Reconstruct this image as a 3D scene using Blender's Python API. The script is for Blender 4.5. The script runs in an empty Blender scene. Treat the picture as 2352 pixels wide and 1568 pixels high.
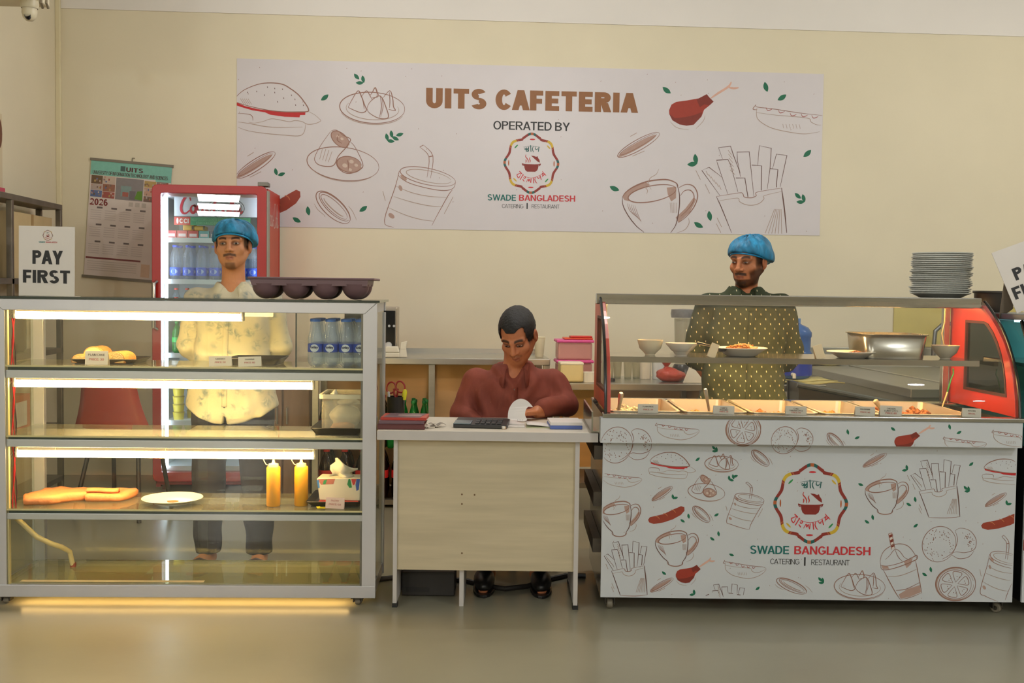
import bpy, bmesh, math, random
import numpy as np
from mathutils import Matrix, Vector, noise
from mathutils.geometry import tessellate_polygon
random.seed(7)
S = bpy.context.scene
COL = S.collection
PI = math.pi
# ------------------------------------------------------------------ camera
F_PX = 2500.0                     # focal length in pixels of the 2352 px wide frame
EYE = 1.37
YAW, PITCH, ROLL = 0.0687, math.atan(119 / 2500.0), 0.0125
cam_d = bpy.data.cameras.new('camera')
cam_d.sensor_width = 36.0
cam_d.lens = F_PX / 2352 * 36.0
cam = bpy.data.objects.new('camera', cam_d)
COL.objects.link(cam)
cam.matrix_world = (Matrix.Translation((0, 0, EYE)) @ Matrix.Rotation(-YAW, 4, 'Z')
                    @ Matrix.Rotation(PI / 2 - PITCH, 4, 'X') @ Matrix.Rotation(ROLL, 4, 'Z'))
S.camera = cam
CAM = cam.matrix_world.copy()
# ------------------------------------------------------------------ colour management, world, lights
S.view_settings.view_transform = 'Standard'
S.view_settings.look = 'None'
S.view_settings.gamma = 1.0
S.view_settings.use_curve_mapping = False
S.view_settings.exposure = 0.0
S.cycles.use_denoising = True
S.cycles.transparent_max_bounces = 32
S.cycles.max_bounces = 8
S.cycles.diffuse_bounces = 4
S.cycles.glossy_bounces = 4
S.cycles.sample_clamp_indirect = 4.0
S.cycles.caustics_reflective = False
S.cycles.caustics_refractive = False
W = bpy.data.worlds.new('world')
S.world = W
W.use_nodes = True
W.node_tree.nodes['Background'].inputs[0].default_value = (0.80, 0.85, 0.9, 1)
W.node_tree.nodes['Background'].inputs[1].default_value = 0.2


def area(name, loc, sx, sy, power, color, rot=(0, 0, 0)):
    d = bpy.data.lights.new(name, 'AREA')
    d.shape = 'RECTANGLE'
    d.size, d.size_y, d.energy, d.color = sx, sy, power, color
    o = bpy.data.objects.new(name, d)
    COL.objects.link(o)
    o.location, o.rotation_euler = loc, rot
    return o


NEUT = (1.0, 0.96, 0.92)


def lamp(loc, power, color=NEUT, r=.06):
    d = bpy.data.lights.new('added_room_light', 'POINT')
    d.energy, d.color, d.shadow_soft_size = power, color, r
    o = bpy.data.objects.new('added_room_light', d)
    COL.objects.link(o)
    o.location = loc
    return o


# unseen point lights added for brightness, in front of and behind the counters
for x, y, z, p in ((-2.5, 5.2, 3.02, 84), (-0.7, 6.1, 3.3, 20), (0.9, 5.3, 3.02, 58), (4.4, 5.6, 3.02, 52)):  # the second one only lifts the floor and wall at the back
    lamp((x, y, z), p)
COOL = (.92, .97, 1.0)
for x, y, p in ((-3.0, 1.0, 62), (3.2, 1.2, 84), (0.2, -2.6, 120), (-5.0, -3.0, 90), (5.0, -3.0, 90)):  # added in the hall in place of a window behind the camera
    lamp((x, y, 3.05), p, COOL)
# long light panels down the hall (they mirror in the cooler door)
for x, y, w_ in ((-4.79, -9.6, .88), (-5.3, -12.2, .97), (-5.82, -14.8, 1.07)):
    area('ceiling_panel_light', (x, y, 3.28), w_, 2.0, 220, (1, .97, .95), rot=(0, 0, -.196))
# ------------------------------------------------------------------ frames and unprojection


class Frame:
    def __init__(s, M):
        s.M = M
        s.I = M.inverted()

    def ray(s, px, py):
        o = s.I @ CAM.translation
        d = s.I.to_3x3() @ (CAM.to_3x3() @ Vector(((px - 1176) / F_PX, -(py - 784) / F_PX, -1)))
        return o, d

    def at(s, px, py, y):          # point of the local plane y = const seen at a photo pixel
        o, d = s.ray(px, py)
        return o + d * ((y - o.y) / d.y)

    def atz(s, px, py, z):
        o, d = s.ray(px, py)
        return o + d * ((z - o.z) / d.z)

    def atx(s, px, py, x):
        o, d = s.ray(px, py)
        return o + d * ((x - o.x) / d.x)


R = Frame(Matrix.Identity(4))                         # the room: back wall is y = YB
K = Frame(Matrix.Rotation(-YAW, 4, 'Z'))              # squared to the camera
YB = 7.97
L = Frame(K.M @ Matrix.Translation(((420 - 1176) / 2500 * 4.6, 4.6, 0)) @ Matrix.Rotation(0.03, 4, 'Z'))
C = Frame(K.M @ Matrix.Translation((0, 4.6, 0)))      # right counter and desk
# ------------------------------------------------------------------ materials


def lin(c):
    return tuple((v / 255 / 12.92) if v / 255 <= 0.04045 else ((v / 255 + 0.055) / 1.055) ** 2.4 for v in c)


MATS = {}


def mat(name, rgb, rough=0.5, metal=0.0, var=0.06, scale=8.0, bump=0.0, bscale=60.0, spec=0.5, alpha=1.0, emit=None, estr=0.0, stretch=None):
    """Principled surface whose colour drifts a little with a noise texture."""
    if name in MATS:
        return MATS[name]
    m = bpy.data.materials.new(name)
    m.use_nodes = True
    nt = m.node_tree
    b = nt.nodes['Principled BSDF']
    base = lin(rgb)
    tc = nt.nodes.new('ShaderNodeTexCoord')
    src = tc.outputs['Object']
    if stretch:
        mp = nt.nodes.new('ShaderNodeMapping')
        mp.inputs['Scale'].default_value = stretch
        nt.links.new(src, mp.inputs[0])
        src = mp.outputs[0]
    if var > 0:
        nz = nt.nodes.new('ShaderNodeTexNoise')
        nz.inputs['Scale'].default_value = scale
        nz.inputs['Detail'].default_value = 3
        nt.links.new(src, nz.inputs['Vector'])
        rp = nt.nodes.new('ShaderNodeValToRGB')
        rp.color_ramp.elements[0].position = 0.3
        rp.color_ramp.elements[1].position = 0.7
        rp.color_ramp.elements[0].color = (*[v * (1 - var) for v in base], 1)
        rp.color_ramp.elements[1].color = (*[min(1, v * (1 + var)) for v in base], 1)
        nt.links.new(nz.outputs[0], rp.inputs[0])
        nt.links.new(rp.outputs[0], b.inputs['Base Color'])
    else:
        b.inputs['Base Color'].default_value = (*base, 1)
    b.inputs['Roughness'].default_value = rough
    b.inputs['Metallic'].default_value = metal
    b.inputs['Specular IOR Level'].default_value = spec
    b.inputs['Alpha'].default_value = alpha
    if emit:
        b.inputs['Emission Color'].default_value = (*lin(emit), 1)
        b.inputs['Emission Strength'].default_value = estr
    if bump > 0:
        n2 = nt.nodes.new('ShaderNodeTexNoise')
        n2.inputs['Scale'].default_value = bscale
        nt.links.new(src, n2.inputs['Vector'])
        bp = nt.nodes.new('ShaderNodeBump')
        bp.inputs['Strength'].default_value = bump
        bp.inputs['Distance'].default_value = 0.01
        nt.links.new(n2.outputs[0], bp.inputs['Height'])
        nt.links.new(bp.outputs[0], b.inputs['Normal'])
    MATS[name] = m
    return m


def glass(name, tint=(255, 255, 255), refl=1.0, body=0.0, bodycol=(200, 210, 200), rough=0.0):
    """Thin pane or thin-walled clear plastic: transparent, mirror by Schlick, some body colour."""
    if name in MATS:
        return MATS[name]
    m = bpy.data.materials.new(name)
    m.use_nodes = True
    nt = m.node_tree
    nt.nodes.remove(nt.nodes['Principled BSDF'])
    out = nt.nodes['Material Output']
    tr = nt.nodes.new('ShaderNodeBsdfTransparent')
    tr.inputs[0].default_value = (*lin(tint), 1)
    gl = nt.nodes.new('ShaderNodeBsdfGlossy')
    gl.inputs['Roughness'].default_value = rough
    lw = nt.nodes.new('ShaderNodeLayerWeight')
    lw.inputs[0].default_value = 0.5
    pw = nt.nodes.new('ShaderNodeMath'); pw.operation = 'POWER'; pw.inputs[1].default_value = 5
    ml = nt.nodes.new('ShaderNodeMath'); ml.operation = 'MULTIPLY_ADD'
    ml.inputs[1].default_value = 0.96 * refl
    ml.inputs[2].default_value = 0.035 * refl
    ml.use_clamp = True
    nt.links.new(lw.outputs['Facing'], pw.inputs[0])
    nt.links.new(pw.outputs[0], ml.inputs[0])
    src = tr.outputs[0]
    if body > 0:
        df = nt.nodes.new('ShaderNodeBsdfDiffuse')
        df.inputs[0].default_value = (*lin(bodycol), 1)
        m0 = nt.nodes.new('ShaderNodeMixShader')
        m0.inputs[0].default_value = body
        nt.links.new(tr.outputs[0], m0.inputs[1])
        nt.links.new(df.outputs[0], m0.inputs[2])
        src = m0.outputs[0]
    mx = nt.nodes.new('ShaderNodeMixShader')
    nt.links.new(ml.outputs[0], mx.inputs[0])
    nt.links.new(src, mx.inputs[1])
    nt.links.new(gl.outputs[0], mx.inputs[2])
    nt.links.new(mx.outputs[0], out.inputs[0])
    MATS[name] = m
    return m


def emitter(name, rgb, strength):
    if name in MATS:
        return MATS[name]
    m = bpy.data.materials.new(name)
    m.use_nodes = True
    nt = m.node_tree
    nt.nodes.remove(nt.nodes['Principled BSDF'])
    e = nt.nodes.new('ShaderNodeEmission')
    e.inputs[0].default_value = (*lin(rgb), 1)
    e.inputs[1].default_value = strength
    nt.links.new(e.outputs[0], nt.nodes['Material Output'].inputs[0])
    MATS[name] = m
    return m


# ------------------------------------------------------------------ objects
def thing(name, label, cat, fr=None, loc=(0, 0, 0), rz=0.0, group=None, rot=None):
    o = bpy.data.objects.new(name, None)
    o.empty_display_size = 0.05
    COL.objects.link(o)
    M = (fr or R).M @ Matrix.Translation(loc) @ Matrix.Rotation(rz, 4, 'Z')
    if rot is not None:
        M = M @ rot
    o.matrix_world = M
    tag(o, label, cat, group)
    return o


def tag(o, label, cat, group=None):
    o['label'] = label
    o['category'] = cat
    if group:
        o['group'] = group
    return o


def dup(root, label, fr=None, loc=(0, 0, 0), rz=0.0, rot=None):
    """A copy of a thing with copies of its parts and sub-parts, sharing mesh data."""
    r = root.copy()
    COL.objects.link(r)
    M = (fr or R).M @ Matrix.Translation(loc) @ Matrix.Rotation(rz, 4, 'Z')
    if rot is not None:
        M = M @ rot
    r.matrix_world = M
    r['label'] = label
    for ch in list(root.children):
        c = ch.copy(); COL.objects.link(c); c.parent = r
        for g in list(ch.children):
            d = g.copy(); COL.objects.link(d); d.parent = c
    return r


class MB:
    """Collects shapes; build() links them as one mesh object."""

    def __init__(s):
        s.v, s.f, s.mi, s.cur = [], [], [], 0

    def add(s, vs, fs):
        b = len(s.v)
        s.v += [tuple(p) for p in vs]
        s.f += [tuple(i + b for i in f) for f in fs]
        s.mi += [s.cur] * len(fs)
        return s

    def box(s, lo, hi, M=None):
        x0, y0, z0 = lo
        x1, y1, z1 = hi
        vs = [(x0, y0, z0), (x1, y0, z0), (x1, y1, z0), (x0, y1, z0), (x0, y0, z1), (x1, y0, z1), (x1, y1, z1), (x0, y1, z1)]
        if M:
            vs = [tuple(M @ Vector(p)) for p in vs]
        return s.add(vs, [(3, 2, 1, 0), (4, 5, 6, 7), (0, 1, 5, 4), (1, 2, 6, 5), (2, 3, 7, 6), (3, 0, 4, 7)])

    def cbox(s, c, d, M=None):
        return s.box([c[i] - d[i] / 2 for i in range(3)], [c[i] + d[i] / 2 for i in range(3)], M)

    def lathe(s, prof, n=20, c=(0, 0, 0), M=None, sx=1.0, sy=1.0):
        """prof: (r, z) from bottom to top; r = 0 ends close."""
        vs, fs, rows = [], [], []
        for r, z in prof:
            if r <= 1e-6:
                rows.append([len(vs)]); vs.append((c[0], c[1], c[2] + z))
            else:
                rows.append(list(range(len(vs), len(vs) + n)))
                for i in range(n):
                    a = 2 * PI * i / n
                    vs.append((c[0] + r * math.cos(a) * sx, c[1] + r * math.sin(a) * sy, c[2] + z))
        for a, b in zip(rows, rows[1:]):
            for i in range(n):
                j = (i + 1) % n
                if len(a) == 1 and len(b) == 1:
                    continue
                if len(a) == 1:
                    fs.append((a[0], b[j], b[i]))
                elif len(b) == 1:
                    fs.append((a[i], a[j], b[0]))
                else:
                    fs.append((a[i], a[j], b[j], b[i]))
        if M:
            vs = [tuple(M @ Vector(p)) for p in vs]
        return s.add(vs, fs)

    def tube(s, pts, r, n=8, caps=True):
        P = [Vector(p) for p in pts]
        rr = r if isinstance(r, (list, tuple)) else [r] * len(P)
        vs, fs = [], []
        up = None
        for i, p in enumerate(P):
            t = (P[min(i + 1, len(P) - 1)] - P[max(i - 1, 0)]).normalized()
            if up is None:
                up = Vector((0, 0, 1)) if abs(t.z) < 0.9 else Vector((1, 0, 0))
            a = t.cross(up).normalized()
            b = a.cross(t).normalized()
            up = b
            for k in range(n):
                q = 2 * PI * k / n
                vs.append(tuple(p + (a * math.cos(q) + b * math.sin(q)) * rr[i]))
        for i in range(len(P) - 1):
            for k in range(n):
                j = (k + 1) % n
                fs.append((i * n + k, (i + 1) * n + k, (i + 1) * n + j, i * n + j))
        if caps:
            fs.append(tuple(range(n)))
            fs.append(tuple(reversed(range((len(P) - 1) * n, len(P) * n))))
        return s.add(vs, fs)

    def prism(s, poly, y0, y1, axis='y'):
        """poly in (x,z) extruded along y (axis 'y'), (y,z) along x ('x') or (x,y) along z ('z')."""
        n = len(poly)

        def pt(p, h):
            return (p[0], h, p[1]) if axis == 'y' else ((h, p[0], p[1]) if axis == 'x' else (p[0], p[1], h))
        vs = [pt(p, y0) for p in poly] + [pt(p, y1) for p in poly]
        tris = tessellate_polygon([[Vector((p[0], p[1], 0)) for p in poly]])
        fs = []
        ar = sum(poly[i][0] * poly[(i + 1) % n][1] - poly[(i + 1) % n][0] * poly[i][1] for i in range(n))
        flip = (ar > 0) != (axis == 'y')
        for t in tris:
            a, b, c_ = t
            A = (poly[b][0] - poly[a][0]) * (poly[c_][1] - poly[a][1]) - (poly[b][1] - poly[a][1]) * (poly[c_][0] - poly[a][0])
            if A < 0:
                a, c_ = c_, a
            f0, f1 = (a, b, c_), (c_ + n, b + n, a + n)
            if axis != 'y':
                f0, f1 = f0[::-1], f1[::-1]
            fs += [f0, f1]
        for i in range(n):
            j = (i + 1) % n
            q = (i, j, j + n, i + n)
            if ar > 0:
                q = q[::-1]
            if axis != 'y':
                q = q[::-1]
            fs.append(q)
        return s.add(vs, fs)

    def ringplate(s, outer, inner, x0, x1, axis='x'):
        """a plate with a hole: two loops of equal length in (y,z), thickness along x."""
        n = len(outer)

        def pt(p, h):
            return (h, p[0], p[1]) if axis == 'x' else ((p[0], h, p[1]) if axis == 'y' else (p[0], p[1], h))
        vs = [pt(p, x0) for p in outer] + [pt(p, x0) for p in inner] + [pt(p, x1) for p in outer] + [pt(p, x1) for p in inner]
        fs = []
        for i in range(n):
            j = (i + 1) % n
            fs += [(i, j, n + j, n + i), (2 * n + i, 3 * n + i, 3 * n + j, 2 * n + j),
                   (i, 2 * n + i, 2 * n + j, j), (n + i, n + j, 3 * n + j, 3 * n + i)]
        return s.add(vs, fs)

    def grid(s, P):
        """P[i][j] of points -> quads"""
        h, w = len(P), len(P[0])
        vs = [p for row in P for p in row]
        fs = [(i * w + j, i * w + j + 1, (i + 1) * w + j + 1, (i + 1) * w + j) for i in range(h - 1) for j in range(w - 1)]
        return s.add(vs, fs)

    def build(s, name, mats, parent=None, smooth=False, bevel=0.0, solid=0.0, sub=0, fix=True):
        me = bpy.data.meshes.new(name)
        me.from_pydata(s.v, [], s.f)
        if not isinstance(mats, (list, tuple)):
            mats = [mats]
        for m in mats:
            me.materials.append(m)
        if len(mats) > 1:
            me.polygons.foreach_set('material_index', s.mi)
        if fix:
            bm = bmesh.new(); bm.from_mesh(me)
            bmesh.ops.recalc_face_normals(bm, faces=bm.faces)
            bm.to_mesh(me); bm.free()
        if smooth:
            me.polygons.foreach_set('use_smooth', [True] * len(me.polygons))
            if smooth != 'all':
                try:
                    me.set_sharp_from_angle(angle=math.radians(40))
                except Exception:
                    pass
        me.update()
        o = bpy.data.objects.new(name, me)
        COL.objects.link(o)
        if parent is not None:
            o.parent = parent
        if solid:
            md = o.modifiers.new('solid', 'SOLIDIFY'); md.thickness = solid; md.offset = 0
        if bevel:
            md = o.modifiers.new('bevel', 'BEVEL'); md.width = bevel; md.segments = 2
            md.limit_method = 'ANGLE'; md.angle_limit = math.radians(40)
        if sub:
            md = o.modifiers.new('sub', 'SUBSURF'); md.levels = sub; md.render_levels = sub
        return o


ORD = ['first', 'second', 'third', 'fourth', 'fifth', 'sixth', 'seventh', 'eighth', 'ninth', 'tenth', 'eleventh', 'twelfth', 'thirteenth', 'fourteenth', 'fifteenth', 'sixteenth', 'seventeenth', 'eighteenth',
       'nineteenth', 'twentieth', 'twenty first', 'twenty second', 'twenty third', 'twenty fourth', 'twenty fifth']


def struct(name, mb, m, **kw):
    o = mb.build(name, m, **kw)
    o['kind'] = 'structure'
    return o


# ------------------------------------------------------------------ flat print: strokes, fills, letters
PRINT = {}


def ink(rgb):
    return mat('ink_%d_%d_%d' % tuple(rgb), rgb, rough=0.55, var=0.04, scale=40)


def cat_rom(P, k=4):
    if len(P) < 3:
        return P
    out = []
    Q = [P[0]] + list(P) + [P[-1]]
    for i in range(1, len(Q) - 2):
        a, b, c_, d = Q[i - 1], Q[i], Q[i + 1], Q[i + 2]
        for t in range(k):
            u = t / k
            out.append(tuple(0.5 * (2 * b[q] + (c_[q] - a[q]) * u + (2 * a[q] - 5 * b[q] + 4 * c_[q] - d[q]) * u * u
                                    + (3 * b[q] - a[q] - 3 * c_[q] + d[q]) * u ** 3) for q in (0, 1)))
    out.append(tuple(P[-1]))
    return out


def clip_line(P, rect):
    if not rect:
        return [P]
    x0, z0, x1, z1 = rect
    runs, cur = [], []
    for p in P:
        if x0 <= p[0] <= x1 and z0 <= p[1] <= z1:
            cur.append(p)
        else:
            if len(cur) > 1:
                runs.append(cur)
            cur = []
    if len(cur) > 1:
        runs.append(cur)
    return runs


def clip_poly(P, rect):
    if not rect:
        return P
    x0, z0, x1, z1 = rect
    for ax, lim, sg in ((0, x0, 1), (0, x1, -1), (1, z0, 1), (1, z1, -1)):
        out = []
        for i in range(len(P)):
            a, b = P[i - 1], P[i]
            ia, ib = (a[ax] - lim) * sg >= 0, (b[ax] - lim) * sg >= 0
            if ia != ib:
                t = (lim - a[ax]) / (b[ax] - a[ax])
                out.append((a[0] + (b[0] - a[0]) * t, a[1] + (b[1] - a[1]) * t))
            if ib:
                out.append(b)
        P = out
        if len(P) < 3:
            return []
    return P


class Print:
    """Flat ink on a plane y = const of its parent (faces -y)."""

    def __init__(s, y, clip=None):
        s.y, s.clip, s.mb, s.cols, s.n = y, clip, MB(), [], 0

    def _c(s, rgb):
        rgb = tuple(rgb)
        if rgb not in s.cols:
            s.cols.append(rgb)
        s.mb.cur = s.cols.index(rgb)

    def fill(s, P, rgb, lift=0.0004):
        P = clip_poly(list(P), s.clip)
        if len(P) < 3:
            return
        s._c(rgb)
        s.n += 1
        lift += s.n * 4e-6
        fs = []
        for a, b, c_ in tessellate_polygon([[Vector((p[0], p[1], 0)) for p in P]]):
            A = (P[b][0] - P[a][0]) * (P[c_][1] - P[a][1]) - (P[b][1] - P[a][1]) * (P[c_][0] - P[a][0])
            if A < 0:
                a, c_ = c_, a
            fs.append((a, b, c_))
        s.mb.add([(p[0], s.y - lift, p[1]) for p in P], fs)

    def stroke(s, P, rgb, w, closed=False, smooth=4, lift=0.0008, taper=True):
        P = [tuple(p) for p in P]
        lift += s.n * 4e-6
        if closed:
            P = P + [P[0]]
        if smooth:
            P = cat_rom(P, smooth)
        for run in clip_line(P, s.clip):
            n = len(run)
            s.n += 1
            lift += 4e-6
            vs = []
            for i, p in enumerate(run):
                a, b = run[max(i - 1, 0)], run[min(i + 1, n - 1)]
                dx, dz = b[0] - a[0], b[1] - a[1]
                l = math.hypot(dx, dz) or 1
                k = w / 2
                if taper and not closed and n > 3:
                    k *= 0.45 + 0.55 * min(1, 3.2 * min(i, n - 1 - i) / n)
                vs += [(p[0] - dz / l * k, s.y - lift, p[1] + dx / l * k), (p[0] + dz / l * k, s.y - lift, p[1] - dx / l * k)]
            s._c(rgb)
            s.mb.add(vs, [(2 * i, 2 * i + 1, 2 * i + 3, 2 * i + 2) for i in range(n - 1)])

    def build(s, name, parent):
        if not s.mb.f:
            return None
        return s.mb.build(name, [ink(c_) for c_ in s.cols], parent, fix=False)


def ellipse(cx, cy, rx, ry, rot=0, n=28, a0=0, a1=360):
    r = math.radians(rot)
    out = []
    for i in range(n + 1):
        a = math.radians(a0 + (a1 - a0) * i / n)
        x, y = rx * math.cos(a), ry * math.sin(a)
        out.append((cx + x * math.cos(r) - y * math.sin(r), cy + x * math.sin(r) + y * math.cos(r)))
    return out[:-1] if abs(a1 - a0) >= 360 else out


def glyph(ch, t):
    """a plain grotesque capital or figure, cap height 1, stem t -> (polygons, width)"""
    P = []

    def rect(x0, y0, x1, y1):
        P.append([(x0, y0), (x1, y0), (x1, y1), (x0, y1)])

    def diag(x0, y0, x1, y1, k=1.0):
        h = t * k / 2 * math.hypot(x1 - x0, y1 - y0) / abs(y1 - y0)
        P.append([(x0 - h, y0), (x0 + h, y0), (x1 + h, y1), (x1 - h, y1)])

    def arc(cx, cy, rx, ry, a0, a1, n=14, tt=None):
        tx = tt or t
        for i in range(n):
            a, b = math.radians(a0 + (a1 - a0) * i / n), math.radians(a0 + (a1 - a0) * (i + 1) / n)
            P.append([(cx + rx * math.cos(a), cy + ry * math.sin(a)), (cx + rx * math.cos(b), cy + ry * math.sin(b)),
                      (cx + (rx - tx) * math.cos(b), cy + (ry - t * .92) * math.sin(b)), (cx + (rx - tx) * math.cos(a), cy + (ry - t * .92) * math.sin(a))])
    u = t * .92
    W_ = {'I': t, 'E': .58, 'F': .55, 'L': .53, 'T': .64, 'S': .63, 'P': .62, 'B': .66, 'R': .68, 'C': .70, 'G': .74, 'O': .76, 'D': .70, 'U': .68, 'H': .68, 'N': .69, 'A': .76, 'V': .74, 'Y': .72, 'W': 1.02, 'M': .84, 'K': .69,
          'X': .70, 'Z': .62, '0': .58, '2': .58, '3': .58, '4': .60, '5': .58, '6': .58, '8': .58, '1': .42, ':': t, '-': .3, ' ': .20, '.': t}
    w = W_.get(ch, .6)
    if ch == 'I': rect(0, 0, t, 1)
    elif ch == 'E': rect(0, 0, t, 1); rect(t, 0, w, u); rect(t, .5 - u / 2, w * .93, .5 + u / 2); rect(t, 1 - u, w, 1)
    elif ch == 'F': rect(0, 0, t, 1); rect(t, .47 - u / 2, w * .92, .47 + u / 2); rect(t, 1 - u, w, 1)
    elif ch == 'L': rect(0, 0, t, 1); rect(t, 0, w, u)
    elif ch == 'T': rect(w / 2 - t / 2, 0, w / 2 + t / 2, 1 - u); rect(0, 1 - u, w, 1)
    elif ch == 'H': rect(0, 0, t, 1); rect(w - t, 0, w, 1); rect(t, .5 - u / 2, w - t, .5 + u / 2)
    elif ch == 'N': rect(0, 0, t, 1); rect(w - t, 0, w, 1); P.append([(t * .05, 1), (t * 1.05, 1), (w - t * .05, 0), (w - t * 1.05, 0)])
    elif ch == 'M': rect(0, 0, t, 1); rect(w - t, 0, w, 1); P.append([(0, 1), (t, 1), (w / 2 + t / 2, 0), (w / 2 - t / 2, 0)]); P.append([(w, 1), (w - t, 1), (w / 2 - t / 2, 0), (w / 2 + t / 2, 0)])
    elif ch == 'U': rect(0, .36, t, 1); rect(w - t, .36, w, 1); arc(w / 2, .36, w / 2, .37, 180, 360)
    elif ch == 'O' or ch == '0': arc(w / 2, .5, w / 2, .515, 0, 360, 28)
    elif ch in 'CG':
        arc(w / 2, .5, w / 2, .515, 36, 324, 22)
        if ch == 'G': rect(w * .52, .5 - u * .9, w, .5); rect(w - t, .16, w, .45)
    elif ch == 'D': rect(0, 0, t, 1); rect(t, 0, w * .45, u); rect(t, 1 - u, w * .45, 1); arc(w * .45, .5, w * .55, .5, -90, 90)
    elif ch in 'PR':
        r = .275
        rect(0, 0, t, 1); rect(t, 1 - u, w - r, 1); rect(t, 1 - 2 * r, w - r, 1 - 2 * r + u); arc(w - r - .01, 1 - r, r, r, -90, 90)
        if ch == 'R': P.append([(w * .36, .46), (w * .36 + t * 1.15, .46), (w + .02, 0), (w + .02 - t * 1.2, 0)])
    elif ch == 'B':
        rect(0, 0, t, 1); rect(t, 1 - u, w - .27, 1); rect(t, .52 - u / 2, w - .25, .52 + u / 2); rect(t, 0, w - .27, u)
        arc(w - .28, .755, .25, .245, -90, 90); arc(w - .28, .275, .28, .275, -90, 90)
    elif ch in 'S':
        arc(w / 2, .735, w / 2 - .015, .28, 25, 270, 16); arc(w / 2, .275, w / 2, .29, -160, 90, 16)
    elif ch == 'A': diag(t * .55, 0, w / 2, 1); diag(w - t * .55, 0, w / 2, 1); rect(w * .22, .23, w * .78, .23 + u * .85)
    elif ch == 'V': diag(w / 2, 0, t * .55, 1); diag(w / 2, 0, w - t * .55, 1)
    elif ch == 'Y': rect(w / 2 - t / 2, 0, w / 2 + t / 2, .42); diag(w / 2, .38, t * .55, 1); diag(w / 2, .38, w - t * .55, 1)
    elif ch == 'W':
        for a, b in ((.27, .06), (.27, .5), (.73, .5), (.73, .94)): diag(w * a, 0, w * b, 1, .9)
    elif ch == 'K': rect(0, 0, t, 1); diag(t * 1.0, .38, w - t * .6, 1); P.append([(t * 1.2, .52), (t * 2.1, .72), (w + .01, 0), (w - t * 1.2, 0)])
    elif ch == 'X': diag(t * .55, 0, w - t * .55, 1); diag(w - t * .55, 0, t * .55, 1)
    elif ch == 'Z': rect(0, 0, w, u); rect(0, 1 - u, w, 1); diag(t * .65, u * .8, w - t * .65, 1 - u * .8)
    elif ch == '2': arc(w / 2, .70, w / 2, .30, -20, 165, 14); P.append([(w * .97, .60), (w * .72, .52), (0, u * .6), (0, 0), (t * .9, u * .4)]); rect(0, 0, w, u)
    elif ch == '3': arc(w / 2, .735, w / 2 - .02, .275, -90, 155, 14); arc(w / 2, .275, w / 2, .285, -155, 90, 14)
    elif ch == '4': rect(w * .62, 0, w * .62 + t, 1); rect(0, .22, w, .22 + u); diag(t * .4, .25, w * .62 + t * .4, 1, .8)
    elif ch == '5': rect(t * .4, 1 - u, w * .92, 1); P.append([(t * .4, 1), (t * 1.4, 1), (t * 1.1, .5), (t * .1, .46)]); arc(w / 2, .32, w / 2, .33, -160, 130, 16)
    elif ch == '6': arc(w / 2, .32, w / 2, .33, 0, 360, 24); arc(w / 2, .5, w / 2, .515, 50, 190, 14)
    elif ch == '8': arc(w / 2, .745, w / 2 - .03, .27, 0, 360, 20); arc(w / 2, .275, w / 2, .29, 0, 360, 20)
    elif ch == '1': rect(w - t, 0, w, 1); diag(w * .2, .72, w - t * .6, 1, .8)
    elif ch == ':': rect(0, 0, t, t); rect(0, .5, t, .5 + t)
    elif ch == '.': rect(0, 0, t, t)
    elif ch == '-': rect(0, .38, w, .38 + u)
    return P, w


TEXT_CACHE = {}


def text_polys(txt, t):
    """list of words, each a list of polygons, together filling the unit width"""
    key = (txt, t)
    if key not in TEXT_CACHE:
        out, u = [[]], 0.0
        for k, ch in enumerate(txt):
            P, w = glyph(ch, t)
            pair = txt[k:k + 2]
            if ch == ' ':
                out.append([])
            out[-1] += [[(u + x, y) for x, y in p] for p in P]
            u += w + .035 + .20 * t - (.09 if pair in ('AY', 'AV', 'TA', 'AT', 'PA', 'FA', 'WA', 'LA', 'YA', 'LT', 'AF') else 0) - (.05 if pair in ('RA', 'DA', 'SC', 'IA', 'AD', 'BA', 'AN', 'IN', 'CI') else 0) - (.12 if pair == 'CA' else 0)
        out = [w_ for w_ in out if w_]
        xs_ = [p[0] for w_ in out for q in w_ for p in q]
        x0, x1 = min(xs_), max(xs_)
        TEXT_CACHE[key] = [[[((x - x0) / (x1 - x0), y) for x, y in q] for q in w_] for w_ in out]
    return TEXT_CACHE[key]


def letters(name, txt, parent, y, x0, x1, z0, z1, rgb, bold=0.10, lift=0.0009):
    """one line of lettering filling the rectangle x0..x1, z0..z1 of the plane y; bold = stem / cap height; one mesh per word"""
    words_ = text_polys(txt.upper(), bold)
    k = 0
    for word in words_:
        mb = MB()
        for q in word:
            k += 1
            P = [(x0 + p[0] * (x1 - x0), y - lift - k * 6e-6, z0 + p[1] * (z1 - z0)) for p in q]
            ar = sum(P[i - 1][0] * P[i][2] - P[i][0] * P[i - 1][2] for i in range(len(P)))
            mb.add(P if ar > 0 else P[::-1], [tuple(range(len(P)))])
        o = mb.build(name, ink(rgb), parent, fix=False)
    return o
# ------------------------------------------------------------------ the printed drawings (design units, y down)
SK, DK, LT = (146, 106, 92), (102, 70, 62), (172, 150, 138)
RED, GRN, CHI, CHD, PNK, SAU = (190, 36, 38), (14, 104, 74), (156, 52, 34), (124, 42, 28), (214, 170, 152), (150, 58, 38)
TIN = (176, 146, 134)


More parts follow.
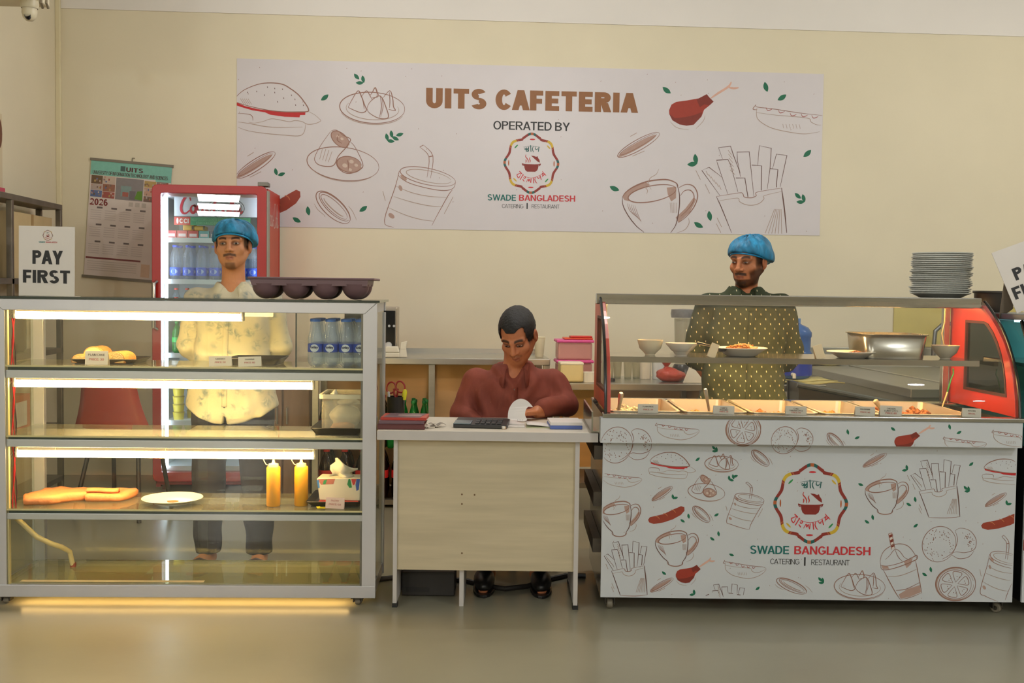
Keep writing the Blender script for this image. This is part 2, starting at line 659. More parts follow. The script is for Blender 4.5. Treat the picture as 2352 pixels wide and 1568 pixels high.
def d_burger():
    return (-10, 245, 755, 710), [
        ('f', RED, [(50, 425), (120, 455), (220, 478), (340, 492), (500, 495), (625, 490), (622, 520), (580, 522), (575, 542), (450, 540), (330, 525), (285, 505), (180, 490), (90, 465), (45, 450)]),
        ('s', SK, 1.5, [(35, 400), (60, 360), (120, 310), (230, 262), (330, 248), (430, 257), (500, 295), (570, 350), (630, 430), (650, 470), (640, 490), (560, 495), (450, 497), (330, 488), (200, 465), (100, 440), (45, 420), (35, 400)]),
        ('s', LT, .9, [(650, 490), (700, 515), (740, 550), (752, 570), (700, 595), (640, 600), (600, 580), (540, 570), (490, 582), (420, 570), (340, 560), (270, 585), (200, 600), (150, 595)]),
        ('s', SK, .9, [(20, 530), (60, 520), (150, 525), (180, 545), (185, 580)]),
        ('s', LT, 1, [(30, 600), (60, 595), (150, 605), (300, 630), (450, 632), (600, 625)]),
        ('s', LT, 1, [(20, 530), (10, 560), (25, 600), (30, 625), (60, 640), (150, 670), (300, 690), (450, 700), (560, 705), (605, 685), (622, 640), (628, 590)]),
    ] + [('s', DK, .9, [(x, y), (x + 3, y + 12)]) for x, y in ((140, 330), (215, 320), (305, 280), (365, 290), (430, 295), (365, 325), (280, 350), (440, 372), (505, 345), (535, 380), (540, 430), (388, 405), (605, 430))] \
      + [('s', LT, .6, [(80 + i * 16, 390), (110 + i * 16, 440)]) for i in range(5)]


def d_samosa():
    o = [('s', SK, 1.3, ellipse(1185, 465, 272, 135, 2) + [(1457, 475)]), ('s', LT, 1, ellipse(1187, 475, 220, 95, 2, a0=-20, a1=205)),
         ('s', LT, 1.2, ellipse(1185, 480, 272, 130, 2, a0=20, a1=160))]
    for w, P in ((1.3, [(985, 465), (1010, 410), (1065, 320), (1095, 370), (1120, 440), (1135, 490), (1090, 510), (1000, 475), (985, 465)]),
                 (1.1, [(1070, 320), (1105, 400), (1118, 480)]), (1.1, [(1095, 370), (1135, 318), (1165, 360), (1185, 400)]),
                 (1.3, [(1165, 360), (1185, 330), (1208, 288), (1225, 325), (1240, 360)]), (.9, [(1185, 380), (1230, 370)]), (1, [(1208, 290), (1225, 340), (1222, 370)]),
                 (1.3, [(1140, 470), (1170, 410), (1250, 360), (1300, 460), (1318, 548), (1240, 555), (1160, 510), (1140, 470)]),
                 (1.1, [(1250, 360), (1262, 450), (1245, 550)]), (.9, [(1262, 365), (1275, 450), (1255, 545)]),
                 (1.3, [(1275, 375), (1330, 312), (1355, 380), (1362, 450), (1378, 485), (1320, 475)]), (1.1, [(1325, 320), (1332, 400), (1328, 465)])):
        o.append(('s', SK, w, P))
    return (912, 285, 1460, 605), o


def d_wrap():
    o = [('s', SK, 1.2, ellipse(940, 935, 302, 142, 6) + [(1240, 966)]), ('s', LT, 1, ellipse(940, 945, 290, 140, 6, a0=20, a1=150)),
         ('f', TIN, ellipse(915, 725, 88, 50, 42)), ('f', TIN, ellipse(992, 940, 102, 66, 12))]
    for P in ([(835, 660), (760, 770), (705, 880), (715, 930), (760, 955), (830, 960), (870, 940), (900, 870), (960, 800), (985, 760), (1000, 720), (940, 690), (900, 655), (870, 645), (838, 655)],
              [(1000, 745), (1040, 790), (1105, 930), (1085, 980), (1010, 1015), (950, 1010), (900, 970), (885, 920), (920, 880), (980, 870)],
              ellipse(915, 725, 90, 52, 42), ellipse(992, 940, 104, 68, 12), [(905, 680), (890, 730), (930, 760)], [(975, 900), (985, 940), (985, 990)]):
        o.append(('s', SK, 1.2, P))
    for x, y, r in ((955, 950, 22), (1010, 915, 20), (1050, 945, 16), (1000, 985, 16), (930, 720, 14), (895, 700, 12)):
        o.append(('f2', (205, 186, 174), ellipse(x, y, r, r * .8, 20, 10)))
    for i in range(4):
        o.append(('s', LT, .7, [(770 + i * 26, 800 + i * 10), (745 + i * 24, 900 + i * 8)]))
    return (638, 643, 1245, 1090), o


def d_slice():
    return (715, 1160, 1003, 1438), [('s', SK, 1.3, ellipse(858, 1298, 182, 78, 43) + [(991, 1422)]), ('s', SK, 1, ellipse(868, 1292, 165, 60, 43)), ('s', SK, .9, ellipse(866, 1294, 145, 44, 43)),
                                     ('s', LT, 1.6, ellipse(862, 1296, 110, 20, 43, a0=0, a1=180)), ('s', LT, .8, [(700, 1270), (730, 1320), (790, 1370)]), ('s', LT, .8, [(985, 1285), (1020, 1330), (1055, 1405)])]


def d_slicelong():
    return (55, 820, 375, 1065), [('f', TIN, ellipse(205, 955, 175, 26, -36)), ('s', SK, 1.1, ellipse(215, 945, 192, 46, -36) + [(370, 832)]), ('s', SK, .9, ellipse(212, 940, 170, 24, -36)), ('s', LT, .9, [(150, 870), (200, 835)]), ('s', LT, .9, [(170, 1050), (260, 1000)])]


def d_drink():
    return (884, 330, 1046, 548), [
        ('s', SK, 1.0, ellipse(982, 404, 64, 19, 11) + [(1045, 416)]), ('s', LT, 1, ellipse(984, 404, 52, 13, 11)),
        ('s', SK, 1.0, [(918, 392), (916, 404), (940, 420), (985, 432), (1020, 436), (1040, 430), (1045, 416)]),
        ('s', SK, 1.0, [(917, 392), (908, 430), (884, 509), (905, 524), (940, 536), (970, 544), (984, 545)]), ('s', SK, 1.0, [(1038, 434), (1027, 450), (992, 518), (984, 545)]),
        ('s', LT, 1, [(910, 428), (945, 442), (985, 450), (1029, 452)]), ('s', LT, 1, [(905, 452), (945, 464), (985, 472), (1018, 474)]), ('s', LT, 1, [(893, 478), (930, 494), (965, 504), (997, 508)]),
        ('s', SK, .9, [(980, 406), (984, 358), (963, 336)]), ('s', SK, .9, [(988, 408), (993, 356), (971, 331)]), ('s', SK, .9, [(963, 336), (971, 331)]), ('s', SK, 1.2, [(984, 358), (993, 356)]),
        ('f', TIN, ellipse(927, 408, 9, 4, 40)), ('f', TIN, ellipse(920, 432, 7, 4, 70)), ('f', TIN, ellipse(900, 497, 8, 5, 40)), ('s', LT, .8, [(880, 440), (886, 462)]), ('s', LT, .8, [(1040, 450), (1020, 490)])]


def d_cup():
    o = [('f', TIN, [(190, 1170), (215, 1130), (280, 1080), (380, 1035), (420, 1060), (300, 1110), (240, 1160), (245, 1205), (205, 1195)]),
         ('f', TIN, [(560, 1080), (640, 1070), (640, 1170), (600, 1200), (570, 1140)]),
         ('f', TIN, [(640, 1340), (720, 1260), (790, 1160), (810, 1180), (760, 1290), (665, 1385)]),
         ('s', SK, 2, [(190, 1170), (215, 1130), (280, 1080), (380, 1035), (480, 1015), (570, 1012), (640, 1040), (655, 1070)]),
         ('s', SK, 1.6, ellipse(438, 1135, 205, 68, -13) + [(638, 1089)]),
         ('s', DK, 1.3, [(190, 1170), (195, 1240), (240, 1330), (310, 1420), (375, 1475), (395, 1520)]),
         ('s', DK, 1.4, [(640, 1040), (665, 1120), (670, 1220), (660, 1320), (640, 1410), (600, 1475), (585, 1520)]),
         ('s', SK, 1.6, [(375, 1475), (380, 1515), (430, 1540), (490, 1548), (550, 1540), (595, 1515), (600, 1475)]),
         ('s', SK, 1.5, [(660, 1080), (720, 1050), (780, 1060), (815, 1110), (820, 1170), (790, 1250), (730, 1330), (665, 1385)]),
         ('s', SK, 1.3, [(675, 1150), (710, 1105), (760, 1100), (790, 1140), (785, 1200), (740, 1270), (680, 1330)]),
         ('s', LT, .9, [(490, 920), (470, 965), (420, 1000), (405, 1050), (430, 1100)]), ('s', LT, .9, [(370, 1030), (380, 1080), (400, 1110), (390, 1140)]),
         ('s', LT, .9, [(745, 1340), (755, 1385), (720, 1445), (650, 1475)])]
    for i in range(5):
        o.append(('s', SK, .6, [(230 + i * 16, 1225 + i * 4), (255 + i * 17, 1290 + i * 8), (320 + i * 8, 1345 + i * 10)]))
        o.append(('s', LT, .6, [(590 + i * 14, 1210), (600 + i * 11, 1300)]))
    return (185, 915, 825, 1548), o


def d_fries():
    o = []
    for P in ([(1025, 1155), (870, 940), (930, 912), (1045, 1000)], [(1090, 1140), (1000, 880), (990, 850), (1085, 840), (1110, 890), (1175, 1120)],
              [(1040, 835), (1005, 740), (1105, 725), (1130, 800), (1180, 930), (1195, 990)], [(1190, 960), (1165, 850), (1160, 775), (1262, 770), (1275, 880), (1310, 1165)],
              [(1155, 1000), (1230, 998), (1260, 1165)], [(1285, 885), (1368, 890), (1370, 1105)], [(1335, 885), (1345, 715), (1445, 735), (1440, 900), (1420, 1090)],
              [(1440, 912), (1505, 920), (1495, 1075)], [(1460, 915), (1490, 785), (1578, 795), (1555, 920), (1528, 1070)]):
        o.append(('l', DK, 1.1, P))
    o += [('s', DK, 1.2, [(995, 1165), (1040, 1260), (1130, 1480), (1150, 1530)]), ('s', DK, 1.8, [(1540, 1080), (1570, 1280), (1597, 1515)]),
          ('s', SK, 1, [(1150, 1530), (1400, 1535), (1597, 1515)]),
          ('s', SK, 1, [(995, 1165), (1180, 1130), (1215, 1135), (1230, 1165), (1290, 1170), (1330, 1150), (1335, 1120), (1540, 1080)]),
          ('s', LT, 1, [(1005, 1205), (1170, 1175), (1190, 1205), (1240, 1230), (1300, 1235), (1360, 1215), (1395, 1175), (1395, 1150), (1540, 1110)])]
    for i in range(6):
        o.append(('s', LT, .8, [(1485 + i * 14 - i * 3, 1265), (1410 + i * 28, 1480)]))
        o.append(('s', LT, .7, [(1085 + i * 4, 760 + i * 34), (1115 + i * 6, 800 + i * 34)]))
        o.append(('s', LT, .7, [(905 + i * 22, 945 + i * 24), (925 + i * 22, 985 + i * 24)]))
    for x, y in ((820, 940), (900, 1060), (1005, 1350), (1000, 1400)):
        o.append(('s', LT, .8, [(x, y), (x + 40, y + 80)]))
    return (865, 715, 1600, 1535), o


def d_hotdog():
    o = [('s', SK, .9, [(1330, 380), (1340, 395), (1500, 412), (1700, 440), (1895, 458), (1990, 462), (2040, 480)]),
         ('s', LT, 1, [(1340, 400), (1335, 440), (1345, 500), (1400, 550), (1500, 595), (1700, 630), (1800, 625), (1900, 600), (1985, 560), (2040, 510), (2042, 480)]),
         ('s', LT, .9, [(1335, 445), (1500, 465), (1765, 485), (1800, 520), (1850, 545), (1900, 545), (1960, 530), (2030, 500)]), ('s', SK, 1, [(1330, 372), (1305, 415), (1340, 420)])]
    for x, y in ((1440, 405), (1545, 425), (1645, 450), (1740, 455), (1830, 465)):
        o.append(('s', CHI, .9, [(x - 25, y - 8), (x - 12, y + 18), (x + 12, y + 14), (x + 30, y + 2)]))
    for i in range(6):
        o.append(('s', LT, .6, [(1560 + i * 28, 545), (1570 + i * 28, 585)]))
    return (1300, 370, 2045, 632), o


def d_drumstick():
    return (585, 160, 1180, 570), [
        ('f', CHI, [(590, 430), (610, 380), (650, 355), (740, 340), (860, 315), (905, 280), (930, 310), (965, 345), (930, 380), (885, 420), (865, 480), (800, 555), (740, 565), (680, 555), (620, 520), (592, 465)]),
        ('f2', CHD, [(592, 465), (640, 500), (720, 490), (800, 470), (870, 440), (865, 480), (800, 555), (740, 565), (680, 555), (620, 520)]),
        ('f2', CHD, [(820, 330), (905, 280), (930, 310), (965, 345), (930, 380), (885, 370), (850, 400)]),
        ('s', PNK, 3.2, [(940, 315), (1000, 270), (1085, 210), (1112, 165)]), ('s', PNK, 3, [(1080, 212), (1130, 222), (1175, 215)]),
        ('s', LT, .7, [(600, 530), (660, 585), (760, 600)]), ('s', LT, .7, [(820, 590), (880, 520), (895, 470)])]


def d_sausage():
    o = [('f', SAU, [(487, 830), (500, 810), (540, 800), (600, 785), (680, 745), (730, 722), (755, 730), (757, 757), (730, 790), (670, 825), (600, 850), (530, 862), (495, 850)])]
    for x, y in ((560, 812), (620, 790), (680, 762)):
        o.append(('s', (196, 118, 72), 1.2, [(x - 22, y - 12), (x, y - 4), (x + 12, y + 12)]))
    return (487, 722, 757, 862), o


def d_tomato():
    o = [('s', SK, 2.2, ellipse(1175, 1255, 137, 118, 0) + [(1312, 1258)]), ('s', SK, 1.2, ellipse(1170, 1258, 112, 104, 0) + [(1282, 1260)]), ('s', LT, 1.4, ellipse(1172, 1256, 126, 112, 0))]
    for k in range(6):
        a = math.radians(k * 60 - 80)
        cx, cy = 1170 + 62 * math.cos(a), 1258 + 58 * math.sin(a)
        P = []
        for dx, dy in ((-42, 0), (22, -32), (34, 0), (22, 32), (-42, 0)):
            P.append((cx + dx * math.cos(a) - dy * math.sin(a), cy + dx * math.sin(a) + dy * math.cos(a)))
        o.append(('s', SK, 1.1, P))
        for q in (-8, 8):
            o.append(('s', SK, 1, [(cx + 8 - q * math.sin(a), cy + q * math.cos(a)), (cx + 12 - q * math.sin(a), cy + q * math.cos(a) + 5)]))
    return (1035, 1130, 1315, 1378), o


def d_buns():
    rr = random.Random(3)
    o = [('s', SK, 1.1, ellipse(1055, 970, 118, 132, 20) + [(1165, 1010)]), ('s', SK, 1, [(1165, 870), (1205, 850), (1270, 868), (1312, 920), (1318, 975), (1300, 1010), (1240, 1030), (1180, 1025), (1150, 1035)]),
         ('s', SK, 1, [(1165, 870), (1185, 930), (1170, 1000), (1130, 1050), (1080, 1080)]), ('s', SK, 1, [(1145, 1045), (1200, 1075), (1270, 1060), (1305, 1015)])]
    for i in range(95):
        if i % 3:
            a, r = rr.uniform(0, 6.28), rr.uniform(.25, .97) ** .6
            x, y = 1050 + 108 * r * math.cos(a), 970 + 118 * r * math.sin(a)
        else:
            a, r = rr.uniform(-2, 1.2), rr.uniform(.3, .95)
            x, y = 1240 + 68 * r * math.cos(a), 945 + 80 * r * math.sin(a)
        o.append(('l', SK, .9, [(x, y), (x + 4, y + 7)]))
    return (930, 840, 1322, 1100), o


def d_shake():
    o = [('s', SK, 1.2, [(640, 1125), (637, 1080), (655, 1025), (700, 985), (760, 965), (815, 975), (850, 1005), (880, 1050), (886, 1065)]),
         ('s', SK, 1.5, [(640, 1120), (690, 1125), (780, 1100), (860, 1060), (886, 1045), (890, 1068), (870, 1085), (780, 1125), (700, 1150), (650, 1150), (640, 1120)]),
         ('s', SK, 1.4, [(660, 1155), (700, 1230), (745, 1310), (782, 1365)]), ('s', SK, 1.4, [(880, 1085), (895, 1150), (912, 1230), (930, 1315)]), ('s', SK, 1.1, [(782, 1365), (850, 1350), (930, 1315)]),
         ('s', LT, 1.2, [(685, 1200), (770, 1195), (850, 1165), (890, 1145)]), ('s', SK, 1.2, [(750, 1300), (820, 1290), (915, 1240)]),
         ('f', TIN, [(770, 1330), (830, 1290), (915, 1260), (925, 1310), (850, 1345), (785, 1360)]), ('f', TIN, [(645, 1120), (690, 1128), (700, 1145), (655, 1148)]), ('f', TIN, [(800, 1095), (860, 1065), (850, 1110), (820, 1140)]),
         ('f', (214, 202, 194), [(688, 895), (710, 886), (735, 1000), (712, 1006)]),
         ('s', SK, 1, [(688, 895), (712, 1006)]), ('s', SK, 1, [(710, 886), (735, 1000)]), ('s', SK, 1, [(688, 895), (710, 886)])]
    for y in (905, 940, 975):
        o.append(('f2', CHD, [(690 + (y - 895) * .22, y), (714 + (y - 895) * .2, y - 12), (718 + (y - 895) * .2, y + 6), (694 + (y - 895) * .22, y + 18)]))
    o += [('s', SK, 1, [(670, 1080), (700, 1050), (735, 1005), (770, 1020), (800, 1060), (830, 1075)]), ('s', SK, 1, [(735, 1005), (760, 1060), (790, 1090)])]
    return (636, 885, 932, 1368), o


DRAW = {'burger': d_burger(), 'samosa_plate': d_samosa(), 'wrap_plate': d_wrap(), 'slice': d_slice(), 'cut_slice': d_slicelong(), 'drink': d_drink(), 'coffee_cup': d_cup(),
        'fries': d_fries(), 'hotdog': d_hotdog(), 'drumstick': d_drumstick(), 'sausage': d_sausage(), 'tomato': d_tomato(), 'buns': d_buns(), 'milkshake': d_shake()}


def put(pr, name, rect, w):
    """draw one design into rect = (x_left, z_top, x_right, z_bottom) with pen width w metres"""
    (bx0, by0, bx1, by1), items = DRAW[name]
    x0, z1, x1, z0 = rect

    def T(p):
        return (x0 + (p[0] - bx0) / (bx1 - bx0) * (x1 - x0), z1 - (p[1] - by0) / (by1 - by0) * (z1 - z0))
    for it in items:
        if it[0] == 'f':
            pr.fill([T(p) for p in it[2]], it[1])
        elif it[0] == 'f2':
            pr.fill([T(p) for p in it[2]], it[1], lift=0.0006)
        else:
            pr.stroke([T(p) for p in it[3]], it[1], it[2] * w, smooth=4 if it[0] == 's' else 0)


def put_px(pr, name, fr, y, pxbox, w):
    a, b = fr.at(pxbox[0], pxbox[1], y), fr.at(pxbox[2], pxbox[3], y)
    put(pr, name, (a.x, a.z, b.x, b.z), w)


def leaf(pr, fr, y, px, py, ang, ln):
    """a pointed leaf: ang in degrees clockwise on the photo, ln in photo pixels"""
    r = math.radians(ang)
    P = []
    for t in np.linspace(-1, 1, 9):
        P.append((t * ln / 2, (1 - t * t) * ln * .26))
    for t in np.linspace(1, -1, 9)[1:-1]:
        P.append((t * ln / 2, -(1 - t * t) * ln * .20))
    Q = []
    for u, v in P:
        q = fr.at(px + u * math.cos(r) - v * math.sin(r), py + u * math.sin(r) + v * math.cos(r), y)
        Q.append((q.x, q.z))
    pr.fill(Q[::-1], GRN)


def logo(parent, y, cx, cz, s, ring=True):
    """the caterer's emblem; s = metres per design unit of a 1050 unit tall badge"""
    def T(p):
        return (cx + (p[0] - 640) * s, cz - (p[1] - 605) * s)
    MAR, TEAL, YEL, ORG, LRED = (140, 44, 34), (20, 92, 88), (206, 172, 50), (176, 92, 48), (200, 40, 48)
    pr = Print(y)
    n = 192

    def rad(a):
        return 486 + 27 * math.cos(8 * a) + (14 if abs(math.sin(a)) > .93 else 0)
    seg = {}
    for i in range(n):
        a0, a1 = 2 * PI * i / n, 2 * PI * (i + 1) / n
        d = math.degrees(a0) % 90
        m = min(d, 90 - d)
        c_ = MAR
        if 3.5 < m < 9: c_ = TEAL
        if m < 3.5: c_ = ORG
        if abs(d - 45) < 9: c_ = YEL
        if 9.5 < abs(d - 45) < 12: c_ = ORG
        P = []
        for a, q in ((a0, 23), (a1, 23), (a1, -23), (a0, -23)):
            r = rad(a) + q
            P.append(T((640 + r * math.cos(a), 605 + r * 1.06 * math.sin(a))))
        pr.fill(P, c_)
    pr.build('emblem_ring', parent)
    pr = Print(y)
    for P, c_ in ((ellipse(655, 152, 52, 14, 0), LRED), (ellipse(635, 1062, 52, 14, 0), LRED), (ellipse(206, 605, 11, 55, 0), ORG), (ellipse(1074, 605, 11, 55, 0), ORG),
                  (ellipse(346, 292, 46, 13, -45), (44, 140, 72)), (ellipse(965, 292, 46, 13, 45), YEL), (ellipse(330, 922, 46, 13, 45), YEL), (ellipse(936, 924, 46, 13, -48), (44, 140, 72))):
        pr.fill([T(p) for p in P], c_)
    pr.build('emblem_mark', parent)['kind'] = 'stuff'
    pr = Print(y)
    pot = (132, 36, 26)
    pr.fill([T(p) for p in [(500, 622), (775, 622), (772, 690), (755, 735), (715, 765), (560, 765), (525, 735), (508, 690)]], pot)
    pr.fill([T(p) for p in [(460, 605), (500, 618), (640, 626), (780, 618), (820, 605), (820, 628), (780, 640), (640, 646), (500, 640), (460, 628)]], pot, lift=.0006)
    pr.fill([T(p) for p in [(630, 458), (690, 465), (760, 490), (795, 540), (803, 590), (760, 570), (690, 510)]], pot)
    pr.fill([T(p) for p in ellipse(748, 484, 14, 14)], pot, lift=.0006)
    for P in ([(463, 612), (478, 645), (512, 655)], [(818, 612), (800, 645), (768, 655)]):
        pr.stroke([T(p) for p in P], pot, 13 * s)
    for P in ([(535, 440), (528, 480), (560, 520), (580, 560), (575, 600)], [(530, 535), (540, 560), (532, 598)], [(615, 490), (605, 520), (618, 560), (610, 595)]):
        pr.stroke([T(p) for p in P], (190, 50, 40), 16 * s)
    pr.build('emblem_pot', parent)
    pr = Print(y)
    for P in ([(480, 300), (560, 284), (640, 278), (720, 284), (802, 300)],):
        pr.stroke([T(p) for p in P], TEAL, 7 * s)
    for P in ([(500, 315), (522, 322), (540, 345), (515, 345), (500, 330)], [(545, 300), (548, 335), (575, 325), (582, 292)], [(582, 292), (584, 378)], [(532, 380), (556, 348), (584, 372)], [(540, 378), (584, 378)],
              [(620, 262), (630, 386)], [(675, 286), (657, 322), (665, 365), (684, 396)], [(718, 290), (714, 330), (742, 342), (766, 312)], [(782, 288), (770, 382)]):
        pr.stroke([T(p) for p in P], TEAL, 15 * s)
    for P in ([(440, 798), (520, 855), (600, 878), (680, 876), (760, 850), (832, 806)],):
        pr.stroke([T(p) for p in P], LRED, 7 * s)
    for P in ([(412, 758), (462, 806)], [(442, 794), (370, 826), (402, 886), (442, 800)], [(366, 822), (398, 812)], [(490, 814), (426, 922)], [(500, 862), (524, 856), (526, 884), (500, 890), (496, 868)], [(478, 908), (506, 950)],
              [(546, 965), (582, 902), (592, 946), (612, 906), (622, 960)], [(640, 892), (632, 976)], [(680, 880), (692, 982)], [(724, 862), (710, 910), (730, 958), (756, 982)], [(744, 848), (782, 890), (800, 850)], [(808, 828), (832, 912)],
              [(834, 818), (862, 790), (852, 862)], [(848, 748), (890, 800), (926, 832)], [(862, 840), (906, 796)]):
        pr.stroke([T(p) for p in P], LRED, 15 * s)
    pr.build('emblem_script', parent)['kind'] = 'stuff'


SCRIPT = {  # single-stroke script letters, unit height 1 (y up), used for the drinks lettering
    'C': ([[(.62, .72), (.55, .95), (.35, .98), (.12, .7), (.0, .3), (.08, .02), (.3, -.04), (.6, .18)]], .62),
    'o': ([[(.2, .45), (.06, .38), (.0, .2), (.08, .02), (.22, .02), (.32, .2), (.28, .4), (.2, .45), (.3, .38), (.42, .42)]], .4),
    'c': ([[(.3, .36), (.2, .45), (.06, .34), (.0, .16), (.1, .0), (.24, .04), (.38, .2)]], .36),
    'a': ([[(.32, .36), (.18, .45), (.04, .3), (.0, .12), (.1, .0), (.22, .1), (.32, .36), (.32, .1), (.42, .02), (.52, .16)]], .46),
    'l': ([[(.0, .1), (.2, .5), (.3, .9), (.2, 1.0), (.12, .6), (.12, .12), (.22, .0), (.36, .14)]], .34),
    '-': ([[(.02, .24), (.2, .3)]], .26)}


def script_text(pr, txt, T, w, rgb):
    """T maps (u along, v up) in letter heights to plane coordinates"""
    u = 0
    for ch in txt:
        strokes, adv = SCRIPT[ch]
        for P in strokes:
            pr.stroke([T((u + p[0], p[1])) for p in P], rgb, w)
        u += adv


# ------------------------------------------------------------------ the room
wall_m = mat('cream_wall_paint', (226, 217, 191), 0.75, var=0.03, scale=1.5, bump=0.05, bscale=30)
ceil_m = mat('ceiling_paint', (232, 228, 222), 0.8, var=0.03, scale=1.0)
floor_m = mat('floor_epoxy', (142, 138, 118), 0.28, var=0.10, scale=1.3, bump=0.02, bscale=20)
trim_m = mat('trunking_white', (226, 216, 182), 0.5, var=0.03)
XL = R.at(131, 300, YB).x
ZB = R.at(1176, 50, YB).z          # lower edge of the white band along the top of the wall
ZC = 3.75
XR, YF = 6.5, -17.0
struct('floor', MB().box((XL - 4.2, YF, -0.1), (XR, YB + .2, 0)), floor_m)
struct('ceiling', MB().box((XL - 4.2, YF, ZC), (XR, YB + .2, ZC + .1)), ceil_m)
struct('wall_back', MB().box((XL - .2, YB, 0), (XR, YB + .2, ZC)), wall_m)
struct('wall_left', MB().box((XL - .2, 5.1, 0), (XL, YB, ZC)), wall_m)
struct('wall_right', MB().box((XR, YF, 0), (XR + .2, YB + .2, ZC)), wall_m)
struct('wall_front', MB().box((XL - 4.2, YF - .2, 0), (XR, YF, ZC)), wall_m)
struct('wall_side', MB().box((XL - 4.4, YF, 0), (XL - 4.2, 5.1, ZC)), wall_m)
struct('wall_return', MB().box((XL - 4.2, 5.0, 0), (XL - .0, 5.1, ZC)), wall_m)
struct('trim_3', MB().box((XL + .036, YB - .012, ZB), (XR, YB, ZC)), ceil_m)
struct('trim_1', MB().box((XL, YB - .03, 0), (XL + .035, YB, ZC)), trim_m, bevel=.004)
a = R.atx(0, 14, XL + .5)
# beam along the left wall that carries the camera
bx = R.at(100, 8, 6.4)
struct('trim_2', MB().box((XL, 5.1, bx.z), (bx.x, 6.5, ZC)), wall_m, bevel=.01)

# ------------------------------------------------------------------ banner
p0, p1 = R.at(544, 137, YB - .004), R.at(1885, 541, YB - .004)
q0, q1 = R.at(544, 525, YB - .004), R.at(1890, 167, YB - .004)
BX0, BX1 = p0.x, (p1.x + q1.x) / 2
BZ1, BZ0 = (p0.z + q1.z) / 2, p1.z
ban = thing('wall_banner', 'wide printed cafeteria banner with food sketches on the back wall', 'banner')
yb = YB - .004
MB().box((BX0, yb, BZ0), (BX1, YB - .0005, BZ1)).build('vinyl_sheet', mat('banner_vinyl', (212, 207, 210), 0.42, var=0.01), ban)
BCL = (BX0, BZ0, BX1, BZ1)
PW = .0052


def A_(x0, y0, x1, y1):
    return (530 + x0 / 3.647, 120 + y0 / 3.647, 530 + x1 / 3.647, 120 + y1 / 3.647)


def C_(x0, y0, x1, y1):
    return (1380 + x0 / 3.733, 140 + y0 / 3.733, 1380 + x1 / 3.733, 140 + y1 / 3.733)


for nm, bx in (('burger', A_(-10, 245, 755, 710)), ('samosa_plate', A_(912, 285, 1460, 605)), ('wrap_plate', A_(638, 643, 1245, 1090)), ('slice', A_(715, 1160, 1003, 1438)),
               ('cut_slice', A_(40, 820, 375, 1065)), ('drink', (884, 330, 1046, 548)), ('coffee_cup', C_(185, 915, 825, 1548)), ('fries', C_(865, 715, 1600, 1535)),
               ('hotdog', C_(1300, 370, 2045, 632)), ('drumstick', C_(585, 160, 1180, 570)), ('sausage', (590, 434, 690, 500)), ('cut_slice', C_(145, 598, 502, 835))):
    pr = Print(yb, BCL)
    put_px(pr, nm, R, yb, bx, PW)
    pr.build(nm + '_drawing', ban)
pr = Print(yb, BCL)
LA = [(787, 378, -38), (650, 1328, 80), (553, 1403, 30), (1110, 1310, -35), (1055, 203, 48), (1110, 225, 78), (1080, 255, 0), (1310, 710, 75), (1348, 685, 80), (1380, 720, 28), (1340, 742, 8), (1415, 688, -15), (380, 1000, 75), (425, 1020, -18)]
LC = [(565, 250, 38), (1417, 222, 75), (1553, 312, -33), (815, 840, 80), (785, 882, -8), (1770, 792, -42), (117, 1092, 22), (935, 1328, 80), (838, 1405, 30), (1690, 1155, 42), (1740, 1175, 75), (1712, 1207, 0)]
for x, y, a in LA:
    leaf(pr, R, yb, 530 + x / 3.647, 120 + y / 3.647, a, 22 if (x, y) in ((787, 378), (650, 1328), (553, 1403), (1110, 1310)) else 18)
for x, y, a in LC:
    leaf(pr, R, yb, 1380 + x / 3.733, 140 + y / 3.733, a, 24 if x not in (1690, 1740, 1712) else 19)
rr = random.Random(5)
for i in range(46):
    x, z = rr.uniform(BX0, BX1), rr.uniform(BZ0, BZ1)
    pr.fill([(x, z), (x + .006, z + .002), (x + .005, z + .009)], SK)
pr.build('leaf_drawing', ban)['kind'] = 'stuff'


def wtext(txt, pl, pr_, cap, rgb, bold=0.1, fr=R, y=None, parent=None, name='lettering'):
    """text whose base line runs from photo pixel pl to pr_, cap height in pixels"""
    y = yb if y is None else y
    a, b = fr.at(pl[0], pl[1], y), fr.at(pr_[0], pr_[1], y)
    c_ = fr.at(pl[0], pl[1] - cap, y)
    zb = (a.z + b.z) / 2
    return letters(name, txt, parent or ban, y, a.x, b.x, zb, zb + (c_.z - a.z), rgb, bold)


wtext('UITS CAFETERIA', (978.5, 249), (1465.5, 258), 46, (142, 94, 54), .27)
wtext('OPERATED BY', (1133, 298), (1309, 300), 19.5, (40, 40, 42), .15)
wtext('SWADE', (1120, 460), (1185, 461), 14, (16, 104, 98), .17)
wtext('BANGLADESH', (1192, 461), (1321, 463), 14, (196, 44, 52), .17)
wtext('CATERING', (1153, 477.5), (1202, 478), 9, (60, 58, 58), .095)
wtext('RESTAURANT', (1221, 478), (1285, 479), 9, (60, 58, 58), .095)
pr = Print(yb, BCL)
a, b = R.at(1209.5, 466, yb), R.at(1212, 480, yb)
pr.fill([(a.x, b.z), (b.x, b.z), (b.x, a.z), (a.x, a.z)], (40, 40, 42))
pr.build('divider_bar', ban)
lc, l1, l2 = R.at(1220.5, 375, yb), R.at(1220, 310, yb), R.at(1220, 440, yb)
logo(ban, yb, lc.x, lc.z, (l1.z - l2.z) / 1072)

# ------------------------------------------------------------------ wall calendar
yc = YB - .012
ca, cb, cc = R.at(210, 364, yc), R.at(396, 378, yc), R.at(198, 632, yc)
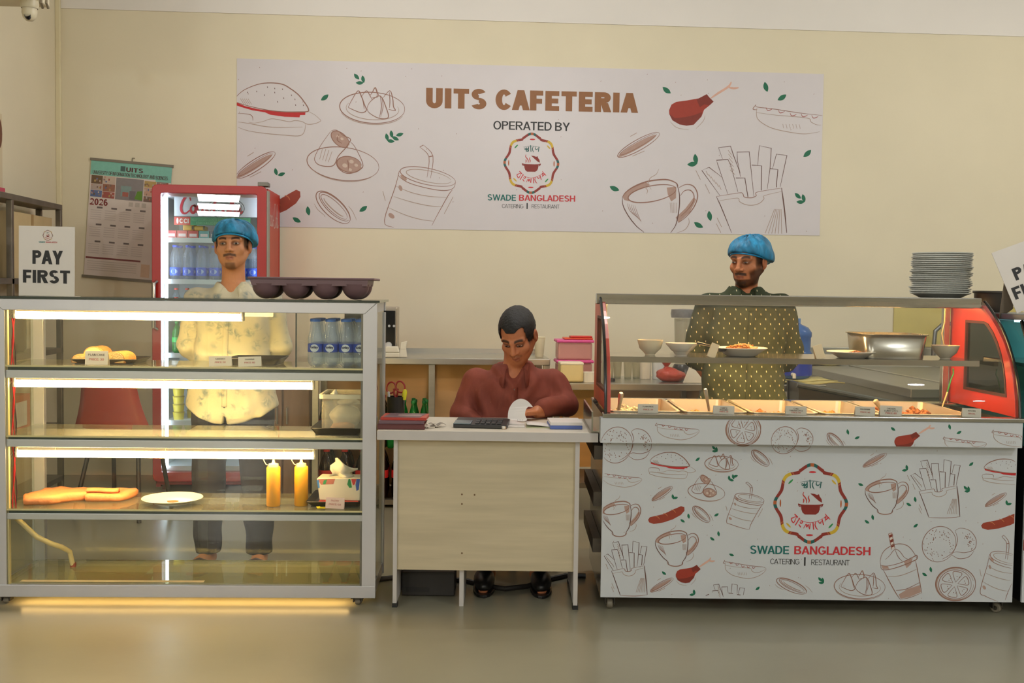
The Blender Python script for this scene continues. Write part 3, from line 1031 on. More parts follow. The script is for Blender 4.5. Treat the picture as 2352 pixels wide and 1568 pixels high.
# the sheet hangs a little askew: local axes from its top edge
ang = math.atan2(cb.z - ca.z, cb.x - ca.x)
wid = math.hypot(cb.x - ca.x, cb.z - ca.z)
hei = math.hypot(cc.x - ca.x, cc.z - ca.z)
cal = thing('wall_calendar', 'large hanging wall calendar with green header left of the red cooler', 'calendar', R, (ca.x, yc, ca.z), rot=Matrix.Rotation(-ang + .015, 4, 'Y'))
MB().box((0, 0, -hei), (wid, .003, 0)).build('sheet', mat('calendar_paper', (214, 202, 194), .6, var=.02), cal)
MB().box((-.008, -.004, -.012), (wid + .008, .008, .006)).build('top_rail', mat('rail_grey', (120, 112, 96), .4), cal)
MB().box((-.012, -.004, -hei - .016), (wid + .012, .008, -hei + .004)).build('bottom_rail', MATS['rail_grey'], cal)
MB().tube([(wid * .5, .004, .002), (wid * .5, .004, .03), (wid * .53, .004, .03)], .003).build('hook', MATS['rail_grey'], cal)
sx, sz = wid / 186., hei / 268.


def cr(x0, y0, x1, y1):
    return [(x0 * sx, -y1 * sz), (x1 * sx, -y1 * sz), (x1 * sx, -y0 * sz), (x0 * sx, -y0 * sz)]


pr = Print(-.0002)
pr.fill(cr(0, 2, 186, 36), (126, 188, 172))
pr.fill(cr(150, 36, 186, 40), (126, 188, 172))
pr.build('header_print', cal)
pr = Print(-.0004)
pc = [(108, 84, 60), (196, 176, 160), (178, 160, 150), (150, 100, 80), (96, 110, 150), (160, 84, 74), (178, 150, 90), (140, 120, 112), (188, 150, 130), (120, 96, 84)]
k = 0
for (x0, y0, x1, y1) in ((3, 37, 29, 56), (30, 37, 58, 54), (3, 57, 29, 70), (30, 55, 58, 72), (3, 71, 29, 86), (30, 73, 58, 87), (125, 40, 152, 55), (153, 40, 180, 55), (125, 56, 152, 74), (125, 75, 152, 88)):
    pr.fill(cr(x0, y0, x1, y1), pc[k])
    rr = random.Random(k)
    for j in range(6):
        u, v = rr.uniform(x0, x1 - 4), rr.uniform(y0, y1 - 5)
        pr.fill(cr(u, v, u + rr.uniform(2, 4), v + rr.uniform(3, 5)), pc[(k + j * 3 + 1) % 10], lift=.0007)
    k += 1
pr.fill(cr(60, 38, 123, 88), (134, 128, 128))
pr.fill(cr(72, 56, 96, 80), (128, 150, 146), lift=.0007)
pr.fill(cr(76, 70, 90, 80), (160, 92, 80), lift=.0009)
pr.fill(cr(92, 66, 106, 86), (112, 104, 108), lift=.0009)
pr.fill([(104 * sx, -84 * sz), (122 * sx, -86 * sz), (121 * sx, -64 * sz), (110 * sx, -66 * sz)], (92, 136, 40), lift=.0009)
pr.build('photo_print', cal)['kind'] = 'stuff'
letters('lettering', 'UITS', cal, -.0004, 81 * sx, 120 * sx, -23 * sz, -13 * sz, (84, 40, 44), .2)
letters('lettering', 'University of Information Technology and Sciences', cal, -.0004, 5 * sx, 178 * sx, -34 * sz, -26 * sz, (88, 66, 66), .14)
letters('lettering', '2026', cal, -.0004, 3 * sx, 44 * sx, -105 * sz, -90 * sz, (120, 36, 34), .2)
pr = Print(-.0004)
pr.fill(cr(68, 11, 79, 23), (70, 96, 92))
for r_ in range(3):
    for q in range(4):
        pr.fill(cr(20 + q * 33, 108 + r_ * 39, 33 + q * 33, 112 + r_ * 39), (112, 100, 96))
        for v in range(5):
            pr.fill(cr(6 + q * 33, 116 + r_ * 39 + v * 5, 31 + q * 33, 117.2 + r_ * 39 + v * 5), (188, 174, 168))
for q in range(3):
    pr.fill(cr(92 + q * 15, 92, 102 + q * 15, 102), (186, 176, 166))
pr.fill(cr(2, 224, 128, 228), (122, 62, 60))
for v in range(5):
    pr.fill(cr(6, 233 + v * 5, 120, 234.5 + v * 5), (190, 178, 168))
pr.fill(cr(130, 232, 150, 262), (206, 176, 150))
pr.build('date_print', cal)['kind'] = 'stuff'

# ------------------------------------------------------------------ security camera, wall poster
sc_p = R.at(68, 30, 6.35)
t = thing('security_camera', 'white dome security camera under the beam in the top left corner', 'camera', R, (sc_p.x, 6.35, sc_p.z))
plw = mat('camera_plastic', (214, 204, 176), .4)
MB().lathe([(0, .07), (.048, .07), (.05, .04), (.044, .025)], 20).build('mount', plw, t, smooth=True)
MB().lathe([(0, -.045), (.02, -.042), (.036, -.025), (.042, 0), (.04, .03), (0, .04)], 20).build('dome', plw, t, smooth=True)
MB().lathe([(0, -.018), (.014, -.016), (.018, -.006), (.018, .01)], 16, M=Matrix.Translation((0, -.028, -.022)) @ Matrix.Rotation(.9, 4, 'X')).build('lens', mat('lens_black', (20, 20, 22), .15, var=0), t, smooth=True)
b0 = R.at(98, 6, 6.3)
t = thing('cable_bracket', 'small metal conduit clips on the beam beside the dome camera', 'bracket', R, (b0.x, 6.3, b0.z - .01))
for i in range(2):
    MB().tube([(i * .03, 0, -.02), (i * .03, -.03, 0), (i * .03, -.02, .05), (i * .03, .02, .06)], .008).build('clip', mat('clip_metal', (150, 140, 120), .4, .6), t)
pz1, pz0 = R.atx(4, 262, XL + .004), R.atx(4, 470, XL + .004)
t = thing('wall_poster', 'edge of a cream printed poster on the left side wall', 'poster', R, (XL + .001, pz1.y - .5, pz0.z))
MB().box((0, 0, 0), (.004, .5, pz1.z - pz0.z)).build('sheet', mat('poster_paper', (216, 200, 168), .5, var=.02), t)
MB().add([(.0048, .46 + .04 * math.cos(a), .78 * (pz1.z - pz0.z) + .09 * math.sin(a)) for a in np.linspace(0, 2 * PI, 15)[:-1]], [tuple(range(14))]).build('print', ink((112, 66, 48)), t)

# ------------------------------------------------------------------ storage rack by the left wall
g = K.at(141, 480, 7.2)
gw = (K.M @ g)
RX1, RZ = gw.x, 0
steel_d = mat('rack_steel', (130, 122, 110), .45, .7, var=.12, scale=12)
steel = mat('brushed_steel', (190, 188, 180), .28, .9, var=.06, scale=3, stretch=(1, 1, 14))
RY1, RY0 = gw.y + .02, gw.y - 1.5
zt = (K.M @ K.at(148, 470, 7.2)).z
rack = thing('storage_rack', 'grey steel storage rack along the left wall', 'rack', R, (RX1, RY0, 0))
LEN, WID = RY1 - RY0, RX1 - XL - .06
for z, nm in ((zt, 'top_shelf'), (1.40, 'shelf'), (.95, 'shelf'), (.45, 'shelf'), (.10, 'shelf')):
    MB().box((-WID, 0, z - .035), (0, LEN, z)).build(nm, steel_d, rack, bevel=.003)
for yy in (.0, .66, LEN - .036):
    for xx in (-.034, -WID):
        MB().box((xx, yy, 0), (xx + .034, yy + .034, zt - .035)).build('post', steel_d, rack, bevel=.003)
RK = Frame(Matrix.Translation((RX1, RY0, 0)))
# things on the rack
cb0 = mat('cardboard', (200, 178, 134), .8, var=.05)
t = thing('cardboard_box', 'plain cardboard box on the upper shelf of the left rack', 'box', RK, (-.17, LEN - .42, 1.4005))
MB().box((-.055, -.34, 0), (.12, .37, .40)).build('carton', cb0, t, bevel=.004)
MB().box((.1203, .0, .0), (.1213, .04, .40)).build('tape', mat('brown_tape', (168, 138, 90), .4), t)
white_p = mat('white_melamine', (222, 216, 204), .3, var=.02)


def plate_profile(r, h):
    return [(0, .002), (r * .55, .0), (r * .6, .003), (r * .8, h * .6), (r, h), (r * .985, h + .0022), (r * .78, h * .65), (r * .58, .007), (0, .007)]


pp = RK.at(12, 615, LEN - 1.0)
for i in range(25):
    if i == 0:
        t0 = thing('dinner_plate', 'lowest white plate of the tall stack on the left rack', 'plate', RK, (-.13, LEN - 1.0, 1.40), group='white plates stacked on the rack')
        MB().lathe(plate_profile(.105, .010), 24).build('dish', white_p, t0, smooth=True)
        MB().lathe([(.058, -.001), (.06, .001), (.056, .004)], 20).build('foot_ring', white_p, t0, smooth=True)
    else:
        dup(t0, ORD[i] + ' white plate from the bottom of the tall stack on the left rack', RK, (-.13 + rr.uniform(-.006, .004), LEN - 1.0, 1.4005 + i * .0088))
t = thing('pink_tray', 'pink plastic tray lying on top of the left rack', 'tray', RK, (-.14, LEN - 1.1, zt))
MB().box((-.1, -.3, .0), (.1, .25, .006)).build('base', mat('pink_plastic', (196, 70, 96), .4), t, bevel=.003)
for x0, x1 in ((-.1, -.093), (.093, .1)):
    MB().box((x0, -.3, .006), (x1, .25, .03)).build('rim', MATS['pink_plastic'], t)
t = thing('cooking_pot', 'dark cooking pot on the middle shelf of the left rack', 'pot', RK, (-.19, LEN - .52, .9505))
MB().lathe([(0, 0), (.12, 0), (.135, .02), (.135, .2), (.142, .205), (.13, .21), (.125, .02), (0, .015)], 24).build('body', mat('dark_enamel', (40, 42, 44), .4), t, smooth=True)
MB().lathe([(.138, .212), (.09, .232), (0, .24)], 24).build('lid', MATS['dark_enamel'], t, smooth=True)
MB().tube([(-.03, 0, .238), (-.03, 0, .262), (.03, 0, .262), (.03, 0, .238)], .007).build('handle', MATS['dark_enamel'], t)
t = thing('snack_carton', 'red and white snack carton low on the left rack', 'carton', RK, (-.17, LEN - .62, .45))
MB().box((-.12, -.16, 0), (.12, .16, .24)).build('carton', mat('carton_red', (178, 50, 44), .5), t, bevel=.004)
MB().box((.1205, -.1, .05), (.1215, .1, .2)).build('label', mat('carton_white', (216, 208, 200), .5), t)
MB().box((-.08, -.1615, .08), (.05, -.1605, .2)).build('label', MATS['carton_white'], t)
# ------------------------------------------------------------------ drinks bottles (used in several places)
caps = {}


def bottle_parts(t, h, r, liquid, capcol, labcol, clear=True, labz=(.30, .52), n=16, capr=.44):
    gm = glass('plastic_%s' % liquid, tint={'water': (238, 244, 250), 'cola': (40, 18, 12), 'green': (70, 205, 110), 'clear': (236, 242, 246)}[liquid], refl=1.0,
               body={'water': .13, 'cola': .55, 'green': .42, 'clear': .05}[liquid], bodycol={'water': (222, 232, 244), 'cola': (34, 16, 12), 'green': (30, 150, 60), 'clear': (220, 230, 240)}[liquid], rough=.05)
    prof = [(0, .01), (r * .55, .0), (r * .9, .012), (r, .03 * h / .25), (r, .28 * h), (r * .9, .36 * h), (r * .93, .44 * h), (r, .52 * h), (r * .97, .62 * h), (r * .78, .74 * h), (r * max(.45, capr), .86 * h), (r * (capr - .08), .89 * h), (r * (capr - .08), .94 * h)]
    MB().lathe([(a, b) for a, b in prof], n).build('body', gm, t, smooth=True)
    cm = mat('cap_%d_%d_%d' % capcol, capcol, .4, var=.03)
    MB().lathe([(0, h), (r * (capr - .06), h * .995), (r * capr, h * .985), (r * capr, h * .935), (0, .93 * h)], 14).build('cap', cm, t, smooth=True)
    lm = mat('label_%d_%d_%d' % labcol, labcol, .4, var=.05, scale=40)
    a, b = labz
    MB().lathe([(r * .94, a * h), (r * 1.015, a * h + .002), (r * 1.015, b * h - .002), (r * .94, b * h)], n).build('label', lm, t, smooth=True)


# ------------------------------------------------------------------ the red drinks cooler
fp = K.M @ K.at(470, 900, 7.2)
FY = fp.y                                                    # plane of the door
f0, f1 = R.at(349, 700, FY), R.at(612, 700, FY)
FX0, FX1 = f0.x, f1.x
FZ1 = R.at(470, 425, FY).z
FD = YB - .04 - FY
cool = thing('drinks_cooler', 'tall red glass door drinks cooler against the back wall', 'cooler', R, (FX0, FY, 0))
FW = FX1 - FX0
red = mat('cooler_red', (172, 32, 28), .35, var=.04, scale=3)
red2 = mat('cooler_red_side', (196, 60, 44), .4, var=.08, scale=2)
whi = mat('cooler_liner', (226, 230, 232), .4, var=.02)
Fc = Frame(Matrix.Translation((FX0, FY, 0)))


def fz(py, px=470, y=0.0):
    return Fc.at(px, py, y).z


wx0, wx1 = Fc.at(369, 700, 0).x, Fc.at(590, 700, 0).x
wz1, wz0 = fz(444), fz(1085)
dz0 = fz(1106)
# cabinet shell: back, sides, top, bottom
sh = MB()
sh.box((0.005, .07, .02), (.035, FD, FZ1 - .01)).box((0, FD - .03, .02), (FW, FD, FZ1 - .01)).box((0.005, .07, FZ1 - .045), (FW - .005, FD, FZ1 - .01)).box((0.005, .07, dz0 - .02), (FW - .005, FD, wz0 - .01))
sh.build('cabinet', red, cool)
MB().box((FW - .035, .07, .02), (FW - .003, FD, FZ1 - .01)).build('side_panel', red2, cool)
MB().box((.036, FD - .055, wz0 - .01), (FW - .036, FD - .032, FZ1 - .046)).box((.036, .1, wz0 - .01), (.05, FD - .03, FZ1 - .046)).box((FW - .05, .1, wz0 - .01), (FW - .036, FD - .03, FZ1 - .046)).box((.036, .1, FZ1 - .07), (FW - .036, FD - .03, FZ1 - .046)).build('liner', whi, cool)
# door
n = 4


def rloop(x0, z0, x1, z1, r):
    out = []
    for cx, cz, a in ((x1 - r, z1 - r, 0), (x0 + r, z1 - r, 90), (x0 + r, z0 + r, 180), (x1 - r, z0 + r, 270)):
        for i in range(4):
            q = math.radians(a + 30 * i)
            out.append((cx + r * math.cos(q), cz + r * math.sin(q)))
    return out


MB().ringplate(rloop(0, dz0, FW, FZ1, .035), rloop(wx0, wz0, wx1, wz1, .012), 0, .06, 'y').build('door', red, cool, bevel=.004)
MB().box((wx0 - .002, .02, wz0 - .002), (wx1 + .002, .026, wz1 + .002)).build('door_glass', glass('cooler_glass', (236, 244, 246), 1.0), cool)
MB().box((FW + .001, .0, .12), (FW + .012, .062, FZ1 - .03)).build('door_edge', mat('grey_gasket', (150, 146, 136), .4), cool)
MB().box((FW - .06, .01, FZ1 + .001), (FW + .008, .1, FZ1 + .028)).build('hinge', mat('hinge_grey', (120, 116, 108), .4, .5), cool, bevel=.003)
hx = Fc.at(357, 660, -.03)
MB().tube([(hx.x, 0, fz(648)), (hx.x - .01, -.035, fz(652)), (hx.x - .01, -.04, fz(700)), (hx.x - .01, -.04, fz(752)), (hx.x, 0, fz(757))], .014, 10).build('handle', mat('chrome_handle', (200, 196, 188), .15, .9), cool, smooth=True)
MB().box((.01, .05, .06), (FW - .01, .08, dz0 - .02)).build('grille', mat('grille_dark', (96, 40, 34), .5, var=.2, scale=60), cool)
for i in range(8):
    zz = .07 + i * (dz0 - .1) / 8
    MB().box((.02, .038, zz), (FW - .02, .052, zz + .006)).build('grille_bar', red, cool)
for x in (.04, FW - .08):
    for y in (.1, FD - .1):
        MB().box((x, y, 0), (x + .04, y + .04, .03)).build('foot', MATS['grille_dark'], cool)
# lit strips inside the door opening
le = emitter('cooler_led', (232, 240, 255), 14)
MB().box((wx0 + .006, .085, wz0 + .02), (wx0 + .026, .095, wz1 - .01)).build('light_strip', le, cool)
MB().box((wx1 + .002, .085, wz0 + .02), (wx1 + .02, .095, wz1 - .01)).build('light_strip', le, cool)
# header panel and fan ring
hz0, hz1 = fz(497, y=.16), fz(447, y=.16)
hxa = Fc.at(400, 470, .16).x
MB().box((hxa, .16, hz0), (FW - .05, .20, hz1)).build('header_panel', mat('header_white', (214, 216, 218), .4, var=.02), cool)
pr = Print(.16)
fc = Fc.at(502, 478, .16)
for r_ in (.045, .058, .071, .084, .097):
    pr.stroke(ellipse(fc.x + .05, fc.z - .0, r_ * 1.25, r_ * .72, 0, 40), (96, 96, 100), .005, closed=True, smooth=0)
pr.build('fan_guard', cool)
pr = Print(.158)
sa, sb = Fc.at(416, 488, .158), Fc.at(540, 452, .158)
HH = sb.z - sa.z
script_text(pr, 'Coca-Cola', lambda p: (sa.x + p[0] * HH * .92, sa.z + p[1] * HH), .017, (206, 44, 66))
pr.build('script_lettering', cool)
g0, g1, g2 = Fc.at(400, 516, .155), Fc.at(437, 498, .155), Fc.at(575, 498, .155)
MB().box((g0.x, .155, g0.z), (g2.x, .165, g1.z)).build('sign_strip', mat('strip_green', (58, 148, 104), .5, var=.03), cool)
pr = Print(.1548)
pr.fill([(g0.x, g0.z), (g1.x, g0.z), (g1.x, g1.z), (g0.x, g1.z)], (198, 62, 56))
pr.fill(ellipse(g0.x + .022, (g0.z + g1.z) / 2, .007, .02), (236, 226, 220), lift=.0007)
pr.build('sign_print', cool)
letters('lettering', 'CCI', cool, .1545, g0.x + .035, g1.x - .01, g0.z + .012, g1.z - .012, (238, 226, 220), .2)
letters('lettering', 'Keep doors closed to save energy', cool, .1545, g1.x + .01, g2.x - .08, g0.z + .028, g1.z - .008, (120, 190, 150), .12)
letters('lettering', 'for chilled drinks only', cool, .1545, g1.x + .04, g2.x - .12, g0.z + .007, g0.z + .021, (120, 190, 150), .12)
# side lettering (white script running along the side panel)
sp = MB()
prs = Print(0)
z0s, z1s = fz(525, 630, FD * .5), fz(455, 630, FD * .5)
script_text(prs, 'Coca-Cola', lambda p: (p[0], p[1]), .06, (230, 214, 206))
if prs.mb.f:
    L0 = 3.9
    vs = [(FW - .0022, .10 + v[0] / L0 * (FD - .16), fz(520, 625, .3) + v[2] * .16) for v in prs.mb.v]
    MB().add(vs, [f[::-1] for f in prs.mb.f]).build('side_lettering', ink((232, 216, 208)), cool, fix=False)
# shelves
CS = []
for py, nm in ((548, 'shelf'), (643, 'shelf'), (728, 'shelf'), (812, 'shelf'), (966, 'shelf'), (1070, 'shelf')):
    z = fz(py, y=.12)
    CS.append(z)
    MB().box((.052, .11, z - .012), (FW - .052, FD - .06, z)).build('shelf', mat('shelf_wire_white', (224, 230, 234), .35, var=.02), cool)
    MB().box((.052, .10, z - .028), (FW - .052, .108, z + .004)).build('price_rail', MATS['shelf_wire_white'], cool)
# drinks on the cooler shelves
SX0 = Fc.at(402, 640, .18).x
sp_ = (Fc.at(480, 640, .18).x - Fc.at(450, 640, .18).x)
hb = fz(563, 450, .18) - CS[1]
proto = None
for row in range(2):
    for i in range(7):
        x, y = SX0 + i * sp_ + row * .01, .185 + row * .1
        if x > FW - .085:
            continue
        lb = '%s water bottle from the left in the %s row of the blue capped cooler shelf' % (ORD[i], 'front' if row == 0 else 'rear')
        if proto is None:
            proto = thing('water_bottle', lb, 'bottle', Fc, (x, y, CS[1]), group='water bottles in the cooler')
            bottle_parts(proto, hb, .036, 'water', (40, 84, 214), (66, 104, 214), labz=(.12, .36), capr=.5)
            Pd = ellipse(0, .24 * hb, .022, .016, 0, 18)
            MB().add([(p[0], -math.sqrt(max(1e-6, .0372 ** 2 - p[0] ** 2)), p[1]) for p in Pd], [tuple(range(18))]).build('badge', mat('badge_pale', (176, 196, 232), .4), proto, fix=False)
        else:
            dup(proto, lb, Fc, (x, y, CS[1]))
proto = None
for i in range(8):
    x = .115 + i * .073
    if x > FW - .08:
        continue
    lb = '%s red capped clear bottle from the left on the third cooler shelf' % ORD[i]
    if proto is None:
        proto = thing('soda_bottle', lb, 'bottle', Fc, (x, .18, CS[2]), group='red capped bottles in the cooler')
        bottle_parts(proto, fz(661, 400, .18) - CS[2], .031, 'clear', (208, 52, 44), (214, 214, 214), labz=(.15, .3))
    else:
        dup(proto, lb, Fc, (x, .18, CS[2]))
proto = None
for i in range(7):
    x = .12 + i * .082
    if x > FW - .08:
        continue
    lb = '%s green soda bottle from the left on the cooler shelf seen through the case' % ORD[i]
    if proto is None:
        proto = thing('soda_bottle', lb, 'bottle', Fc, (x, .18, CS[3]), group='green bottles in the cooler')
        bottle_parts(proto, .215, .034, 'green', (20, 150, 60), (40, 160, 70), labz=(.34, .5))
    else:
        dup(proto, lb, Fc, (x, .18, CS[3]))
cupm = mat('yellow_tub', (222, 196, 70), .45, var=.06, scale=30)
proto = None
for (i, x, y, nn) in ((0, .125, .2, 5), (1, .195, .30, 5), (2, .29, .24, 4), (3, .40, .22, 5), (4, .5, .26, 4), (5, .6, .22, 5)):
    for k in range(nn):
        lb = '%s yellow tub up, stack %s, lower cooler shelf' % (ORD[k], ('nearest the left light strip', 'standing behind the nearest stack', 'beside the trouser leg', 'behind the standing man', 'right of the standing man', 'at the right end')[i])
        if proto is None:
            proto = thing('dessert_tub', lb, 'tub', Fc, (x, y, CS[4]), group='yellow tubs in the cooler')
            MB().lathe([(0, 0), (.033, 0), (.038, .045), (.036, .046), (0, .046)], 18).build('cup', cupm, proto, smooth=True)
            MB().lathe([(.0395, .0465), (.0395, .0515), (0, .053)], 18).build('lid', mat('tub_lid', (196, 170, 60), .4), proto, smooth=True)
        else:
            dup(proto, lb, Fc, (x, y, CS[4] + k * .0535))
cols = [((196, 60, 66), 'red snack carton'), ((198, 72, 76), 'pinkish red snack carton'), ((186, 50, 54), 'dark red snack carton'), ((70, 150, 150), 'teal snack carton'), ((66, 84, 110), 'navy snack carton'), ((204, 204, 196), 'white snack carton')]
for i, (cc_, nm) in enumerate(cols):
    x0 = Fc.at(384 + i * 25, 540, .2).x
    t = thing('snack_carton', nm + ' on the top cooler shelf', 'carton', Fc, (x0, .17, CS[0]))
    MB().box((0, 0, 0), (.068, .12, .055)).build('carton', mat('carton_%d' % i, cc_, .45, var=.04), t, bevel=.002)
    MB().box((.01, -.0008, .014), (.058, -.0002, .034)).build('label', mat('carton_pale', (226, 206, 200), .5), t)
for i, x in enumerate((421, 447)):
    x0 = Fc.at(x, 520, .2).x
    t = thing('snack_packet', ('taller' if i == 0 else 'smaller crumpled') + ' yellow packet lying on the cartons in the cooler', 'packet', Fc, (x0, .18, CS[0] + .0555))
    MB().box((0, 0, 0), (.075, .09, .05 - i * .018)).build('packet', mat('packet_yellow', (224, 168, 44), .4, var=.08, scale=30), t, bevel=.008)
    MB().box((.06, -.001, .006), (.074, .0, .03)).build('label', mat('packet_black', (60, 50, 40), .5), t)

# ------------------------------------------------------------------ red chair beside the cooler
ch0 = K.M @ K.at(284, 980, 6.45)
t = thing('plastic_chair', 'red moulded chair with metal legs left of the cooler', 'chair', R, (ch0.x, ch0.y, 0), rz=-.25)
redc = mat('chair_red', (150, 44, 30), .4, var=.05, scale=3)
blk = mat('black_tube', (52, 46, 40), .4, .3)
P = []
for i in range(9):
    u = i / 8
    row = []
    z = .50 + .42 * u
    hw = .165 + .09 * (1 - u) ** 2.2 - .05 * max(0, u - .75)
    for j in range(9):
        v = j / 8 * 2 - 1
        row.append((v * hw, -.17 + .05 * (1 - v * v) * 0 - .06 * u + .055 * v * v, z))
    P.append(row)
MB().grid(P).build('backrest', redc, t, smooth='all', solid=.012)
P = []
for i in range(9):
    u = i / 8
    row = []
    for j in range(9):
        v = j / 8 * 2 - 1
        row.append((v * .22 * (1 - .08 * u), -.19 + .42 * u, .47 - .015 * (1 - v * v) + .03 * (1 - u) ** 3 - .02 * max(0, u - .8) * 5))
    P.append(row)
MB().grid(P).build('seat', redc, t, smooth='all', solid=.014)
for sx_ in (-1, 1):
    MB().tube([(sx_ * .15, -.1, .45), (sx_ * .21, -.2, 0)], .013, 10).build('leg', blk, t, smooth=True)
    MB().tube([(sx_ * .15, .14, .45), (sx_ * .19, .22, 0)], .013, 10).build('leg', blk, t, smooth=True)
    MB().tube([(sx_ * .16, -.13, .44), (sx_ * .16, .17, .44)], .010, 8).build('seat_rail', blk, t, smooth=True)

# ------------------------------------------------------------------ back worktable (left) and brown cabinet
tg = K.M @ K.at(960, 822, 6.7)
TY0 = tg.y
tz = tg.z
TX0, TX1 = R.at(716, 822, TY0).x, R.at(1264, 822, TY0).x
TD = .58
tab = thing('steel_worktable', 'long stainless worktable behind the desk near the back wall', 'table', R, (TX0, TY0, 0))
TW = TX1 - TX0
MB().box((0, 0, tz - .04), (TW, TD, tz)).build('worktop', steel, tab, bevel=.004)
MB().box((0, TD - .02, tz), (TW, TD, tz + .03)).build('upstand', steel, tab)
for xx in (0.0, R.at(984, 900, TY0).x - TX0, TW - .04):
    for yy in (.02, TD - .06):
        MB().box((xx, yy, 0), (xx + .04, yy + .04, tz - .04)).build('leg', steel, tab, bevel=.003)
MB().box((.02, .05, .0 + .02), (TW - .02, TD - .05, .05)).build('lower_shelf', steel_d, tab)
MB().box((.02, TD - .018, .055), (TW - .02, TD - .006, tz - .041)).build('back_panel', mat('panel_tan', (242, 196, 138), .55, var=.08, scale=3, stretch=(.5, 1, 3)), tab)  # board added behind the legs for the orange tone there
BT = Frame(Matrix.Translation((TX0, TY0, 0)))
cbx0, cbx1 = R.at(585, 900, TY0 + .1).x, R.at(712, 900, TY0 + .1).x
cbz = R.at(650, 862, TY0 + .1).z
t = thing('brown_cabinet', 'low brown wooden cabinet right of the red cooler', 'cabinet', R, (cbx0, TY0 + .1, 0))
brn = mat('brown_wood', (128, 96, 72), .5, var=.08, scale=6, stretch=(6, 6, 1))
cwd = cbx1 - cbx0
MB().box((0, .02, .03), (cwd, .45, cbz)).build('body', brn, t, bevel=.003)
for i in range(2):
    MB().box((.008 + i * cwd / 2, 0, .06), (cwd / 2 - .004 + i * cwd / 2, .019, cbz - .02)).build('door', brn, t, bevel=.003)
    MB().tube([(cwd / 2 - .03 + i * .06, -.001, cbz - .2), (cwd / 2 - .03 + i * .06, -.02, cbz - .2), (cwd / 2 - .03 + i * .06, -.02, cbz - .3), (cwd / 2 - .03 + i * .06, -.001, cbz - .3)], .005).build('handle', steel, t)
MB().box((.01, .03, 0), (cwd - .01, .44, .03)).build('plinth', mat('plinth_dark', (60, 48, 40), .6), t)
# bottles piled under the worktable: two layers of drinks
bx_0, bx_1 = R.at(728, 1100, TY0 + .08).x, R.at(978, 1100, TY0 + .08).x
nb = int((bx_1 - bx_0) / .098)
pc_ = pg_ = None
for lay in range(2):
    for row in range(3):
        for i in range(nb):
            x, y, z = bx_0 + (i + .5) * (bx_1 - bx_0) / nb + (row % 2) * .0, TY0 + .10 + row * .105, .052 + lay * .318
            u = i / nb
            if lay == 1 and u > .52:
                continue
            else:
                lb = 'dark cola bottle, %s layer, %s row, %s from the left under the worktable' % (('lower', 'upper')[lay], ('front', 'middle', 'rear')[row], ORD[i])
                if pc_ is None:
                    pc_ = thing('cola_bottle', lb, 'bottle', R, (x, y, z), group='cola bottles under the worktable')
                    bottle_parts(pc_, .315, .047, 'cola', (196, 40, 40), (196, 40, 40), labz=(.42, .58))
                else:
                    dup(pc_, lb, R, (x, y, z))
gx0_, gx1_ = bx_0 + .52 * (bx_1 - bx_0), bx_1 + .02
ng = int((gx1_ - gx0_) / .062)
for row in range(3):
    for i in range(ng):
        x, y, z = gx0_ + (i + .5) * (gx1_ - gx0_) / ng + (row % 2) * .012, TY0 + .09 + row * .075, .371
        lb = 'green soda bottle, %s row, %s from the left on the cola bottles under the worktable' % (('front', 'middle', 'rear')[row], ORD[i])
        if pg_ is None:
            pg_ = thing('soda_bottle', lb, 'bottle', R, (x, y, z), group='green bottles under the worktable')
            bottle_parts(pg_, .30, .029, 'green', (20, 130, 60), (34, 150, 74), labz=(.38, .54))
        else:
            dup(pg_, lb, R, (x, y, z))
# microwave
m0, m1 = BT.at(790, 760, .12), BT.at(912, 760, .12)
mz1 = BT.at(905, 706, .12).z
t = thing('microwave_oven', 'steel microwave with black control panel beyond the display case', 'microwave', BT, (m0.x, .12, tz + .004))
mw, mh = m1.x - m0.x, mz1 - tz - .004
MB().box((0, .02, .015), (mw, .38, mh)).build('casing', mat('microwave_steel', (176, 166, 150), .3, .6), t, bevel=.006)
MB().box((0.004, .0, .02), (mw * .68, .02, mh - .006)).build('door', mat('microwave_black', (26, 26, 26), .15), t, bevel=.004)
MB().box((mw * .69, .0, .02), (mw - .012, .02, mh - .02)).build('control_panel', MATS['microwave_black'], t, bevel=.003)
for i in range(3):
    MB().lathe([(0, 0), (.008, 0), (.008, .004), (0, .005)], 12, M=Matrix.Translation((mw * .76 + i * .03, 0, mh * .62)) @ Matrix.Rotation(PI / 2, 4, 'X')).build('button', mat('button_grey', (190, 190, 190), .4), t)
MB().lathe([(0, 0), (.022, 0), (.02, .018), (0, .02)], 20, M=Matrix.Translation((mw * .84, 0, mh * .22)) @ Matrix.Rotation(PI / 2, 4, 'X')).build('dial', MATS['button_grey'], t, smooth=True)
MB().tube([(mw * .66, -.002, .05), (mw * .66, -.03, .06), (mw * .66, -.03, mh - .06), (mw * .66, -.002, mh - .05)], .007).build('handle', steel, t)
for i, x in enumerate((.03, mw - .05)):
    MB().box((x, .04, 0), (x + .02, .34, .016)).build('foot', MATS['microwave_black'], t)
foam = mat('white_foam', (230, 224, 206), .6, var=.02)
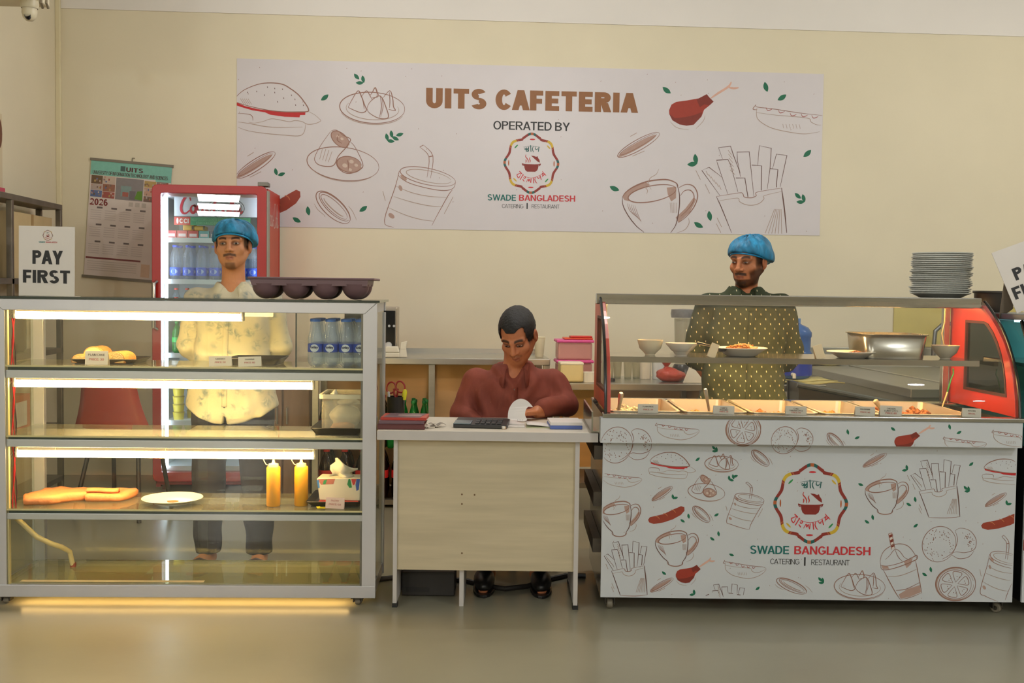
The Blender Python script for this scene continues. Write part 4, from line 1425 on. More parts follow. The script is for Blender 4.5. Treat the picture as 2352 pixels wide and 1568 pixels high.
for i, (x0, x1, y0, hh, lb) in enumerate(((880, 918, .02, .066, 'white foam food box at the front of the worktable by the microwave'), (917, 935, .05, .10, 'tall white folded paper bag beside the foam box on the worktable'))):
    q0, q1 = BT.at(x0, 815, y0), BT.at(x1, 815, y0)
    t = thing('foam_box' if i == 0 else 'paper_bag', lb, 'box' if i == 0 else 'bag', BT, (q0.x, y0, tz + .001))
    w_ = q1.x - q0.x
    if i == 0:
        MB().box((0, 0, 0), (w_, .09, .03)).build('base', foam, t, bevel=.006)
        MB().prism([(0, .031), (w_, .031), (w_ - .012, hh), (.012, hh)], 0, .09).build('lid', foam, t, bevel=.006)
    else:
        MB().prism([(0, 0), (w_, 0), (w_ * .85, hh * .6), (w_, hh), (.01, hh * .9)], 0, .04).build('bag', foam, t, bevel=.003)
        MB().box((.005, -.001, hh * .5), (w_ * .8, -.0004, hh * .52)).build('fold', mat('fold_grey', (190, 184, 170), .6), t)

# ------------------------------------------------------------------ second worktable, behind the serving counter
ug = K.M @ K.at(1600, 882, 6.42)
UY0, uz = ug.y, ug.z
UX0, UX1 = R.at(1288, 880, UY0).x, R.at(1899, 885, UY0).x
UW, UD = UX1 - UX0, .58
tb2 = thing('steel_worktable', 'stainless worktable with glasses and blender behind the serving counter', 'table', R, (UX0, UY0, 0))
MB().box((0, 0, uz - .04), (UW, UD, uz)).build('worktop', steel, tb2, bevel=.004)
for xx in (0.02, R.at(1610, 900, UY0).x - UX0, UW - .045):
    for yy in (.01, UD - .06):
        MB().box((xx, yy, 0), (xx + .035, yy + .035, uz - .04)).build('leg', steel, tb2, bevel=.003)
MB().box((.03, .03, .2), (UW - .03, UD - .03, .23)).build('lower_shelf', steel_d, tb2)
MB().box((.03, UD - .018, .24), (UW * .62, UD - .006, uz - .041)).build('back_panel', MATS['panel_tan'], tb2)  # same added board under this table
UT = Frame(Matrix.Translation((UX0, UY0, 0)))
uzs = uz + .001


def on_u(px, py):
    p = UT.atz(px, py, uzs)
    return (p.x, min(max(p.y, .06), UD - .06), uzs)


# glasses
glm = glass('drinking_glass', (238, 238, 232), 1.0, body=.10, bodycol=(226, 216, 190))
t0 = None
for i, px in enumerate((1400, 1420, 1442, 1463)):
    lb = ('clear drinking glass nearest the left end of the serving counter', 'second clear drinking glass from the left on the rear worktable', 'third clear drinking glass from the left on the rear worktable', 'clear drinking glass beside the white tumbler on the rear worktable')[i]
    x = UT.at(px, 860, .36).x
    if t0 is None:
        t0 = thing('drinking_glass', lb, 'glass', UT, (x, .36, uzs), group='clear glasses on the rear worktable')
        MB().lathe([(0, .0), (.022, 0), (.029, .125), (.027, .125), (.02, .012), (0, .012)], 18).build('glass', glm, t0, smooth=True)
        MB().lathe([(0, .0002), (.021, .0002), (.021, .010), (0, .010)], 18).build('thick_base', glass('glass_base', (220, 224, 216), 1, .2), t0, smooth=True)
    else:
        dup(t0, lb, UT, (x, .36 + (i % 2) * .03, uzs))
tum = mat('white_tumbler', (224, 216, 196), .3)
for i, (px, w_) in enumerate(((1482, 28), (1512, 30))):
    x = UT.at(px, 860, .36).x
    r_ = w_ / 2 * .00275
    t = thing('white_tumbler', ('cream plastic tumbler between the glasses and the red bag', 'bluish white plastic tumbler beside the red bag')[i], 'cup', UT, (x, .36, uzs))
    MB().lathe([(0, 0), (r_ * .9, 0), (r_, .13), (r_ * .94, .13), (r_ * .82, .01), (0, .01)], 20).build('cup', tum if i == 0 else mat('tumbler_blue', (214, 220, 222), .3), t, smooth=True)
    MB().lathe([(r_ * .99, .126), (r_ * 1.06, .129), (r_ * 1.0, .134), (r_ * .94, .131)], 20).build('rim', tum, t, smooth=True)
# red bag of food
p = on_u(1542, 876)
t = thing('plastic_bag', 'knotted red plastic bag on the rear worktable', 'bag', UT, (p[0], .17, uzs))
bm = bmesh.new()
bmesh.ops.create_icosphere(bm, subdivisions=3, radius=1)
for v in bm.verts:
    n_ = noise.noise(v.co * 2.3) * .18
    tp = max(0, v.co.z)
    v.co = Vector((v.co.x * .088 * (1 + n_) * (1 - .5 * tp ** 2) - .02 * tp, v.co.y * .07 * (1 + n_) * (1 - .5 * tp ** 2), max(0, v.co.z * .05 + .04 + n_ * .02)))
me = bpy.data.meshes.new('sack'); bm.to_mesh(me); bm.free()
me.materials.append(mat('red_bag', (176, 70, 56), .35, var=.1, scale=30, bump=.4, bscale=40))
me.polygons.foreach_set('use_smooth', [True] * len(me.polygons))
o = bpy.data.objects.new('sack', me); COL.objects.link(o); o.parent = t
MB().lathe([(.02, .08), (.012, .092), (.03, .115), (.034, .118), (.01, .095)], 12, c=(-.03, 0, 0)).build('knot', MATS['red_bag'], t, smooth=True)
# leaning white paper cone
p = on_u(1590, 880)
t = thing('paper_cone', 'white folded paper sheet standing beside the man in the green shirt', 'paper', UT, (UT.at(1590, 880, .07).x, .07, uzs))
MB().prism([(-.055, 0), (.055, 0), (.058, .035), (.0, .118), (-.012, .112)], 0, .012).build('sheet', mat('paper_white', (226, 222, 206), .6), t, bevel=.002)
MB().prism([(-.05, 0), (.05, 0), (.0, .10)], .013, .02).build('back_fold', MATS['paper_white'], t)
# small black lid
p = on_u(1406, 875)
t = thing('bottle_cap', 'small black cap lying near the left end of the rear worktable', 'cap', UT, p)
MB().lathe([(0, 0), (.018, 0), (.018, .016), (.012, .02), (0, .02)], 16).build('cap', mat('cap_black', (30, 30, 32), .4), t, smooth=True)
MB().lathe([(.018, .001), (.020, .003), (.018, .005)], 16).build('grip', MATS['cap_black'], t)
# blender
bxp = UT.at(1568, 860, .4)
zt1, zt0 = UT.at(1568, 709, .4).z, UT.at(1568, 836, .4).z
t = thing('blender', 'kitchen blender with dark lid and clear jug behind the man in green', 'blender', UT, (bxp.x, .4, uzs))
hj0, hj1 = zt0 - uzs, zt1 - uzs
hj0 = max(.06, hj0)
MB().lathe([(0, 0), (.075, 0), (.08, .02), (.065, hj0 * .8), (.055, hj0), (0, hj0)], 20).build('motor_base', mat('appliance_black', (44, 42, 42), .3), t, smooth=True)
MB().lathe([(.05, hj0 + .002), (.06, hj1 - .06), (.058, hj1 - .06), (.048, hj0 + .006)], 20).build('jug', glass('jug_clear', (240, 240, 236), 1, .12, (214, 206, 190)), t, smooth=True)
MB().lathe([(0, hj1 - .055), (.078, hj1 - .055), (.082, hj1 - .03), (.078, hj1 - .004), (0, hj1)], 20).build('lid', mat('lid_grey', (112, 110, 108), .4, var=.2, scale=30), t, smooth=True)
MB().lathe([(0, 0), (.024, 0), (.02, .018), (0, .02)], 16, M=Matrix.Translation((.03, -.075, hj0 * .45)) @ Matrix.Rotation(PI / 2, 4, 'X')).build('dial', steel, t, smooth=True)
# water jug
jp = UT.at(1826, 868, .30)
zj = UT.at(1826, 731, .30).z - uzs
t = thing('water_jug', 'large blue water jug on the rear worktable right of the man in green', 'jug', UT, (jp.x, .30, uzs + .016))
r_ = .098
h = zj - .016
MB().lathe([(0, .004), (r_ * .8, 0), (r_, .02), (r_ * 1.04, .05), (r_ * .98, .1 * h / .36), (r_ * .98, .14), (r_ * 1.02, .16), (r_ * .92, .175), (r_ * .92, .25), (r_ * .98, .262), (r_ * .98, .285), (r_ * .75, h - .055), (r_ * .3, h - .035), (r_ * .24, h - .03), (r_ * .24, h - .01)], 26).build('body', glass('jug_blue', (86, 140, 214), 1.0, .5, (84, 134, 204), .1), t, smooth=True)
MB().lathe([(r_ * .27, h - .03), (r_ * .27, h), (0, h)], 16).build('cap', mat('jug_cap', (110, 150, 204), .4), t, smooth=True)
MB().lathe([(r_ * 1.035, .02), (r_ * 1.05, .05), (r_ * 1.03, .10), (r_ * .99, .10), (r_ * .99, .02)], 26).build('base_band', mat('jug_dark_blue', (30, 54, 160), .3), t, smooth=True)
# tap fitting
MB().tube([(-.05, -.1, .03), (-.05, -.135, .03), (-.05, -.135, .008)], .011, 10).build('tap', mat('tap_white', (220, 214, 200), .4), t, smooth=True)
# cloth under the jug
P = []
for i in range(8):
    row = []
    for j in range(14):
        u, v = j / 13, i / 7
        row.append((-.2 + .42 * u, -.26 + .46 * v, .006 + .006 * math.sin(9 * u + 4 * v) + (-.03 * max(0, .12 - v) * 0)))
    P.append(row)
t = thing('folded_cloth', 'pale green folded cloth under the blue water jug', 'cloth', UT, (jp.x, .30, uzs))
MB().grid(P).build('cloth', mat('cloth_green', (186, 176, 112), .8, var=.15, scale=20), t, smooth='all', solid=.007)
P2 = [[(p[0] * .9 + .01, p[1] * .9, p[2] + .0075) for p in row] for row in P[1:7]]
MB().grid(P2).build('top_fold', MATS['cloth_green'], t, smooth='all', solid=.004)
# blue rag and a dark bucket hanging area under the table's right end
t = thing('blue_rag', 'teal rag hanging from the right end of the rear worktable', 'cloth', UT, (UT.at(1815, 890, -.004).x, -.008, uz - .045))
P = []
for i in range(9):
    v = i / 8
    P.append([(-.16 * v + w_ * (.05 + .03 * math.sin(5 * v)), -.012 - .006 * math.sin(6 * v + 3 * w_), -.15 * v) for w_ in (0, .33, .66, 1)])
MB().grid(P).build('cloth', mat('rag_teal', (52, 108, 122), .8, var=.15, scale=30), t, smooth='all', solid=.006)
MB().tube([(.0, -.014, .0), (.025, -.016, .02), (.05, -.014, .0)], .006).build('loop', MATS['rag_teal'], t)
# pink tubs, box, cup
tubm = glass('tub_pink', (240, 214, 214), .6, .45, (226, 166, 164), .2)
pk = mat('tub_lid_pink', (216, 84, 150), .4, var=.05)
tx0, tx1 = UT.at(1274, 800, .30), UT.at(1352, 800, .30)
twd = .22
z_b = UT.at(1310, 874, .30).z
z_m = UT.at(1310, 829, .30).z
z_t = UT.at(1310, 779, .30).z
for i, (za, zb, lb) in enumerate(((uzs, max(z_m, uzs + .12), 'lower pink tinted plastic food tub'), (max(z_m, uzs + .12) + .001, z_t, 'upper pink lidded food tub on the stack'))):
    t = thing('food_tub', lb + ' behind the seated man', 'tub', UT, (tx0.x + .11 + .01, .32, za))
    h = zb - za
    MB().box((-.105, -.08, 0), (.105, .08, h - .018)).build('tub', tubm, t, bevel=.012)
    MB().box((-.115, -.09, h - .018), (.115, .09, h)).build('lid', pk, t, bevel=.006)
t = thing('clip_lid', 'orange red lid lying on top of the pink tubs', 'lid', UT, (tx0.x + .14, .32, z_t + .001))
MB().box((-.085, -.07, 0), (.09, .07, .010)).build('plate', mat('lid_orange', (214, 84, 40), .4), t, bevel=.004)
MB().box((-.05, -.071, .010), (.085, .0, .022)).build('rim', mat('lid_red', (196, 44, 30), .4), t, bevel=.004)
bx0 = UT.at(1287, 870, .06).x
bx1 = UT.at(1340, 870, .06).x
hb = UT.at(1310, 833, .06).z - uzs
t = thing('cream_box', 'cream plastic box in front of the pink tubs', 'box', UT, (bx0, .06, uzs))
MB().box((0, 0, 0), (bx1 - bx0, .13, hb)).build('box', mat('cream_plastic', (216, 198, 140), .45, var=.03), t, bevel=.010)
MB().box((-.002, -.002, hb - .014), (bx1 - bx0 + .002, .132, hb + .003)).build('lid', mat('cream_lid', (232, 224, 196), .4), t, bevel=.006)
t = thing('wrapped_roll', 'white tissue roll beside the cream box at the left end of the rear worktable', 'roll', UT, (UT.at(1347, 870, .09).x + .015, .09, uzs))
MB().lathe([(.012, 0), (.04, 0), (.04, .06), (.012, .06)], 20).build('paper', mat('paper_white', (226, 222, 206), .6), t, smooth=True)
MB().lathe([(.010, .0), (.012, .0), (.012, .06), (.010, .06)], 14).build('core', cb0, t)
cx = BT.at(1257, 820, .2)
t = thing('paper_cup', 'tall white paper cup on the worktable behind the seated man', 'cup', BT, (min(cx.x, TW - .05), .2, tz + .001))
MB().lathe([(0, 0), (.026, 0), (.036, .125), (.033, .125), (.024, .008), (0, .008)], 20).build('cup', mat('cup_cream', (222, 210, 176), .5), t, smooth=True)
MB().lathe([(.035, .122), (.0385, .125), (.035, .129), (.033, .126)], 20).build('rim', MATS['cup_cream'], t, smooth=True)

# ------------------------------------------------------------------ sink unit, crate, wall board, tap
vg = K.M @ K.at(2092, 893, 6.0)
VX, VY, vz = vg.x, vg.y, vg.z
VD = YB - .02 - VY
sink = thing('sink_unit', 'grey steel sink unit in the right rear corner behind the counter', 'sink', R, (VX, VY, 0))
VW = 1.25
stg = mat('sink_steel', (150, 150, 142), .35, .75, var=.06, scale=3)
MB().box((0, 0, vz - .05), (VW, VD, vz)).build('worktop', stg, sink, bevel=.004)
MB().box((.0, VD - .03, vz), (VW, VD, vz + .12)).build('splashback', stg, sink, bevel=.003)
MB().box((.02, .02, .12), (VW - .02, VD - .02, vz - .05)).build('cabinet', stg, sink)
MB().ringplate(rloop(.35, .35, 1.0, VD - .25, .05), rloop(.38, .38, .97, VD - .28, .05), vz, vz + .006, 'z').build('basin_rim', steel, sink)
for xx in (.03, VW - .07):
    for yy in (.03, VD - .07):
        MB().box((xx, yy, 0), (xx + .04, yy + .04, .12)).build('leg', stg, sink)
fx = R.at(2152, 790, YB - .15)
SKx = fx.x - VX
MB().tube([(SKx - .02, VD - .12, vz), (SKx - .02, VD - .12, fx.z - .03), (SKx - .01, VD - .12, R.at(2152, 760, YB - .15).z), (SKx + .04, VD - .13, R.at(2152, 744, YB - .15).z), (SKx + .10, VD - .16, R.at(2152, 742, YB - .15).z), (SKx + .14, VD - .2, R.at(2152, 752, YB - .15).z)], .016, 10).build('tap', mat('tap_grey', (120, 122, 122), .25, .8), sink, smooth=True)
MB().lathe([(0, 0), (.03, 0), (.028, .05), (0, .06)], 14, c=(SKx - .1, VD - .12, vz)).build('tap_knob', mat('tap_grey', (120, 122, 122), .25, .8), sink, smooth=True)
w0, w1 = R.at(2050, 795, YB), R.at(2200, 703, YB)
t = thing('splash_board', 'khaki board fixed to the wall above the sink', 'board', R, (w0.x, YB - .012, w0.z))
MB().box((0, 0, 0), (w1.x - w0.x + .5, .011, w1.z - w0.z)).build('board', mat('khaki_board', (206, 190, 116), .6, var=.04), t)
MB().box((0, -.003, w1.z - w0.z - .01), (w1.x - w0.x + .5, 0, w1.z - w0.z)).build('edge', mat('khaki_edge', (190, 176, 110), .6), t)
t = thing('cleaning_cloth', 'yellow cloth on the ledge of the sink unit', 'cloth', R, (VX + .02, YB - .30, vz + .001))
P = [[(.30 * u, .16 * v, .012 + .006 * math.sin(7 * u + 5 * v)) for u in np.linspace(0, 1, 10)] for v in np.linspace(0, 1, 6)]
MB().grid(P).build('cloth', mat('cloth_yellow', (196, 180, 104), .8, var=.1, scale=20), t, smooth='all', solid=.012)
MB().grid([[(p[0] * .7 + .02, p[1] * .7 + .02, p[2] + .013) for p in row] for row in P]).build('top_fold', MATS['cloth_yellow'], t, smooth='all', solid=.01)
cg = K.M @ K.at(1955, 905, 6.0)
t = thing('black_crate', 'black plastic crate between the rear worktable and the sink unit', 'crate', R, (cg.x - .02, cg.y, 0), rz=-.1)
bc = mat('crate_black', (36, 38, 40), .35, var=.1)
cz = cg.z + .05
MB().prism([(-.24, 0), (.24, 0), (.27, cz - .10), (-.27, cz)], 0, .02).build('side', bc, t)
MB().prism([(-.24, 0), (.24, 0), (.27, cz - .10), (-.27, cz)], .28, .30).build('side', bc, t)
MB().prism([(.02, 0), (.28, 0), (.28, cz), (.02, cz)], -.26, -.24, 'x').build('end', bc, t)
MB().prism([(.02, 0), (.28, 0), (.28, cz - .1), (.02, cz - .1)], .24, .26, 'x').build('end', bc, t)
MB().box((-.24, .0, .0), (.24, .30, .02)).build('bottom', bc, t)
MB().tube([(-.28, -.01, cz), (.28, -.01, cz - .10)], .014, 8).build('rim', mat('crate_rim', (70, 80, 84), .3), t, smooth=True)
# ------------------------------------------------------------------ left display case
alu = mat('anodised_aluminium', (190, 190, 194), .34, .55, var=.05, scale=2)
alu_d = mat('aluminium_groove', (120, 116, 108), .4, .5, var=.05)
gpane = glass('case_glass', (253, 254, 252), .5)
gshelf = glass('shelf_glass', (244, 246, 236), 1.0, body=.10, bodycol=(226, 214, 170))
gedge = mat('glass_edge_green', (34, 48, 40), .2, var=.05)
lx0, lx1 = L.at(-20, 1000, 0).x, L.at(864, 1000, 0).x
LD = .44


def lz(py, px=420, y=0.0):
    return L.at(px, py, y).z


case = thing('display_case', 'glass display case with glowing tubes on castors at the left', 'display case', L, (0, 0, 0))
PWD = .058
zb0, zb1 = lz(1372), lz(1344)
ztp, zrail = lz(690), lz(716)
fr_ = MB()
# bottom and top front rails, back rails, mitred in the photograph
MB().box((lx0, 0, zb0), (lx1, .03, zb1)).build('bottom_rail', alu, case, bevel=.002)
MB().box((lx0, LD - .03, zb0), (lx1, LD, zb1)).build('bottom_rail', alu, case, bevel=.002)
MB().prism([(lx0, ztp), (lx1, ztp), (lx1 - .052, zrail), (lx0 + .052, zrail)], 0, .03).build('top_rail', alu, case, bevel=.002)
MB().box((lx0, LD - .03, zrail + .006), (lx1, LD, ztp)).build('top_rail', alu, case, bevel=.002)
for x0, x1 in ((lx0, lx0 + PWD), (lx1 - PWD, lx1)):
    MB().prism([(lx0, zb1), (lx0 + PWD, zb1), (lx0 + PWD, zrail), (lx0 + .0515, zrail), (lx0, ztp - .001)] if x0 == lx0 else [(lx1 - PWD, zb1), (lx1, zb1), (lx1, ztp - .001), (lx1 - .0515, zrail), (lx1 - PWD, zrail)], .001, .03).build('post', alu, case)
    MB().box((x0, LD - .03, zb1), (x1, LD - .001, zrail)).build('post', alu, case, bevel=.002)
    MB().box((x0 + .006 if x0 < 0 else x1 - .03, .03, zb0), (x0 + .03 if x0 < 0 else x1 - .006, LD - .03, zb1)).build('side_rail', alu, case)
    MB().box((x0 + .006 if x0 < 0 else x1 - .03, .03, zrail + .006), (x0 + .03 if x0 < 0 else x1 - .006, LD - .03, ztp)).build('side_rail', alu, case)
MB().box((lx1 - PWD - .010, .012, zb1), (lx1 - PWD, .028, zrail)).build('glazing_channel', alu_d, case)
MB().box((lx0 + PWD, .012, zb1), (lx0 + PWD + .008, .028, zrail)).build('glazing_channel', mat('channel_cream', (214, 196, 140), .4, var=.04), case)
MB().box((lx0 - .012, -.006, ztp), (lx1 + .012, LD + .006, ztp + .010)).build('top_glass', glass('top_glass', (214, 226, 216), 1.0, body=.25, bodycol=(150, 158, 146)), case)
MB().box((lx0 - .012, -.0075, ztp + .0003), (lx1 + .012, -.006, ztp + .010)).build('top_glass_edge', gedge, case)
MB().box((lx0 + .03, .004, zb1), (lx1 - PWD + .01, .008, zrail)).build('front_glass', gpane, case)
MB().box((lx1 - .012, .031, zb1), (lx1 - .007, LD - .031, zrail + .006)).build('side_glass', glass('side_glass', (246, 248, 240), 1.0, body=.08, bodycol=(200, 194, 160)), case)
MB().box((lx0 + .007, .031, zb1), (lx0 + .012, LD - .031, zrail + .006)).build('side_glass', MATS['side_glass'], case)
for x0, x1, yy in ((lx0 + PWD, lx0 + .80, LD - .012), (lx0 + .76, lx1 - PWD, LD - .022)):
    MB().box((x0, yy, zb1), (x1, yy + .005, zrail)).build('sliding_glass', gpane, case)
MB().box((lx0 + .02, .03, zb1 - .012), (lx1 - .02, LD - .02, zb1 + .004)).build('base_panel', glass('base_glass', (236, 238, 216), 1.0, body=.34, bodycol=(176, 170, 112)), case)
# dirt and old tape inside the base
MB().box((lx0 + .10, .031, zb1 + .0045), (lx0 + .88, .06, zb1 + .0055)).build('masking_tape', mat('masking_tape', (206, 186, 150), .7), case)
SZ = []
shelf_y0 = .032
for (pg, ra, rb) in ((842, 853, 872), (1003, 1012, 1030), (1171, 1181, 1196)):
    z1, z0 = lz(pg), lz(ra)
    SZ.append(z1)
    MB().box((lx0 + .031, shelf_y0 - .024, z1 - .008), (lx1 - PWD + .002, LD - .05, z1)).build('glass_shelf', gshelf, case)
    MB().box((lx0 + .031, shelf_y0 - .020, z0 - .001), (lx1 - PWD + .002, shelf_y0 - .004, z1 - .0082)).build('shelf_gap_strip', gedge, case)  # dark strip standing in for the shaded gap under the glass
    MB().box((lx0 + .031, shelf_y0 - .0255, z1 - .0078), (lx1 - PWD + .002, shelf_y0 - .0242, z1 - .0004)).build('shelf_edge', mat('shelf_edge', (214, 202, 150), .2, var=.05), case)
    MB().box((lx0 + .031, .010, lz(rb)), (lx1 - PWD + .002, .034, z0 - .001)).build('shelf_rail', alu, case, bevel=.002)
    MB().box((lx0 + .031, LD - .075, lz(rb)), (lx1 - PWD + .002, LD - .05, z0 - .001)).build('shelf_rail', alu, case, bevel=.002)
# light tubes
led = emitter('warm_tube', (255, 214, 146), 52.0)
batt = mat('tube_batten', (236, 226, 200), .5, var=.02)
for (xa, ya, xb, yb_) in ((38, 722, 556, 730), (36, 879, 718, 887), (42, 1041, 721, 1046)):
    pa, pb = L.at(xa, ya, .06), L.at(xb, yb_, .06)
    zt_ = (pa.z + pb.z) / 2
    tu = MB().tube([(pa.x, .06, zt_), (pb.x, .06, zt_)], .0155, 12).build('light_tube', led, case, smooth=True)
    MB().box((pa.x + .004, .048, zt_ + .0162), (pb.x - .004, .078, zt_ + .028)).build('batten', batt, tu)
    for xx in (pa.x - .008, pb.x):
        MB().box((xx, .046, zt_ - .014), (xx + .008, .076, zt_ + .026)).build('end_cap', batt, tu)
    for f_ in (.13, .5, .9):
        xx = pa.x + (pb.x - pa.x) * f_
        MB().tube([(xx, .043, zt_ - .005), (xx, .043, zt_ + .055)], .0016, 6).build('hanger_wire', batt, tu)
    MB().tube([(pa.x - .006, .06, zt_ + .004), (pa.x - .02, .06, zt_ + .006), (pa.x - .035, .06, zt_ - .015), (pa.x - .037, .06, zt_ - .055)], .0032, 8).build('cable', batt, tu)
tu = MB().tube([(lx0 + .1, .05, zb0 + .012), (lx1 - .12, .05, zb0 + .012)], .010, 10).build('light_tube', emitter('added_floor_glow', (255, 208, 130), 20.0), case, smooth=True)  # unseen tube added under the base to make the floor glow
MB().box((lx0 + .1, .036, zb0 + .0225), (lx1 - .12, .064, zb0 + .030)).build('batten', batt, tu)  # batten of the added tube
# red wiring along the left post, hose in the bottom compartment
rr = random.Random(2)
for k, cc_ in enumerate(((196, 40, 40), (150, 30, 34), (60, 44, 40))):
    P = [(lx0 + PWD + .012 + .006 * math.sin(i * 1.1 + k * 2), .05 + .01 * k, lz(735 + i * 27)) for i in range(18)]
    MB().tube(P, .0028, 6).build('wire', mat('wire_%d' % k, cc_, .4, var=0), case)
P = [L.at(x, y, yy) for x, y, yy in ((36, 1188, .07), (55, 1205, .09), (84, 1232, .12), (115, 1247, .17), (142, 1256, .22), (160, 1266, .27), (168, 1282, .29))]
P[-1].z = zb1 + .004
MB().tube(P, [.011] * 7, 12).build('hose', mat('hose_cream', (222, 206, 156), .45, var=.04), case, smooth=True)
MB().tube([P[-1] + Vector((0, 0, 0)), P[-1] + Vector((0, 0, .018))], .0135, 12).build('hose_end', mat('hose_end_red', (150, 66, 44), .5), case)
# castors
rub = mat('castor_rubber', (120, 112, 96), .5, var=.05)
cst = mat('castor_metal', (70, 66, 60), .35, .7)


def castor(parent, x, y, ztop, s=1.0, nm='castor', side=0.0):
    r = ztop * .36
    o = MB().box((x - .028 * s, y - .028 * s, ztop - .006), (x + .028 * s, y + .028 * s, ztop)).box((x - .02 * s, y - .015, r * .9), (x - .015 * s, y + .02, ztop - .006)).box((x + .015 * s, y - .015, r * .9), (x + .02 * s, y + .02, ztop - .006)).build(nm, cst, parent)
    M = Matrix.Translation((x, y, r)) @ Matrix.Rotation(side, 4, 'Z') @ Matrix.Rotation(PI / 2, 4, 'Y')
    MB().lathe([(0, -.012 * s), (r * .8, -.012 * s), (r, -.008 * s), (r, .008 * s), (r * .8, .012 * s), (0, .012 * s)], 20, M=M).build('wheel', rub, o, smooth=True)
    MB().lathe([(0, -.0135 * s), (r * .45, -.0135 * s), (r * .4, .0135 * s), (0, .0135 * s)], 12, M=M).build('hub', cst, o)


for px, yy in ((16, .04), (822, .04)):
    castor(case, L.at(px, 1385, yy).x, yy, zb0)
for xx in (L.at(16, 1385, .04).x, L.at(822, 1385, .04).x):
    castor(case, xx, LD - .04, zb0)
# glass divider before the bottles on the top shelf
dvx = L.at(679, 790, .02).x
MB().box((dvx - .002, .035, SZ[0] + .001), (dvx + .002, LD - .06, zrail)).build('divider_glass', gpane, case)
MB().box((dvx - .003, .032, SZ[0] + .001), (dvx + .003, .035, zrail)).build('divider_edge', gedge, case)

# ---- on the first shelf
shp = [s + .0012 for s in SZ]


def onsh(k, px, py, y=None):
    p = L.atz(px, py, shp[k])
    return p


dark = mat('black_tray_plastic', (34, 30, 28), .4, var=.05)


def tray(nm, lb, x0, x1, y0, y1, z, h=.022, m=None, fr=L):
    t = thing(nm, lb, 'tray', fr, ((x0 + x1) / 2, (y0 + y1) / 2, z))
    w, d = (x1 - x0) / 2, (y1 - y0) / 2
    m = m or dark
    MB().box((-w + .02, -d + .02, 0), (w - .02, d - .02, .004)).build('base', m, t)
    o, i = rloop(-w, -d, w, d, .02), rloop(-w + .022, -d + .022, w - .022, d - .022, .015)
    vs = [(a, b, h) for a, b in o] + [(a, b, .003) for a, b in i]
    n = len(o)
    MB().add(vs, [(k, (k + 1) % n, n + (k + 1) % n, n + k) for k in range(n)]).build('rim', m, t, solid=.003)
    return t


xa, xb = L.at(163, 838, .1).x, L.at(318, 838, .1).x
tray('serving_tray', 'black tray under the plain cake on the top shelf', xa, xb, .07, .30, shp[0])
bread = mat('bread_crust', (206, 140, 66), .6, var=.22, scale=18, bump=.3, bscale=60)
crumb = mat('bread_crumb', (240, 204, 130), .8, var=.1, scale=60, bump=.3, bscale=150)


def blob(nm, parent, c, r, m, seed=0, amp=.12, flat=0.0, rz=0.0, freq=1.8):
    bm = bmesh.new()
    bmesh.ops.create_icosphere(bm, subdivisions=3, radius=1)
    Mz = Matrix.Rotation(rz, 3, 'Z')
    for v in bm.verts:
        q = noise.noise(v.co * freq + Vector((seed * 3.1, seed, 0))) * amp
        p = Vector((v.co.x * r[0], v.co.y * r[1], v.co.z * r[2])) * (1 + q)
        if p.z < -r[2] * flat:
            p.z = -r[2] * flat
        v.co = Mz @ p + Vector(c)
    me = bpy.data.meshes.new(nm); bm.to_mesh(me); bm.free()
    me.materials.append(m)
    me.polygons.foreach_set('use_smooth', [True] * len(me.polygons))
    o = bpy.data.objects.new(nm, me); COL.objects.link(o); o.parent = parent
    return o


def cake_slice(lb, x, y, z, w, d, h, rz, seed):
    t = thing('cake_slice', lb, 'cake', L, (x, y, z), rz=rz, group='plain cake slices on the top shelf')
    P = []
    for i in range(13):
        a = PI * i / 12
        P.append((-math.cos(a) * w / 2 * (1 + .0), .006 + math.sin(a) ** .7 * h))
    P = [(-w / 2 * .96, 0)] + P + [(w / 2 * .96, 0)]
    MB().prism(P, -d / 2, d / 2).build('crust', bread, t, smooth=True, bevel=.004)
    Q = [(p[0] * .9, p[1] * .9 + .002) for p in P]
    MB().prism(Q, -d / 2 - .002, -d / 2 + .001).build('crumb', crumb, t)
    return t


cake_slice('golden slice of cake at the left of the black tray', L.at(190, 820, .15).x, .13, shp[0] + .005, .075, .08, .028, .3, 1)
cake_slice('rounded cake standing behind its price card', L.at(222, 820, .2).x, .22, shp[0] + .005, .10, .09, .060, -.1, 2)
cake_slice('large torn cake slice at the right of the black tray', L.at(280, 820, .15).x, .13, shp[0] + .005, .10, .09, .044, -.25, 3)
card_m = mat('price_card', (232, 224, 206), .5, var=.02)


def card(lb, fr, px0, py0, px1, py1, y, lines, zbase=None, lean=.12, m=None, rot=0.0, cols=None):
    a, b = fr.at(px0, py1, y), fr.at(px1, py0, y)
    w, h = b.x - a.x, b.z - (zbase if zbase is not None else a.z)
    t = thing('price_card', lb, 'card', fr, ((a.x + b.x) / 2, y, zbase if zbase is not None else a.z), rot=Matrix.Rotation(-lean, 4, 'X') @ Matrix.Rotation(rot, 4, 'Y'))
    MB().box((-w / 2, 0, 0), (w / 2, .0015, h)).build('face', m or card_m, t)
    MB().add([(-w / 2, .0016, h), (w / 2, .0016, h), (w / 2, .05 * h / .05 * .5, .0012), (-w / 2, .5 * h / .05 * .05, .0012)], [(0, 1, 2, 3)]).build('stand', m or card_m, t, solid=.001)
    for i, tx in enumerate(lines):
        n_ = max(len(lines), 2)
        zc = h * (.80 - .66 * i / n_)
        hh = h * .16
        ww = min(w * .82, hh * .75 * len(tx))
        c_ = (cols[i] if cols else ((60, 50, 46) if i < len(lines) - 1 or len(lines) == 1 else (190, 90, 80)))
        letters('lettering', tx, t, -.0004, -ww / 2, ww / 2, zc - hh, zc, c_, .14, lift=.0004)
    return t


